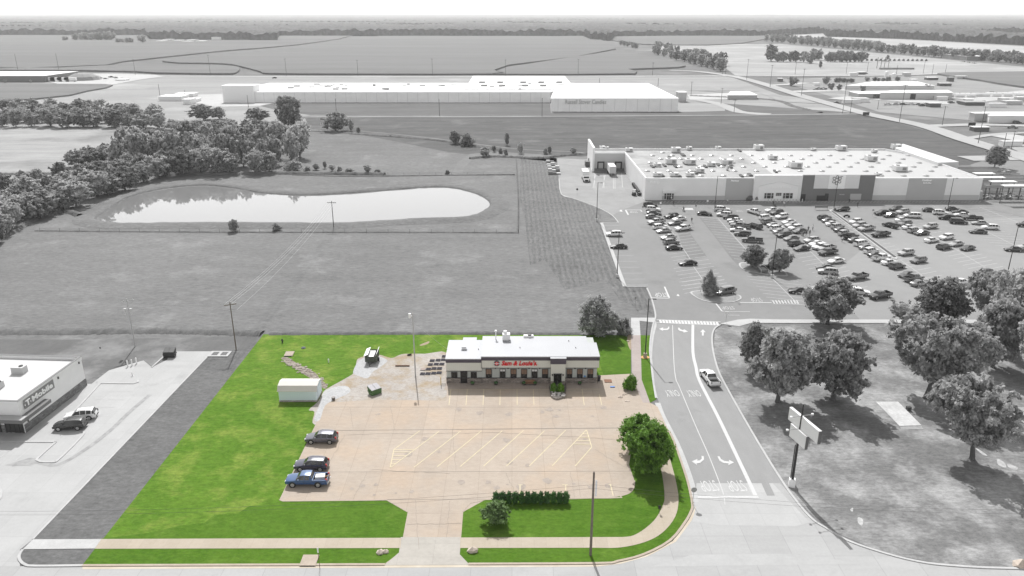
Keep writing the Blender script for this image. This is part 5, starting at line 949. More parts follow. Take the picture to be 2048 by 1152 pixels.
def pylon_sign():
    x, y = G(1583, 972); t = thing('pylon_sign', (x, y, 0), 'tall pole sign with two white cabinets beside the entry road', 'sign'); H_ = 12.2
    MB().rbox(x, y, 0, 1.15, .9, .9, R(-20), top=.9).build('footing', WHITE, t, bevel=.03); MB().tube((x, y, 1.1), (x, y, 7.5), .18, .16, 12).tube((x, y, 7.5), (x, y, 12.6), .14, .09, 10).build('pole', DARK, t)
    MB().tube((x - .28, y, 1.3), (x - .28, y, 6.5), .07, n=6).build('conduit', DARK, t)
    face = M('sign_face', .70, .45); ring = M('sign_edge', .12, .5); a = R(-76)
    def cab(cx_, cy_, z0, z1, L, th): 
        o = MB().rbox(cx_, cy_, z0, z1, L, th, a).build('sign_cabinet', face, t); c, q = math.cos(a), math.sin(a)
        e = MB(); 
        for s_ in (-1, 1): e.rbox(cx_ + c*s_*(L/2 + .03), cy_ + q*s_*(L/2 + .03), z0 - .03, z1 + .03, .06, th + .06, a)
        sub('edge', e, ring, o); sub('top_cap', MB().rbox(cx_, cy_, z1 + .004, z1 + .06, L, th + .05, a), face, o)
    cab(x + .3, y - .5, 8.9, 10.7, 6.6, .38); cab(x - .1, y - .2, 7.0, 8.85, 3.6, .34)
    for z, s0 in ((10.9, 1.6), (9.0, 1.9)):
        d = Vector((math.cos(a + 1.57), math.sin(a + 1.57), 0)); p0 = Vector((x, y, z)); arm = MB(); arm.tube(p0 - d*s0, p0 + d*s0, .04, n=6); 
        arm.build('lamp_arm', STEEL, t)
        for s_ in (-1, 1): e = p0 + d*s0*s_; MB().box(e.x - .14, e.x + .14, e.y - .12, e.y + .12, e.z - .06, e.z + .14).build('floodlight', WHITE, t)
def lamp_posts():
    L = [(1193, 443, 365, 'lamp post on the grass at the bend of the delivery yard'), (1234, 555, 465, 'lamp post on the grass by the west row of stalls'), (1290, 715, 597, 'lamp post on the green verge beside the entry road'),
         (1543.5, 556, 466, 'lamp post on the middle car park island between two trees'), (1429, 423, 352, 'lamp post at the store front left of the pharmacy panel'), (1667, 422, 352, 'lamp post in front of the flower emblem at the head of the planting strip'),
         (1895, 419, 356, 'lamp post at the store front near the right end of the wall'), (2015, 546, 454, 'lamp post at the far right of the car park')]
    for i, (px, py, pt, l) in enumerate(L):
        x, y = G(px, py); h = zat(y, pt); t = thing('lamp_post', (x, y, 0), l, 'lamp post', 'car park lamp posts')
        MB().tube((x, y, 0), (x, y, .9), .36, .34, 14).build('footing', M_kerbt if i == 2 else M_conc_plain, t); MB().tube((x, y, .9), (x, y, h), .11, .075, 8).build('pole', DARK, t)
        MB().box(x, x + 1.3, y - .035, y + .035, h - .12, h - .05).build('arm', DARK, t); MB().box(x + .75, x + 1.4, y - .2, y + .2, h - .15, h - .02).build('lamp_head', DARK, t)
        if i == 2: MB().flat([(x + .9*math.cos(k), y + .7*math.sin(k)) for k in np.linspace(0, 6.28, 12)[:-1]], .075).build('soil_ring', M('soil_orange', (.50, .30, .12), .9), t)
def wire(pts, r=.02, sag=.6, n=8):
    out = []
    for a, b in zip(pts, pts[1:]):
        for i in range(n): t_ = i/n; out.append((a[0]+(b[0]-a[0])*t_, a[1]+(b[1]-a[1])*t_, a[2]+(b[2]-a[2])*t_ - sag*4*t_*(1-t_)))
    out.append(pts[-1]); return out
def utility_poles():
    WG = M('wood_grey', .42, .9, var=.2, vs_=3); WB = M('wood_brown', (.17, .145, .125), .9, var=.25, vs_=3); WD = M('wood_dark', .09, .9); CAB = M('cable', .42, .6); CABD = M('cable_dark', .10, .6); g = 'utility poles'
    def pole(px, py, pt, lab, m, arm=1.2, rot=0, r=.13, tf=0, arms=1, group=g):
        x, y = G(px, py); h = zat(y, pt); t = thing('utility_pole', (x, y, 0), lab, 'utility pole', group); MB().tube((x, y, -.1), (x, y, h), r, r*.7, 8).build('pole', m, t)
        c, q = math.cos(R(rot)), math.sin(R(rot))
        for k in range(arms):
            if arm: a = MB().rbox(x + q*.2, y - .2*c, h - .55 - k*1.1, h - .40 - k*1.1, arm*2, .13, R(rot)).build('crossarm', m, t); 
            if arm and k == 0:
                ins = MB()
                for s_ in (-1, -.45, .45, 1): ins.tube((x + c*arm*s_*.93, y + q*arm*s_*.93 - .2, h - .4), (x + c*arm*s_*.93, y + q*arm*s_*.93 - .2, h - .2), .06, n=6)
                ins.build('insulators', STEEL, t)
        for k in range(tf): s_ = (-1, 1, 0)[k]; MB().tube((x + s_*.55, y - .3, h - 3.0), (x + s_*.55, y - .3, h - 2.0), .28, n=10).dome((x + s_*.55, y - .3, h - 2.0), .28, .12).build('transformer', M('transformer_grey', .5, .5) if 'transformer_grey' not in bpy.data.materials else bpy.data.materials['transformer_grey'], t)
        return x, y, h
    A = pole(270.5, 693, 597, 'grey utility pole with two transformers behind the neighbour building', WG, 1.2, 35, tf=2)
    B = pole(472.5, 700, 604, 'grey utility pole at the back corner of the verge', WB, 1.1, 25); D = pole(667.5, 456, 402, 'dark utility pole with a crossarm on the pond bank', WD, 1.3, 0)
    E = pole(831, 753, 626, 'thin grey utility pole rising from the gravel left of the restaurant', WG, 0, r=.12); MB_ = MB()
    e = bpy.data.objects['utility_pole.003'] if 'utility_pole.003' in bpy.data.objects else None
    x, y, h = E; q = thing('pole_transformer', (x, y, 0), 'white cylindrical transformer hung near the top of the thin grey pole', 'transformer'); MB().tube((x - .5, y, h - .9), (x - .5, y, h - .1), .22, n=10).box(x - .5, x, y - .03, y + .03, h - .6, h - .5).build('tank', WHITE, q)
    Fp = pole(1181, 1111, 944, 'brown utility pole on the front verge near the street', WB, 0, r=.165)
    x, y, h = Fp; q = thing('banner_sign', (x, y, 0), 'small white banner fixed near the top of the brown front pole', 'banner'); MB().box(x + .2, x + .42, y - .02, y + .02, h - 3.3, h - 1.1).build('cloth', WHITE, q)
    def cable(lab, pts, r=.022, m=CAB, sag=.7, name='power_line', group='overhead wires'):
        t = MB().path(wire(pts, sag=sag), r, 4).build(name, m); tag(t, lab, 'power line', group)
    nm = ['front', 'second', 'third', 'rear']
    for k in range(4):
        s_ = (-1, -.4, .4, 1)[k]; a = (A[0] + s_*.9, A[1] + s_*.6, A[2] - .3 - (1.9 if k == 3 else 0)); b = (B[0] + s_*.9, B[1] + s_*.4, B[2] - .3 - (1.5 if k == 3 else 0)); d = (D[0] + s_*1.1, D[1], D[2] - .4)
        cable('pale wire sagging between the two grey poles, %s of four' % ordn(k+1), [a, b], m=CAB); cable('pale wire from the grey pole to the pole on the pond bank, %s of four' % ordn(k+1), [b, d], m=CAB, sag=1.6, r=.03)
    cable('thin pale wire from the thin grey pole down to the restaurant roof', [(E[0], E[1], E[2] - 1.5), (xat(897, G(930, 700, 5)[1], 5), G(930, 700, 5)[1], 5.0)], sag=.2, r=.016)
    for k in range(2):
        z = Fp[2] - 1.7 - k*.5; cable('dark thin wire from the brown front pole toward the left street edge, %s one' % ('upper', 'lower')[k], [(Fp[0], Fp[1], z), (-75, Fp[1] - 2, z - 2)], m=CABD, r=.012, sag=1.4); cable('dark thin wire from the brown front pole toward the right, %s one' % ('upper', 'lower')[k], [(Fp[0], Fp[1], z), (70, Fp[1] - 4, z - .5)], m=CABD, r=.012, sag=1.2)
    for i, (px, py, pt) in enumerate([(1046, 318, 284), (1040, 312, 286)]): pole(px, py, pt, 'pole in the field above the mown strip, %s one' % ('right', 'left')[i], WG, .9, 0, r=.14)
    # far poles: (px, base, top)
    far = [(38, 150, 108, 0), (118, 142, 107, 0), (271, 150, 118, 1), (421, 151, 110, 1), (573, 152, 117, 1), (716, 152, 120, 1), (865, 151.5, 117, 1), (1011, 152, 119, 1), (1156, 151, 118, 1), (1305, 150, 125, 1), (320, 192, 168, 0), (371, 195, 180, 0), (497, 215, 190, 2), (672.5, 222, 197, 2), (879, 232, 198, 0), (1084, 233, 196, 0),
           (1199, 166, 156, 2), (1316, 172, 156, 2), (1382, 190, 163, 1), (1442, 208, 176, 1), (1468, 225, 199, 1), (1493, 160, 118, 1), (1445, 149, 118, 0), (1451, 149, 120, 0), (1540, 175, 130, 1), (1590, 149, 117, 0), (1602.5, 192, 137, 1), (1685, 227, 162, 1), (1692, 148, 124, 0), (1734, 145, 124, 0), (1798.5, 245, 169, 1), (1884, 251, 212, 1), (1956, 288, 212, 1), (2022, 300, 262, 1), (2007, 295, 266, 0), (1755, 219, 200, 2), (1792, 152, 130, 0), (1846, 148, 120, 0), (1864, 149, 128, 0), (1890, 148, 128, 0), (1700, 228, 200, 0), (2046, 290, 268, 2)]
    far.sort()
    for i, (px, py, pt, a) in enumerate(far): pole(px, py, pt, 'distant dark pole beyond the big store, %s from the left' % ordn(i+1), WD, (0, 1.3, 0)[a], 0, r=.2 if py < 200 else .17, group='distant utility poles')
def fences():
    wm = M('fence_wire', .22, .6); pm = M('fence_post', .16, .8)
    def wf(lab, pts, step=6, h=1.15):
        a = [G(*p) for p in pts]; t = thing('wire_fence', (*a[0], 0), lab, 'fence', 'wire fences round the pond')
        mb = MB()
        for z in (.45, .8, 1.1): mb.path([(p[0], p[1], z*h/1.15) for p in a], .02, 4)
        mb.build('wires', wm, t); k = 0
        for p, q in zip(a, a[1:]):
            L_ = math.hypot(q[0]-p[0], q[1]-p[1]); n_ = max(1, int(L_/step))
            for i in range(n_):
                x, y = p[0]+(q[0]-p[0])*i/n_, p[1]+(q[1]-p[1])*i/n_
                if k < 98: MB().tube((x, y, -.1), (x, y, h), .05, n=5).build('post', pm, t); k += 1
    wf('wire fence running along the near side of the pond', [(80, 463), (560, 466), (1036, 466)]); wf('wire fence running away from the camera right of the pond', [(1036.5, 466), (1036.5, 400), (1033.5, 346)]); wf('wire fence behind the pond along the wood', [(585, 351), (1030, 350)])
def neighbour_shop():
    fx, fy = G(51, 866.5); bx, by = G(173.5, 771); h = zat(fy, 803)
    ux, uy = bx-fx, by-fy; L_ = math.hypot(ux, uy); ux, uy = ux/L_, uy/L_; wx, wy = -uy, ux      # u: away along the right wall, w: leftwards
    t = thing('shop_building', (fx, fy, 0), 'white flat roofed phone shop with a stone base at the lower left edge', 'shop'); Wd = 26
    def P(a, b): return (fx + ux*a + wx*b, fy + uy*a + wy*b)
    def pr(mb, a0, a1, b0, b1, z0, z1, mi=0): return mb.prism([P(a0, b0), P(a1, b0), P(a1, b1), P(a0, b1)], z0, z1, mi)
    wall = M('stucco_white', .72, .8, var=.06, vs_=1); stone = STONE('grey_stone', .13, .24, .6, .25, .02, .7); stone2 = STONE('pale_stone', .30, .42, .6, .25, .02, .7)
    pr(MB(), 0, L_, 0, Wd, 1.35, h - .65).build('wall', wall, t); pr(MB(), -.08, L_ + .08, -.08, Wd, 0, 1.34).build('stone_base', stone, t)
    mb = MB(); pr(mb, -.05, .28, -.05, Wd, h - .646, h); pr(mb, L_ - .28, L_ + .05, -.05, Wd, h - .646, h); pr(mb, .285, L_ - .285, -.05, .28, h - .646, h); mb.build('parapet', wall, t)
    pr(MB(), .283, L_ - .283, .283, Wd, h - .64, h - .55).build('roof', M('roof_membrane', .52, .6), t)
    mb = MB(); pr(mb, -.09, .31, -.09, Wd, h + .003, h + .06); pr(mb, L_ - .31, L_ + .09, -.09, Wd, h + .003, h + .06); pr(mb, .312, L_ - .312, -.09, .31, h + .003, h + .06); mb.build('coping', M('coping_dark', .16, .5), t)
    # awning round the front corner
    aw = M('awning_grey', .16, .5); z0 = zat(fy, 838); pr(MB(), -1.5, -.1, -1.1, Wd, z0, z0 + .55).build('awning', aw, t); pr(MB(), -.097, 5.5, -1.1, -.1, z0, z0 + .55).build('awning', aw, t); pr(MB(), -1.45, -.1, -1.05, Wd, z0 + .56, z0 + .62).build('awning_top', M('awning_top', .40, .6), t)
    # sign on the right wall
    c = P(2.35, -.12); ang = math.atan2(uy, ux); s0, s1 = .9, 8.2; sb = pr(MB(), s0, s1, -.14, -.1, h - 1.85, h - .35).build('sign_board', M('sign_grey_mid', .22, .6), t)
    m_ = M('sign_letters_white', .85, .5)
    def txt(s, a, z, size, width, nm='sign_letters'):
        me = text_mesh(s, size, .05, .03); xs = [v.co.x for v in me.vertices]; me.transform(Matrix.Scale(width/(max(xs)-min(xs)), 4, (1, 0, 0))); me.materials.clear(); me.materials.append(m_)
        p = P(a, -.2); me.transform(Matrix.Translation((p[0], p[1], z)) @ Matrix.Rotation(ang, 4, 'Z') @ Matrix.Rotation(math.pi/2, 4, 'X')); me.transform(Matrix.Translation(-t.location)); o = bpy.data.objects.new(nm, me); C.objects.link(o); o.parent = t
    txt('T', 1.75, h - 1.1, 1.25, 1.0); txt('Mobile', 5.2, h - 1.1, 1.2, 5.0)
    sq = MB(); pr(sq, 1.0, 1.16, -.19, -.14, h - 1.35, h - 1.1); pr(sq, 2.35, 2.5, -.19, -.14, h - 1.35, h - 1.1); sq.build('sign_dots', m_, t)
    for a in (1.0, 9.5, 15.2, 21.5):
        p = P(a, -.12); MB().tube((p[0], p[1], (h-.9 if a > 3 else z0 - 1)), (p[0] + .001, p[1], (h-.55 if a > 3 else z0 - .65)), .12, n=8).build('wall_lamp', M('lamp_dark', .1, .5) if 'lamp_dark' not in bpy.data.materials else bpy.data.materials['lamp_dark'], t)
    # front glazing: windows in dark frames between stone piers
    fr = M('frame_black', .03, .5)
    for b0, b1 in ((.9, 1.9),): pass
    def fp(px): # b along the front for pixel px at z 1
        y = fy; return (fx - xat(px, fy, 1))/(-wx) if wx else 0
    for a, b in ((11, 52 - 4), (-40, 1)):
        b1, b0 = fp(a), fp(b); w = pr(MB(), -.12, -.085, b0, b1, .15, z0 - .25).build('shop_window', GLASSG, t); mm = MB(); n_ = 4
        for i in range(n_+1): q = b0 + (b1-b0)*i/n_; pr(mm, -.17, -.122, q - .05, q + .05, .1, z0 - .2)
        pr(mm, -.165, -.123, b0, b1, 1.9, 1.98); sub('frame', mm, fr, w)
    pr(MB(), -.1, -.002, -.1, fp(48.5), .1, z0 - .05).build('corner_pier', wall, t)
    # rooftop units
    def unit(px, py, w, d, hh, nm='rooftop_unit'):
        zr = h - .55; x, y = G(px, py, zr); MB().rbox(x, y, zr, zr + hh, w, d, ang - 1.57, top=.95).rbox(x, y, zr + hh, zr + hh + .08, w*.97, d*.97, ang - 1.57, 1).tube((x + .4, y, zr + hh + .08), (x + .4, y, zr + hh + .2), .35, n=12, mi=2).build(nm, [M('unit_grey', .45, .5), M('unit_top', .6, .5), DARK], t, bevel=.02)
    unit(40, 745, 2.1, 1.3, 1.1); unit(-4, 776, 1.4, 1.4, 1.0)
    # bollards
    for i, (px, py) in enumerate([(256, 733), (264.5, 731), (273.5, 727.5)]):
        x, y = G(px, py); b = thing('bollard', (x, y, 0), 'white bollard at the back of the pale paving, %s of three' % ('left one', 'middle one', 'right one')[i], 'bollard', 'white bollards'); MB().tube((x, y, 0), (x, y, 1.15), .12, n=10).dome((x, y, 1.15), .12, .1).build('post', WHITE, b)
    x, y = G(265, 752); b = thing('bollard', (x, y, 0), 'short white bollard standing alone before the other three', 'bollard', 'white bollards'); MB().tube((x, y, 0), (x, y, .7), .1, n=10).dome((x, y, .7), .1, .08).build('post', WHITE, b)
def big_store():
    Y0 = G(1600, 400.5)[1]; zT = zat(Y0, 356); zE = zat(Y0, 349.3)
    t = thing('big_store', (xat(1600, Y0, 0), Y0, 0), 'huge flat white roofed superstore with grey panels and a six petal emblem', 'store')
    X = lambda px, z=4.0, Y=Y0: xat(px, Y, z)
    xl, xr = X(1289.8, 3), X(1961, 3); Yd = G(1220, 343)[1]; xd0, xd1 = xat(1188.5, Yd, 2), xat(1248.5, Yd, 2); Yb = G(1400, 297, zT)[1]
    wl = M('wall_light', .80, .7, var=.06, vs_=.3); wlo = M('wall_lower', .52, .7); wd = M('wall_panel_mid', .45, .7, var=.05, vs_=.3); wdk = M('wall_panel_dark', .19, .7); wside = PANEL('wall_side', .72, 4.0, .85, .08, .8); roof1 = GM('store_roof', .31, .41, ((.03, .5, 1, 1), (.2, .5, 1, 1)), bump=0, c3=.25, c3lim=.60, c3scale=.08, rough=.6, grain=.1, gs=.5); roof2 = M('store_roof_white', .42, .55, var=.05, vs_=.1)
    xm = X(1290, 4)
    # main body: left-front wall skewed along the measured side line
    body = [(xl, Y0), (xr, Y0), (xr, Yb - 12), (xr - 6, Yb), (xd0, Yb), (xd0, Yd), (xd1, Yd)]
    MB().prism(body, 0, zT - .8).build('wall', wside, t)
    ins = [(xl + .5, Y0 + .5), (xr - .5, Y0 + .5), (xr - .5, Yb - 12), (xr - 6.5, Yb - .5), (xd0 + .5, Yb - .5), (xd0 + .5, Yd + .5), (xd1 + .4, Yd + .5)]
    MB().prism(ins, zT - .79, zT - .68).build('roof', roof1, t)
    rx0 = X(1510, zT); MB().flat([(rx0 + 9, Y0 + .6), (xr - .6, Y0 + .6), (xr - .6, Yb - 13), (xr - 7, Yb - .6), (xat(1480, Yb, zT), Yb - .6)], zT - .66).build('roof_membrane', roof2, t)
    mb = MB(); n = len(body); w_ = .4
    strip(mb, [(p[0], p[1]) for p in body] + [body[0]], w_, zT - .795, zT, off=-w_/2 if False else .2); mb.build('parapet', wl, t)
    # facade panels
    f1 = Y0 - .12
    def pan(a, b, ya, yb, m, d=.12, nm='wall_panel', Yf=None):
        Yq = (Yf or Y0) - d; x0, x1 = xat(a, Yq, 4), xat(b, Yq, 4); return MB().box(x0, x1, Yq, (Yf or Y0) - .004, max(0, zat(Yq, yb)), zat(Yq, ya)).build(nm, m, t)
    pan(1290, 1325, 356.2, 400.5, wl); pan(1325.2, 1451, 356.2, 391.5, wl); pan(1325.2, 1451, 391.7, 400.5, wlo); pan(1451.2, 1505.5, 356.2, 400.5, wd, .16)
    Ye = Y0 - 1.2; ent = MB().box(X(1505.7, 5), X(1601, 5), Ye, Y0 - .003, 0, zE).build('entrance_block', wl, t)
    mb = MB(); a, b, c = xat(1519, Ye, 7), xat(1560, Ye, 8), xat(1598, Ye, 7); za, zb = zat(Ye, 372), zat(Ye, 362.5)
    mb.add([(a, Ye - .16, 0), (c, Ye - .16, 0), (c, Ye - .16, za), (b, Ye - .16, zb), (a, Ye - .16, za), (a, Ye - .003, 0), (c, Ye - .003, 0), (c, Ye - .003, za), (b, Ye - .003, zb), (a, Ye - .003, za)], [(0,1,2,3,4), (0,4,9,5), (4,3,8,9), (3,2,7,8), (2,1,6,7)]).build('gable_panel', M('gable_light', .88, .7), t)
    gw = MB(); gw.tube((a, Ye - .3, za), (b, Ye - .3, zb), .12, n=4).tube((b, Ye - .3, zb), (c, Ye - .3, za), .12, n=4); gw.build('gable_trim', WHITE, t)
    Yc = Y0 - 1.0; cb = MB().box(X(1601.3, 5), X(1745.5, 5), Yc, Y0 - .003, 0, zE).build('centre_block', wdk, t)
    def cp(a, b, ya, yb, m, nm='wall_panel'): return MB().box(xat(a, Yc, 6), xat(b, Yc, 6), Yc - .1, Yc - .003, zat(Yc, yb), zat(Yc, ya)).build(nm, m, t)
    cp(1628, 1656.8, 350, 377, M('panel_l', .72, .6)); cp(1657, 1689.8, 350, 377.5, M('panel_ll', .92, .6)); cp(1690, 1718, 350, 377, M('panel_l2', .72, .6)); cp(1704, 1726, 387.5, 399.5, M('panel_sign', .45, .6), 'notice_panel')
    pan(1745.7, 1814.5, 356.2, 390.5, wl); pan(1745.7, 1814.5, 390.7, 400.5, wlo); pan(1814.7, 1890.5, 356.2, 400.5, wd, .16); pan(1890.7, 1961, 356.2, 390, wl); pan(1890.7, 1961, 390.2, 400.5, wlo)
    # doors, glazing, canopy
    gl = M('door_glass', .04, .2, spec=.6); frm = M('frame_grey', .5, .5)
    def door(a, b, ya, yb, Yf, nm='door', m=gl, k=3):
        x0, x1, z0, z1 = xat(a, Yf, 1.5), xat(b, Yf, 1.5), max(.05, zat(Yf, yb)), zat(Yf, ya); d = MB().box(x0, x1, Yf - .25, Yf - .165, z0, z1).build(nm, m, t); mm = MB()
        for i in range(k+1): q = x0 + (x1-x0)*i/k; mm.box(q - .06, q + .06, Yf - .3, Yf - .252, z0, z1)
        mm.box(x0, x1, Yf - .29, Yf - .253, z1 - .8, z1 - .68); sub('frame', mm, frm, d)
    for a, b in ((1528, 1532), (1533, 1541), (1542, 1546), (1565.5, 1569.5), (1570.5, 1578), (1579, 1584.5)): door(a, b, 386, 396.5, Ye, k=1, nm='door' if b - a > 6 else 'window')
    door(1551, 1561.5, 385.5, 391.5, Ye, 'window', k=3); door(1333.5, 1342, 386.5, 399, Y0 - .1, k=2); door(1328.5, 1332, 387, 397.5, Y0 - .1, 'window', k=1); door(1343.5, 1347, 387, 397.5, Y0 - .1, 'window', k=1)
    MB().box(X(1326.5, 4), X(1350, 4), Y0 - 1.6, Y0 - .13, zat(Y0, 384), zat(Y0, 381)).build('canopy', WHITE, t)
    for a, b, ya, yb in ((1601.8, 1611, 388, 399.5), (1634, 1656, 391, 400), (1650, 1657, 387, 400)): MB().box(xat(a, Yc, 2), xat(b, Yc, 2), Yc - .14 - (.02 if a == 1650 else 0), Yc - .004, .05, zat(Yc, ya)).build('recess_window', gl, t)
    for a in (1681.5, 1687): MB().box(xat(a, Yc, 3) - .4, xat(a, Yc, 3) + .4, Yc - .1, Yc - .004, zat(Yc, 390), zat(Yc, 388)).build('notice', M('notice_grey', .4, .6) if a < 1685 else bpy.data.materials['notice_grey'], t)
    # lettering and emblem
    Wt = M('letter_white', .97, .4)
    def tx(s, px0, px1, py, hp, Yf, m=Wt, nm='sign_letters'):
        z = zat(Yf, py); x0, x1 = xat(px0, Yf, z), xat(px1, Yf, z); sign_text(nm, s, (zat(Yf, py - hp/2) - zat(Yf, py + hp/2))*1.35, m, t, ((x0+x1)/2, Yf, z), ext=.06, width=x1-x0, bold=.04)
    tx('Pickup', 1299.5, 1319, 364.5, 5, Y0 - .2); tx('Pharmacy', 1462, 1478, 361.5, 3, Y0 - .24); tx('Grocery & Home', 1536, 1582, 374.5, 5, Ye - .24); tx('Outdoor', 1844, 1864, 360.5, 4, Y0 - .24); tx('Garden Shop', 1846, 1863, 366, 2, Y0 - .24); tx('Walmart', 1661, 1686, 373, 4, Yc - .17)
    zc = zat(Yc, 360); xc = xat(1673.5, Yc, zc); ek = MB()
    for k in range(6):
        a = R(90 + 60*k); d = Vector((math.cos(a), 0, math.sin(a))); nrm = Vector((-math.sin(a), 0, math.cos(a))); c_ = Vector((xc, Yc - .2, zc)); pts = [c_ + d*.45, c_ + d*.8 + nrm*.38, c_ + d*1.35 + nrm*.42, c_ + d*1.7, c_ + d*1.35 - nrm*.42, c_ + d*.8 - nrm*.38, c_ + d*.45]
        ek.path([tuple(p) for p in pts], .075, 5)
    ek.build('emblem', M('emblem_dark', .06, .5), t)
    # dock wall
    Yk = Yd - .12; MB().box(xd0 + .01, xd1 - .01, Yk, Yd - .003, 0, zat(Yd, 307.5)).build('dock_wall', M('dock_grey', .5, .7), t); MB().box(xd0 + .05, xd1 - .05, Yk - .3, Yk - .004, .3, zat(Yk, 336.5)).build('dock_bumper', wdk, t)
    for i, (a, b) in enumerate(((1194.5, 1208.5), (1230, 1243.5))):
        x0, x1 = xat(a, Yk, 3), xat(b, Yk, 3); s_ = MB(); z0, z1 = zat(Yk, 337), zat(Yk, 323)
        s_.box(x0, x0 + .45, Yk - .5, Yk - .31 if False else Yk - .005, z0, z1).box(x1 - .45, x1, Yk - .5, Yk - .005, z0, z1).box(x0 + .455, x1 - .455, Yk - .5, Yk - .005, z1 - .45, z1); o = s_.build('dock_shelter', DARK, t); sub('dock_door', MB().box(x0 + .46, x1 - .46, Yk - .1, Yk - .007, z0 + .4, z1 - .46), M('dock_door', .5, .6) if 'dock_door' not in bpy.data.materials else bpy.data.materials['dock_door'], o)
    x0 = xat(1182, Yd, 6); MB().box(xd0 - .8, xd0 - .003, Yd - .5, Yd + 22, 0, zat(Yd, 291)*.93).build('fin_wall', wl, t)
    # right annex at the back
    zA = zT + .5; A = [G(*q, zA) for q in ((1806, 287.5), (1918, 323.8), (1876, 325), (1790, 296))]; MB().prism(A, 0, zA).build('annex', M('annex_white', .62, .6), t)
    zq = zT*.6; MB().box(xr - .3, xr + 1.8, Y0 + 1.2, Y0 + 4.5, 0, zat(Y0, 384)).build('garden_door_block', wd, t)
    # roof gear. unit helper
    zr = zT - .66; um = M('unit_white', .60, .5, var=.1, vs_=1); ud = M('unit_side', .25, .6); pt = M('pipe_dark', .10, .7)  # roof pipes get one even dark grey
    def rp(px, py): y = G(px, py, zr)[1]; return xat(px, y, zr), y
    def unit(px, py, w, d, h_, nm='rooftop_unit', m=um):
        x, y = rp(px, py); w *= .72; d *= .8; h_ = .4 + h_*.55; MB().box(x - w/2, x + w/2, y, y + d, zr + .3, zr + h_).box(x - w*.4, x + w*.4, y + .2, y + d - .2, zr, zr + .3, 1).box(x + w*.05, x + w*.38, y - .04, y - .003, zr + .6, zr + h_*.8, 1).tube((x - w*.2, y + d/2, zr + h_), (x - w*.2, y + d/2, zr + h_ + .25), min(w, d)*.2, n=8, mi=1).build(nm, [m, ud], t)
    for u in [(1259, 304, 4, 3, 2), (1353, 306, 5, 4, 3), (1343, 329, 5.5, 4, 3), (1381.5, 330, 5.5, 4, 3), (1379, 301, 3, 2.5, 2), (1437, 300, 3, 2.5, 1.8), (1455.5, 331, 5.5, 4, 3), (1424, 333.5, 4, 3, 2), (1316, 334, 3.5, 2.5, 1.6), (1401, 346, 4, 3, 2.2), (1519, 301, 5, 4, 3.2), (1547, 320, 4.5, 3, 2.4), (1593, 337, 6, 4, 3.4), (1315, 354, 4, 2.5, 1.8), (1349, 354, 4, 2.5, 1.8), (1381, 354, 4, 2.5, 1.8), (1455, 341, 1.2, 1.2, 2.6), (1628, 302, 3, 2, 1.2), (1684, 302, 5.5, 3.5, 3), (1745, 323, 5.5, 4, 3), (1803, 344, 6, 4, 3), (1794, 299, 5, 3, 3), (1750, 306, 3, 2, 1.6), (1758, 352, 3, 2, 1), (1205, 299, 3, 3, 1.6), (1214, 300, 2, 2, 1.6)]: unit(*u)
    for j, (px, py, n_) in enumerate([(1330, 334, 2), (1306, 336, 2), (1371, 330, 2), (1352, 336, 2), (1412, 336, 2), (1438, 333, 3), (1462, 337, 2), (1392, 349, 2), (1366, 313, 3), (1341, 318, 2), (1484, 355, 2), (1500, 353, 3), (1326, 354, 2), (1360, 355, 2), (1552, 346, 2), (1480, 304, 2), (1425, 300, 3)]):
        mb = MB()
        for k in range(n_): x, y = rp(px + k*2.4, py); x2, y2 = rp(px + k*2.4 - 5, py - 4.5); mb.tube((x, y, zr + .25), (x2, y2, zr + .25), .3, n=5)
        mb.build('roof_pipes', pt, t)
    sk = M('skylight_dome', .36, .3, spec=.5); k = 0
    cols_ = []
    for r_ in range(8):
        py = 352 - [0, 9.5, 18, 26, 33.5, 40.5, 46.5, 51.5][r_]
        for c_ in range(14):
            px = 1290 + c_*45*(py-YH)/(352-YH) + (1 if r_ % 2 else 22)*(py-YH)/(352-YH) + (0) - (352-py)*.0
            px = CX + (px - CX)*1.0
            x, y = rp(px + (352-py)*.35, py); q = 1980 - (356 - py)*2.0
            if px > q - 25 or px < 1270 or k >= 85 or (px > 1580 and False): continue
            MB().dome((x, y, zr), 1.15, .55, 9).build('skylight', sk, t); k += 1
    # garden centre to the right: strip roofs over shelves
    g = thing('garden_canopy', (xr + 12, Y0, 0), 'open garden yard with white strip roofs right of the store', 'canopy'); gp = M('canopy_steel', .10, .6)
    for a, b, py in ((1948, 1987, 347), (1961, 2008, 355), (1981, 2031, 363.5), (2005, 2062, 371.8)):
        z = 6.2; x0, y = G(a, py, z); x1 = xat(b, y, z); MB().box(x0, x1, y - 1.2, y + 1.2, z, z + .22).build('strip_roof', WHITE, g)
        for x in (x0 + .3, x1 - .3): MB().tube((x, y, 0), (x, y, z), .12, n=6).build('post', gp, g)
    xg0, yg = xr + 1.9, Y0 + .4; mb = MB()
    for i in range(12): y = yg + 4 + i*2.6; mb.box(xg0, xg0 + 24, y, y + 1.1, 5.1, 5.3)
    mb.build('shade_mesh', gp, g); MB().box(xg0, xg0 + 34, yg + .4, yg + .8, 4.2, 5.0).build('beam', M('beam_grey', .3, .6), g)
    for i in range(9): x = xg0 + .2 + i*4; MB().box(x, x + .3, yg + .3, yg + .6, 0, 4.2).build('post', gp, g)
    rr = random.Random(2)
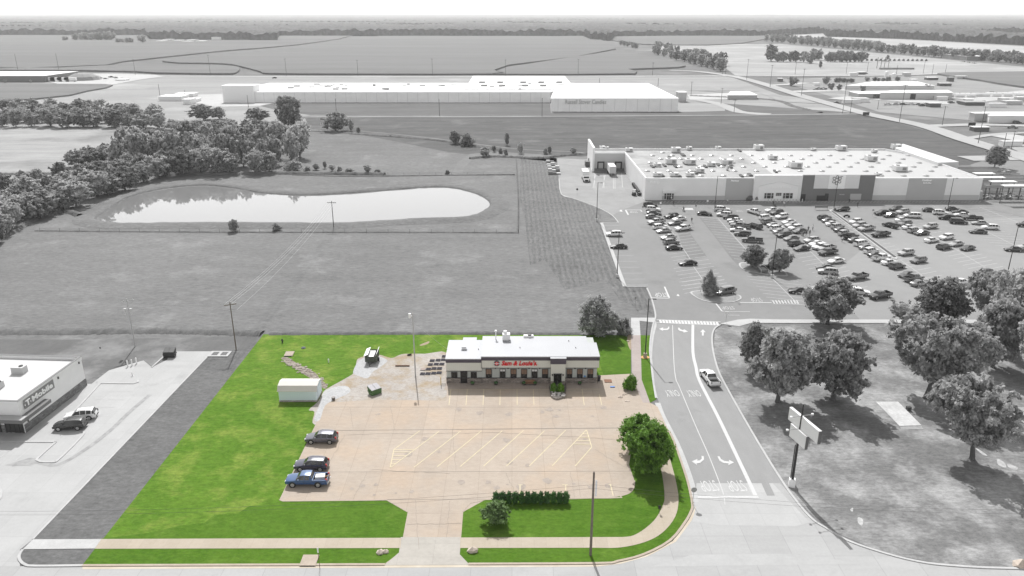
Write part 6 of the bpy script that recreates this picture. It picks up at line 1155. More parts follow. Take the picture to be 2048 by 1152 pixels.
    for i in range(8):
        x = xg0 + 2 + i*3.7; s_ = thing('plant_shelf', (x, yg + 1.4, 0), 'shelf of plants in the garden yard, %s from the left' % ordn(i+1), 'plant shelf', 'plant shelves in the garden yard'); MB().box(x - 1.4, x + 1.4, yg + 1.2, yg + 2.2, .7, .8).box(x - 1.4, x + 1.4, yg + 1.3, yg + 2.2, 1.5, 1.6).build('shelf', WHITE if i % 2 == 0 else STEEL, s_)
        mb = MB(); [mb.dome((x + rr.uniform(-1.2, 1.2), yg + 1.7, rr.choice([.8, 1.6])), rr.uniform(.25, .5), rr.uniform(.3, .9), 6) for _ in range(7)]; mb.build('plants', LF_MID, s_)
    # things along the front
    bm = M('bollard_pale', .6, .6)
    for i in range(12):
        px = 1536 + i*6.2; x, y = G(px, 404.5); b = thing('bollard', (x, y, 0), 'pale bollard before the grocery entrance, %s from the left' % ordn(i+1), 'bollard', 'bollards before the grocery entrance'); MB().tube((x, y, 0), (x, y, 1.1), .16, n=8).dome((x, y, 1.1), .16, .1, 8).build('post', bm, b)
    sh = MB(); cm = STEEL; base = None; n_ = 0
    for px, py, l in ((1500, 401.5, 'row of dark plants by the pharmacy corner'), (1513, 401.5, 'dark rack of plants left of the grocery entrance')):
        x, y = G(px, py); b = thing('plant_rack', (x, y, 0), l, 'plant rack', 'racks left of the grocery entrance'); MB().box(x - 1.2, x + 1.2, y - .4, y + .4, .3, .5).box(x-1.2, x-1.1, y-.4, y+.4, 0, .3).box(x+1.1, x+1.2, y-.4, y+.4, 0, .3).build('rack', DARK, b); mb = MB(); [mb.dome((x + rr.uniform(-1, 1), y + rr.uniform(-.3, .3), .5), rr.uniform(.4, .7), rr.uniform(.5, 1.8), 7) for _ in range(5)]; mb.build('plants', LF_DARK, b)
    x, y = G(1639, 420); b = thing('cart_shelter', (x, y, 0), 'long dark cart corral sign at the head of the planting strip', 'cart corral'); c = MB()
    MB().box(x - 1.6, x + 2.6, y - .1, y + .1, .8, 1.6).build('panel', M('corral_grey', .2, .6), b); [MB().tube((q, y, 0), (q, y, .8), .06, n=6).build('post', STEEL, b) for q in (x - 1.5, x + 2.5)]
    # shopping cart corrals and posts on the island
    for px, py, l in ((1529, 548, 'white cart corral on the middle island left of the lamp post'),):
        x, y = G(px, py); b = thing('cart_corral', (x, y, 0), l, 'cart corral'); 
        for sx in (-.9, .9): MB().tube((x+sx, y, 0), (x+sx, y, 1.1), .05, n=6).tube((x+sx, y, 1.1), (x+sx, y+4, 1.1), .05, n=6).tube((x+sx, y+4, 1.1), (x+sx, y+4, 0), .05, n=6).build('rail', WHITE, b)
        MB().box(x-.75, x+.75, y+.4, y+3, .5, .95).build('nested_carts', M('cart_grey', .25, .5), b); [MB().tube((x+q, y+4, 0), (x+q, y+4, 3.0), .05, n=6).box(x+q-.25, x+q+.25, y+3.9, y+3.94, 2.2, 3.0).build('sign_post', WHITE, b) for q in (-.2, 2.2)]
    # planting strip
    p = [G(*q) for q in ((1657, 420.5), (1664, 419.5), (1795, 515), (1794, 519), (1786, 518))]; a = thing('planting_strip', (*p[0], 0), 'long kerbed planting strip of dark mulch between car rows', 'planting strip'); MB().prism(p, 0, .16).build('kerb_edge', M_kerb, a); q_ = [(x + (sum(k[0] for k in p)/5 - x)*.0, y) for x, y in p]
    p2 = [G(*q) for q in ((1662, 423), (1665, 423), (1792, 515), (1787, 515.5))]; MB().prism(p2, .161, .30).build('mulch', GM('mulch', .08, .16, ((.5, .5, 1, 1), (3, .5, 1, 1))), a)
    isl = [[(1380, 585), (1392.5, 596), (1410, 603), (1435, 606), (1466, 605), (1480, 600), (1483, 596), (1478, 591), (1455, 588), (1420, 583), (1400, 582)], [(1477.5, 528), (1485, 539), (1510, 546), (1541, 551), (1562, 553), (1576, 552), (1566, 541), (1547, 537), (1522, 532), (1508, 526), (1490, 525)]]
    for i, q in enumerate(isl):
        p = smoothpath([G(*k) for k in q], 3, True); c_ = (sum(k[0] for k in p)/len(p), sum(k[1] for k in p)/len(p)); a = thing('traffic_island', (*p[0], 0), ('kerbed island with the cone shaped tree by the stop line', 'kerbed island in the middle of the car park with two trees')[i], 'traffic island', 'car park islands'); MB().prism(p, 0, .15).build('kerb_edge', M_kerb, a)
        MB().prism([(c_[0] + (k[0]-c_[0])*.93, c_[1] + (k[1]-c_[1])*.9) for k in p], .153, .19).build('mulch', GM('island_gravel', .22, .32, ((.5, .5, 1, 1), (3, .5, 1, 1))) if not i else bpy.data.materials['island_gravel'], a)
def backyard_things():
    # stacked pallets / bales west of the yard
    rr = random.Random(9); wm = M('wrap_white', .55, .5, var=.2, vs_=2); gm = M('pallet_grey', .2, .8)
    k = 0
    for r_, (y0, n_) in enumerate(((321, 2), (327, 2), (333, 3), (339, 3), (345, 3))):
        for i in range(n_):
            k += 1; x, y = G(1096 + i*8 + r_*1.2, y0 + 4); t = thing('pallet_stack', (x, y, 0), 'stack of wrapped pallets by the yard, %s from the left in the %s row' % (ordn(i+1), ordn(r_+1)), 'pallet stack', 'pallet stacks by the delivery yard')
            h = rr.uniform(.7, 1.5); MB().box(x-.95, x+.95, y-.7, y+.7, 0, .18).build('pallet', gm, t); MB().box(x-.85, x+.85, y-.6, y+.6, .19, h).build('load', wm if rr.random() < .65 else gm, t, bevel=.08)
    x, y = G(1176, 333); t = thing('compactor', (x, y, 0), 'dark rubbish compactor against the end wall of the store', 'compactor'); MB().box(x-1.2, x+1.2, y-1, y+2.6, .2, 2.2).build('body', M('compactor_dark', .10, .6), t, bevel=.1); MB().box(x+.2, x+1.2, y+2.61, y+3.8, .8, 3.0).build('hopper', M('hopper_grey', .3, .6), t); [MB().box(x+s-.1, x+s+.1, y-.9, y+2.5, 0, .2).build('skid', DARK, t) for s in (-.9, .9)]
    for i, (px, py, l) in enumerate(((1268, 391, 'small dark forklift by the side wall of the store'), (1279, 391, 'dark cart beside the forklift at the side wall'))):
        x, y = G(px, py); t = thing(('forklift', 'trolley')[i], (x, y, 0), l, ('forklift', 'trolley')[i]); MB().box(x-.6, x+.6, y-.9, y+.9, .35, 1.1).build('body', DARK, t, bevel=.08); [MB().tube((x+a*.55, y+b*.6, .3), (x+a*.75, y+b*.6, .3), .3, n=10).build('wheel', BLACK, t) for a in (-1, 1) for b in (-1, 1)]
        if i == 0: m = MB(); [m.tube((x+a*.5, y+b*.6, 1.1), (x+a*.5, y+b*.6, 2.1), .05, n=5) for a in (-1, 1) for b in (-1, 1)]; m.box(x-.6, x+.6, y-.7, y+.7, 2.1, 2.18).build('cage', STEEL, t)
    x, y = G(1270, 385); t = thing('shopping_cart_row', (x, y, 0), 'long row of nested dark carts along the side wall', 'cart row'); 
    a, b = G(1266.5, 372), G(1277, 388); m = MB(); [m.rbox(a[0]+(b[0]-a[0])*i/10, a[1]+(b[1]-a[1])*i/10, .3, 1.3, .8, 1.0, R(20)) for i in range(11)]; m.build('carts', DARK, t)
    x, y = G(1154, 390); sg = thing('road_sign', (x, y, 0), 'round dark sign at the mouth of the delivery yard', 'sign'); MB().tube((x, y, 0), (x, y, 2.4), .04, n=6).build('post', STEEL, sg); MB().tube((x, y - .06, 2.1), (x, y - .1, 2.1), .4, n=8).build('panel', DARK, sg)
def far_buildings():
    ww = M('far_white', .8, .7, var=.05, vs_=.05); wr = M('far_roof', .72, .6); wg = M('far_grey_wall', .5, .7); FW = PANEL('factory_wall', .88, 7.5, .8, .35, .7)
    def hall(name, lab, pf0, pf1, yf, ytop, yback, wm, rm=wr, cat='building', z=None, xb=None, group='far industrial buildings', roofy=None):
        Y = G(CX, yf)[1]; h = zat(Y, ytop); x0, x1 = xat(pf0, Y, h/2), xat(pf1, Y, h/2); Yb = G(CX, yback, h)[1]; xb0, xb1 = (x0, x1) if xb is None else (xat(xb[0], Yb, h), xat(xb[1], Yb, h))
        t = thing(name, ((x0+x1)/2, Y, 0), lab, cat, group); MB().prism([(x0, Y), (x1, Y), (xb1, Yb), (xb0, Yb)], 0, h - .3).build('wall', wm, t); MB().prism([(x0 - .4, Y - .4), (x1 + .4, Y - .4), (xb1 + .4, Yb + .4), (xb0 - .4, Yb + .4)], h - .29, h).build('roof', rm, t); return t, Y, h, x0, x1, Yb
    t, Y, h, x0, x1, Yb = hall('factory', 'very long low white factory across the middle distance', 447, 1100, 205, 184, 166, FW, xb=(540, 1148))
    rr = random.Random(4)
    for i in range(34): px = rr.uniform(560, 1080); py = rr.uniform(168.5, 180); x, y = G(px, py, h); w = rr.uniform(.8, 2.4); MB().box(x-w, x+w, y-1.5, y+1.5, h, h + rr.uniform(.4, 1.5)).build('roof_unit', M('far_unit', .34, .6) if i == 0 else bpy.data.materials['far_unit' if rr.random() < .5 else 'unit_white'], t)
    for px in (964, 1000, 1046, 1082, 1118): 
        for py in (164.5, 171): x, y = G(px + (py-164)*.6, py, h + 1); MB().box(x-2.5, x+2.5, y-2, y+2, h, h + 1.8).build('roof_unit', bpy.data.materials['far_unit'], t)
    for i in range(2): a, b = ((938, 1142), )[0]; 
    yy = G(CX, 166, h)[1]; MB().box(xat(938, yy, h), xat(1140, yy, h), Yb - 60, Yb + 70, h + .01, h + .5).build('rear_wing', wr, t)
    hall('factory_tower', 'taller white block at the left end of the long factory', 445, 508, 205.5, 171.5, 168, ww)
    t, Y, h, x0, x1, Yb = hall('warehouse', 'tall white warehouse with script lettering at the right end of the factory', 1102, 1356, 223.5, 196.5, 166.5, FW, xb=(1115, 1296))
    zl = zat(Y, 204); me = text_mesh('Russell Stover Candies', 4, .1, .04, .15); xs = [v.co.x for v in me.vertices]; xa, xb_ = xat(1129.6, Y, zl), xat(1212, Y, zl); me.transform(Matrix.Scale((xb_-xa)/(max(xs)-min(xs)), 4, (1, 0, 0))); me.transform(Matrix.Translation(((xa+xb_)/2 - t.location.x, -.3, zl)) @ Matrix.Rotation(math.pi/2, 4, 'X')); me.materials.clear(); me.materials.append(M('letter_grey', .48, .6)); o = bpy.data.objects.new('sign_letters', me); C.objects.link(o); o.parent = t
    for px in (1119, 1156, 1191, 1227, 1262, 1299, 1337): x = xat(px, Y, 3); MB().box(x - 1.0, x + 1.0, Y - 1.6, Y - .05, 0, .6).build('footing', ww, t)
    hall('loading_annex', 'small grey annex at the right end of the tall warehouse', 1357, 1373, 204, 184.5, 182, wg)
    # left warehouse
    t, Y, h, x0, x1, Yb = hall('warehouse', 'grey sided warehouse at the left edge of the photo', -160, 90, 164.5, 151.5, 142.5, M('lw_wall', .17, .7), xb=(-200, 155))
    for i in range(4): 
        x, y = G(100 + i*14, 163.5); q = thing('semi_trailer', (x, y, 0), 'white semi trailer beside the left warehouse, %s from the left' % ordn(i+1), 'trailer', 'trailers at the left warehouse'); MB().box(x-5.5, x+5.5, y-1.3, y+1.3, 1.2, 4).build('box', WHITE, q); [MB().tube((x+a, y-1.2, .5), (x+a, y+1.2, .5), .5, n=8).build('wheel', BLACK, q) for a in (-4, -3, 4)]
    x, y = G(168, 160); q = thing('gravel_pile', (x, y, 0), 'grey spoil heap in the yard right of the left warehouse', 'heap'); MB().dome((x, y, 0), 16, 7, 12).build('heap', M('heap', .26, .9, var=.2, vs_=.3), q)
    x, y = G(240, 161.5); hall('site_office', 'small white flat building in the yard by the far left road', 230, 250, 162, 158.5, 157, ww)
    # trailers by the wood
    hall('storage_trailer', 'long pale storage building left of the factory', 317, 363, 202, 192.8, 189, ww); hall('storage_trailer', 'pale open sided shed behind the storage building', 350, 386, 194, 187, 184.5, ww); hall('storage_trailer', 'small pale hut below the storage building', 366, 381, 209, 198.5, 195.5, ww); hall('storage_trailer', 'small pale hut right of the other hut', 384, 393, 204, 198, 195.5, ww)
    # farm
    t, Y, h, x0, x1, Yb = hall('barn', 'long white barn on the far farm', 423, 472, 81, 74, 72.5, ww); x, y = G(419, 80); q = thing('silo', (x, y, 0), 'white topped silo beside the far barn', 'silo'); MB().tube((x, y, 0), (x, y, 12), 5, n=12).build('drum', wg, q); MB().dome((x, y, 12), 5.4, 4, 12).build('dome', wr, q)
    for i, (a, b, y0, y1) in enumerate(((312, 325, 84, 81.5), (325, 338, 81.5, 78.5), (345, 358, 83, 80.5), (364, 378, 85, 82.5), (374, 388, 81.5, 79), (390, 402, 80, 77.2), (392, 406, 84, 81.6), (404, 418, 79.5, 76))): hall('farm_shed', 'low pale farm shed, %s from the left on the far farm' % ordn(i+1), a, b, y0, y1, y1 - .8, ww, group='farm sheds')
    # right side industry
    t, Y, h, *_ = hall('long_hall', 'long low hall with a white roof right of the diagonal road', 1690, 1868, 179.8, 171, 163, M('lr_wall', .6, .7), xb=(1745, 1835)); hall('hall_canopy', 'small white canopy before the long low hall', 1755, 1776, 178, 172.8, 171, wr)
    t, Y, h, x0, x1, Yb = hall('long_shed', 'long grey sided shed with a dark doorway right of the diagonal road', 1760, 1904, 199.5, 185, 180, wg, xb=(1790, 1895)); MB().box(xat(1821, Y, 3), xat(1831, Y, 3), Y - .4, Y - .01, 0, zat(Y, 188)).build('door', DARK, t)
    t, Y, h, x0, x1, Yb = hall('office_block', 'low office with tall dark windows at the left end of the grey shed', 1717, 1790, 197.5, 187, 182.5, M('ob_wall', .34, .7)); 
    for px in (1749, 1753, 1757): MB().box(xat(px, Y, 2) - .8, xat(px, Y, 2) + .8, Y - .3, Y - .01, .5, zat(Y, 189)).build('window', GLASS, t)
    t, Y, h, x0, x1, Yb = hall('metal_shed', 'white metal shed at the right photo edge beyond the store', 1978, 2200, 246, 231.5, 223.5, M('ms_wall', .7, .7), xb=(1966, 2180)); hall('metal_shed_porch', 'pale end bay with a dark door on the white metal shed', 1949.5, 1977.5, 243, 226.5, 224, M('ms_wall2', .45, .7))
    hall('flat_shed', 'flat white shed on short legs in the gravel yard by the side road', 1455, 1514, 199, 190, 182.5, M('fs_wall', .4, .7), xb=(1462, 1498)); hall('farm_hall', 'pale roofed farm hall beside the dark grove, far right', 1934, 1972, 121, 112.5, 108, M('fh_wall', .25, .7))
    hall('tank_shed', 'low dark freight container in the far right yard', 1931, 1977, 211.5, 204, 201, M('ts_wall', .12, .7), rm=M('ts_roof', .3, .7))
    for i, (px, py, w, h_) in enumerate(((1773, 155, 8, 10), (1787, 156, 8, 7))):
        x, y = G(px, py); s = S(py); q = thing('white_tank', (x, y, 0), ('taller', 'shorter')[i] + ' white storage tank behind the long low hall', 'tank', 'white tanks'); MB().tube((x, y, 0), (x, y, h_*s), w*s/2, n=14).build('drum', WHITE, q); MB().dome((x, y, h_*s), w*s/2, 1.5, 14).build('top', WHITE, q)
    # substation frames behind
    st = M('lattice', .22, .6); x0, y0 = G(1762, 138); q = thing('substation_frame', (x0, y0, 0), 'steel portal frame of the substation in the pale field', 'substation'); a, b = xat(1762, y0, 4), xat(1777, y0, 4); m = MB(); [m.tube((p, y0 + d, 0), (p, y0 + d, 13), .35, n=4) for p in (a, b) for d in (0, 10)]; m.box(a, b, y0 - .3, y0 + .3, 8.5, 9.3).box(a, b, y0 + 9.7, y0 + 10.3, 8.5, 9.3).build('portal', st, q); MB().box(a - 6, b + 25, y0 - 12, y0 - 9, 0, 2.2).build('equipment', M('equip', .25, .7), q)
    rz = random.Random(31)
    for i, (px, py) in enumerate(sorted([(1560, 163), (1632, 172), (1706, 152), (1722, 149), (1742, 178), (1812, 153), (1826, 165), (1862, 160), (1888, 172), (1900, 163), (1921, 158), (1935, 206), (1990, 214), (2005, 205), (2022, 209), (2038, 203), (1866, 214), (1880, 200), (1958, 262), (2020, 292), (1720, 204), (1702, 206)])):
        x, y = G(px, py); w_, d_, h_ = rz.uniform(2, 6), rz.uniform(2, 4), rz.uniform(2, 4); q = thing('yard_shed', (x, y, 0), 'small yard shed beyond the big store, %s from the left' % ordn(i+1), 'shed', 'small sheds in the far yards'); MB().box(x-w_, x+w_, y-d_, y+d_, 0, h_).build('wall', rz.choice([ww, wg, bpy.data.materials['ts_wall']]), q); MB().box(x-w_-.3, x+w_+.3, y-d_-.3, y+d_+.3, h_+.01, h_+.3).build('roof', rz.choice([wr, wg]), q)
    # white bales / tubes
    for i in range(12): x, y = G(1907 + i*11.2 + (6 if i > 4 else 0), 193.5 + (i % 2)*1.5 - (1.5 if i > 4 else 0)); q = thing('white_bale', (x, y, 0), 'white wrapped bundle in the far right yard, %s from the left' % ordn(i+1), 'bundle', 'white bundles in the far right yard'); MB().tube((x-3.6, y, 1.5), (x+3.6, y, 1.5), 1.5, n=10).build('wrap', WHITE, q)
    for i in range(14): x, y = G(1734 + i*9.1, 121.8 + i*.05); q = thing('field_post', (x, y, 0), 'small bush in the regular line across the pale field, %s from the left' % ordn(i+1), 'bush', 'line of small bushes'); q.name = 'field_bush'; MB().dome((x, y, 0), 2.0, 3.2, 7).build('foliage', LF_DARK, q)
    for i, (px, py, w) in enumerate(((1782, 207, 0), (1731.5, 232, 1), (1943, 253.5, 1))):
        if not w: continue
        x, y = G(px, py); q = thing('entrance_sign', (x, y, 0), ('x', 'dark low sign by the diagonal road beyond the store roof', 'dark low sign in the grass before the white metal shed')[i], 'sign', 'low dark signs'); MB().box(x-2.0, x+2.0, y-.2, y+.2, .6, 2.4).build('panel', DARK, q); [MB().box(x+s-.15, x+s+.15, y-.15, y+.15, 0, .6).build('leg', DARK, q) for s in (-1.6, 1.6)]
# ================================================================ vehicles
def paint(name, col, rough=.25, metal=.0):
    m, n, b = newmat(name); b.inputs['Base Color'].default_value = (*g3(col), 1); b.inputs['Roughness'].default_value = rough; b.inputs['Metallic'].default_value = metal; b.inputs['Coat Weight'].default_value = .6; b.inputs['Coat Roughness'].default_value = .08; return m
PAINT = {'white': paint('paint_white', .72), 'silver': paint('paint_silver', .38, .3, .3), 'grey': paint('paint_grey', .17, .3, .3), 'dark': paint('paint_dark', .055, .3), 'black': paint('paint_black', .018, .25),
         'mid': paint('paint_crossover', (.11, .11, .135), .3, .3), 'navy': paint('paint_navy', (.035, .035, .065), .3), 'blue': paint('paint_blue', (.026, .078, .20), .3, .1)}
CGLASS = M('car_glass', .018, .08, spec=.8); TYRE = M('tyre', .018, .85); RIM = M('rim', .45, .3, metal=.6); HL = M('headlight', .65, .15, spec=.8); TLm = M('tail_light', (.13, .13, .13), .2); TLr = M('tail_light_red', (.45, .01, .01), .2); PLAS = M('car_plastic', .03, .6)
# stations from the front: (x, top z, top half width factor, kind) ; kind h=hood, w=windscreen, r=roof/cabin, p=pillar, g=rear glass, d=deck
SHAPES = {
 'sedan': (4.75, 1.82, [(0, .50, .70, 'h'), (.06, .66, .76, 'h'), (.5, .78, .82, 'h'), (1.2, .90, .84, 'h'), (1.42, .95, .80, 'w'), (2.1, 1.36, .62, 'r'), (2.55, 1.42, .62, 'p'), (2.65, 1.43, .62, 'r'), (3.2, 1.40, .62, 'p'), (3.3, 1.38, .61, 'g'), (4.0, 1.07, .70, 'd'), (4.5, 1.03, .74, 'd'), (4.68, .90, .74, 'd'), (4.75, .60, .72, 'x')]),
 'suv': (4.75, 1.90, [(0, .60, .74, 'h'), (.06, .82, .80, 'h'), (.5, .95, .84, 'h'), (1.15, 1.05, .85, 'h'), (1.35, 1.10, .82, 'w'), (1.95, 1.58, .70, 'r'), (2.5, 1.68, .70, 'p'), (2.6, 1.68, .70, 'r'), (3.35, 1.67, .69, 'p'), (3.47, 1.66, .69, 'r'), (4.15, 1.62, .67, 'p'), (4.3, 1.58, .66, 'g'), (4.62, 1.12, .76, 'd'), (4.75, .75, .78, 'x')]),
 'van': (5.1, 1.98, [(0, .60, .74, 'h'), (.06, .80, .80, 'h'), (.45, .95, .84, 'h'), (.9, 1.08, .85, 'h'), (1.05, 1.12, .82, 'w'), (1.9, 1.68, .74, 'r'), (2.5, 1.76, .74, 'p'), (2.6, 1.76, .74, 'r'), (3.6, 1.76, .74, 'p'), (3.7, 1.76, .74, 'r'), (4.6, 1.72, .72, 'p'), (4.75, 1.68, .72, 'g'), (5.0, 1.15, .78, 'd'), (5.1, .7, .8, 'x')]),
 'pickup': (5.75, 1.98, [(0, .72, .76, 'h'), (.06, .98, .82, 'h'), (.6, 1.10, .86, 'h'), (1.35, 1.16, .87, 'h'), (1.5, 1.2, .84, 'w'), (2.05, 1.72, .70, 'r'), (2.65, 1.80, .70, 'p'), (2.75, 1.80, .70, 'r'), (3.35, 1.79, .70, 'p'), (3.5, 1.76, .70, 'g'), (3.72, 1.20, .80, 'x')])}
def car_proto(kind, colour, near=False, tl=None, name=None):
    L, Wd, st = SHAPES[kind]; hw = Wd/2; zb = .24 if kind in ('sedan',) else .30 if kind != 'pickup' else .42
    belt = {'sedan': .93, 'suv': 1.08, 'van': 1.10, 'pickup': 1.18}[kind]; root = thing(name or {'sedan': 'sedan', 'suv': 'suv', 'van': 'minivan', 'pickup': 'pickup_truck'}[kind], (0, 0, 0))
    rings = []
    for x, zt, wf, k in st:
        e = 1 - .13*max(0, 1 - x/.5)**2 - .10*max(0, 1 - (L-x)/.45)**2 if kind != 'pickup' else 1 - .12*max(0, 1 - x/.5)**2
        zk = min(belt, zt - .05); X_ = L/2 - x; w = hw*e
        prof = [(w*.80, zb), (w*.97, zb + .12), (w, (zb + zk)*.52), (w*.985, zk - .06), (w*.95, zk), (hw*wf*e, zt - .035), (hw*wf*e*.82, zt)]
        rings.append([(X_, y, z) for y, z in prof] + [(X_, -y, z) for y, z in prof[::-1]])
    n = 14; V = [p for r_ in rings for p in r_]; body, ws, rg, sl_, sr = MB(), MB(), MB(), MB(), MB()
    for m_ in (body, ws, rg, sl_, sr): m_.v = list(V)
    for i in range(len(st)-1):
        k = st[i][3]
        for j in range(n):
            f = (i*n + j, i*n + (j+1) % n, (i+1)*n + (j+1) % n, (i+1)*n + j); tgt = body
            if j in (5, 6, 7): tgt = ws if k == 'w' and j == 6 else (rg if k == 'g' and j == 6 else body)
            if k == 'w' and j in (5, 7): tgt = ws
            if k == 'g' and j in (5, 7): tgt = rg
            if j == 4 and k in ('r', 'w', 'g') and not (k == 'g' and kind == 'pickup'): tgt = sl_
            if j == 8 and k in ('r', 'w', 'g') and not (k == 'g' and kind == 'pickup'): tgt = sr
            tgt.f.append(f); tgt.m.append(0)
    body.f += [tuple(range(n)), tuple(range((len(st)-1)*n + n - 1, (len(st)-1)*n - 1, -1))]; body.m += [0, 0]
    parts = []
    def mk(nm, mb, mat, smooth=False):
        used = sorted({i for f in mb.f for i in f}); mp = {a: b for b, a in enumerate(used)}; mb.v = [mb.v[i] for i in used]; mb.f = [tuple(mp[i] for i in f) for f in mb.f]
        o = mb.build(nm, mat, root, smooth=smooth); parts.append(o)
        if smooth:
            bpy.context.view_layer.update()
            try: o.data.set_sharp_from_angle(angle=R(32))
            except Exception: pass
        return o
    pm = PAINT[colour]; bo = mk('body', body, pm, True)
    mk('windscreen', ws, CGLASS, False); mk('rear_window', rg, CGLASS, False); mk('side_window', sl_, CGLASS, False); mk('side_window', sr, CGLASS, False)
    wr = {'sedan': .33, 'suv': .37, 'van': .35, 'pickup': .41}[kind]; xa, xb = L/2 - {'sedan': .92, 'suv': .95, 'van': .95, 'pickup': 1.02}[kind], -L/2 + {'sedan': 1.05, 'suv': .98, 'van': 1.05, 'pickup': 1.25}[kind]
    for xx in (xa, xb):
        for s in (-1, 1):
            w = MB(); y0, y1 = s*(hw - .20), s*(hw + .012); w.tube((xx, y0, wr), (xx, y1, wr), wr, n=18); w.tube((xx, y1, wr), (xx, y1 + s*.012, wr), wr*.66, wr*.6, n=12, mi=1); parts.append(w.build('wheel', [TYRE, RIM], root, smooth=False))
            a = MB(); a.tube((xx, s*(hw - .25), wr + .03), (xx, s*(hw + .004), wr + .03), wr + .07, n=18); 
            parts.append(a.build('wheel_arch', PLAS, root)) if near else None
            parts[-1].name = parts[-1].name
    zh = {'sedan': .66, 'suv': .82, 'van': .80, 'pickup': .95}[kind]; tlm = tl or TLm
    for s in (-1, 1):
        parts.append(MB().box(L/2 - .22, L/2 + .012, min(s*hw*.5, s*hw*.80), max(s*hw*.5, s*hw*.80), zh - .14, zh).build('headlight', HL, root))
        zz = zh + (.08 if kind != 'sedan' else .1); parts.append(MB().box(-L/2 - .012, -L/2 + .2, min(s*hw*.70, s*hw*.88), max(s*hw*.70, s*hw*.88), zz - .12, zz + (.25 if kind != 'sedan' else .06)).build('tail_light', tlm, root))
    if kind == 'pickup':
        xf = L/2 - 3.73; bd = MB(); t_ = .09; zt = 1.2; zf = .75
        for s in (-1, 1): a, b = sorted((s*(hw - .02), s*(hw - .02 - t_))); bd.box(-L/2 + .05, xf, a, b, zb + .1, zt)
        bd.box(-L/2, -L/2 + .07 - .025, -hw + .03, hw - .03, zb + .12, zt - .005); bd.box(xf - .08, xf - .003, -hw + .115, hw - .115, zf, zt - .003); bd.box(-L/2 + .05, xf - .003, -hw + .115, hw - .115, zf - .1, zf, 1)
        parts.append(bd.build('cargo_bed', [pm, PLAS], root)); parts.append(MB().box(-L/2 - .1, -L/2 - .003, -hw + .1, hw - .1, zb + .05, zb + .22).build('bumper', STEEL, root))
    else: parts.append(MB().box(-L/2 - .02, -L/2 + .1, -hw*.72, hw*.72, zb + .08, zb + .26).build('bumper', PLAS if near else pm, root))
    if near:
        for s in (-1, 1): a, b = sorted((s*(hw - .02), s*(hw + .16))); parts.append(MB().box(L/2 - 1.72 - (.25 if kind == 'pickup' else 0), L/2 - 1.58 - (.25 if kind == 'pickup' else 0), a, b, belt - .02, belt + .14).build('mirror', pm if colour != 'white' else PLAS, root))
        if kind in ('suv', 'van'):
            for s in (-1, 1): parts.append(MB().box(-1.6, .35, s*hw*.64 - .02, s*hw*.64 + .02, 1.70, 1.74).build('roof_rail', STEEL, root))
        parts.append(MB().box(L/2 - .03, L/2 + .015, -hw*.42, hw*.42, zh - .22, zh - .03).build('grille', PLAS, root))
        lines = MB()
        for s in (-1, 1):
            for xx in (L/2 - 1.75, L/2 - 2.62, L/2 - 3.45):
                if kind == 'pickup' and xx < L/2 - 3.4: continue
                lines.box(xx - .01, xx + .01, *sorted((s*(hw - .02), s*(hw + .003))), zb + .2, belt - .12)
        parts.append(lines.build('door_gaps', PLAS, root))
    return (root, parts)
CARP = {}; USED = {}
def car(kind, col, x, y, ang, label, group=None, near=False, tl=None, cat=None):
    k = (kind, col, near); 
    if k not in CARP: CARP[k] = car_proto(kind, col, near, tl)
    cat = cat or {'sedan': 'car', 'suv': 'SUV', 'van': 'minivan', 'pickup': 'pickup truck'}[kind]
    if k not in USED:
        USED[k] = 1; r = CARP[k][0]; r.location = (x, y, .05); r.rotation_euler = (0, 0, R(ang)); tag(r, label, cat, group); return r
    return dup(CARP[k], (x, y, .05), R(ang), None, label, cat, group)
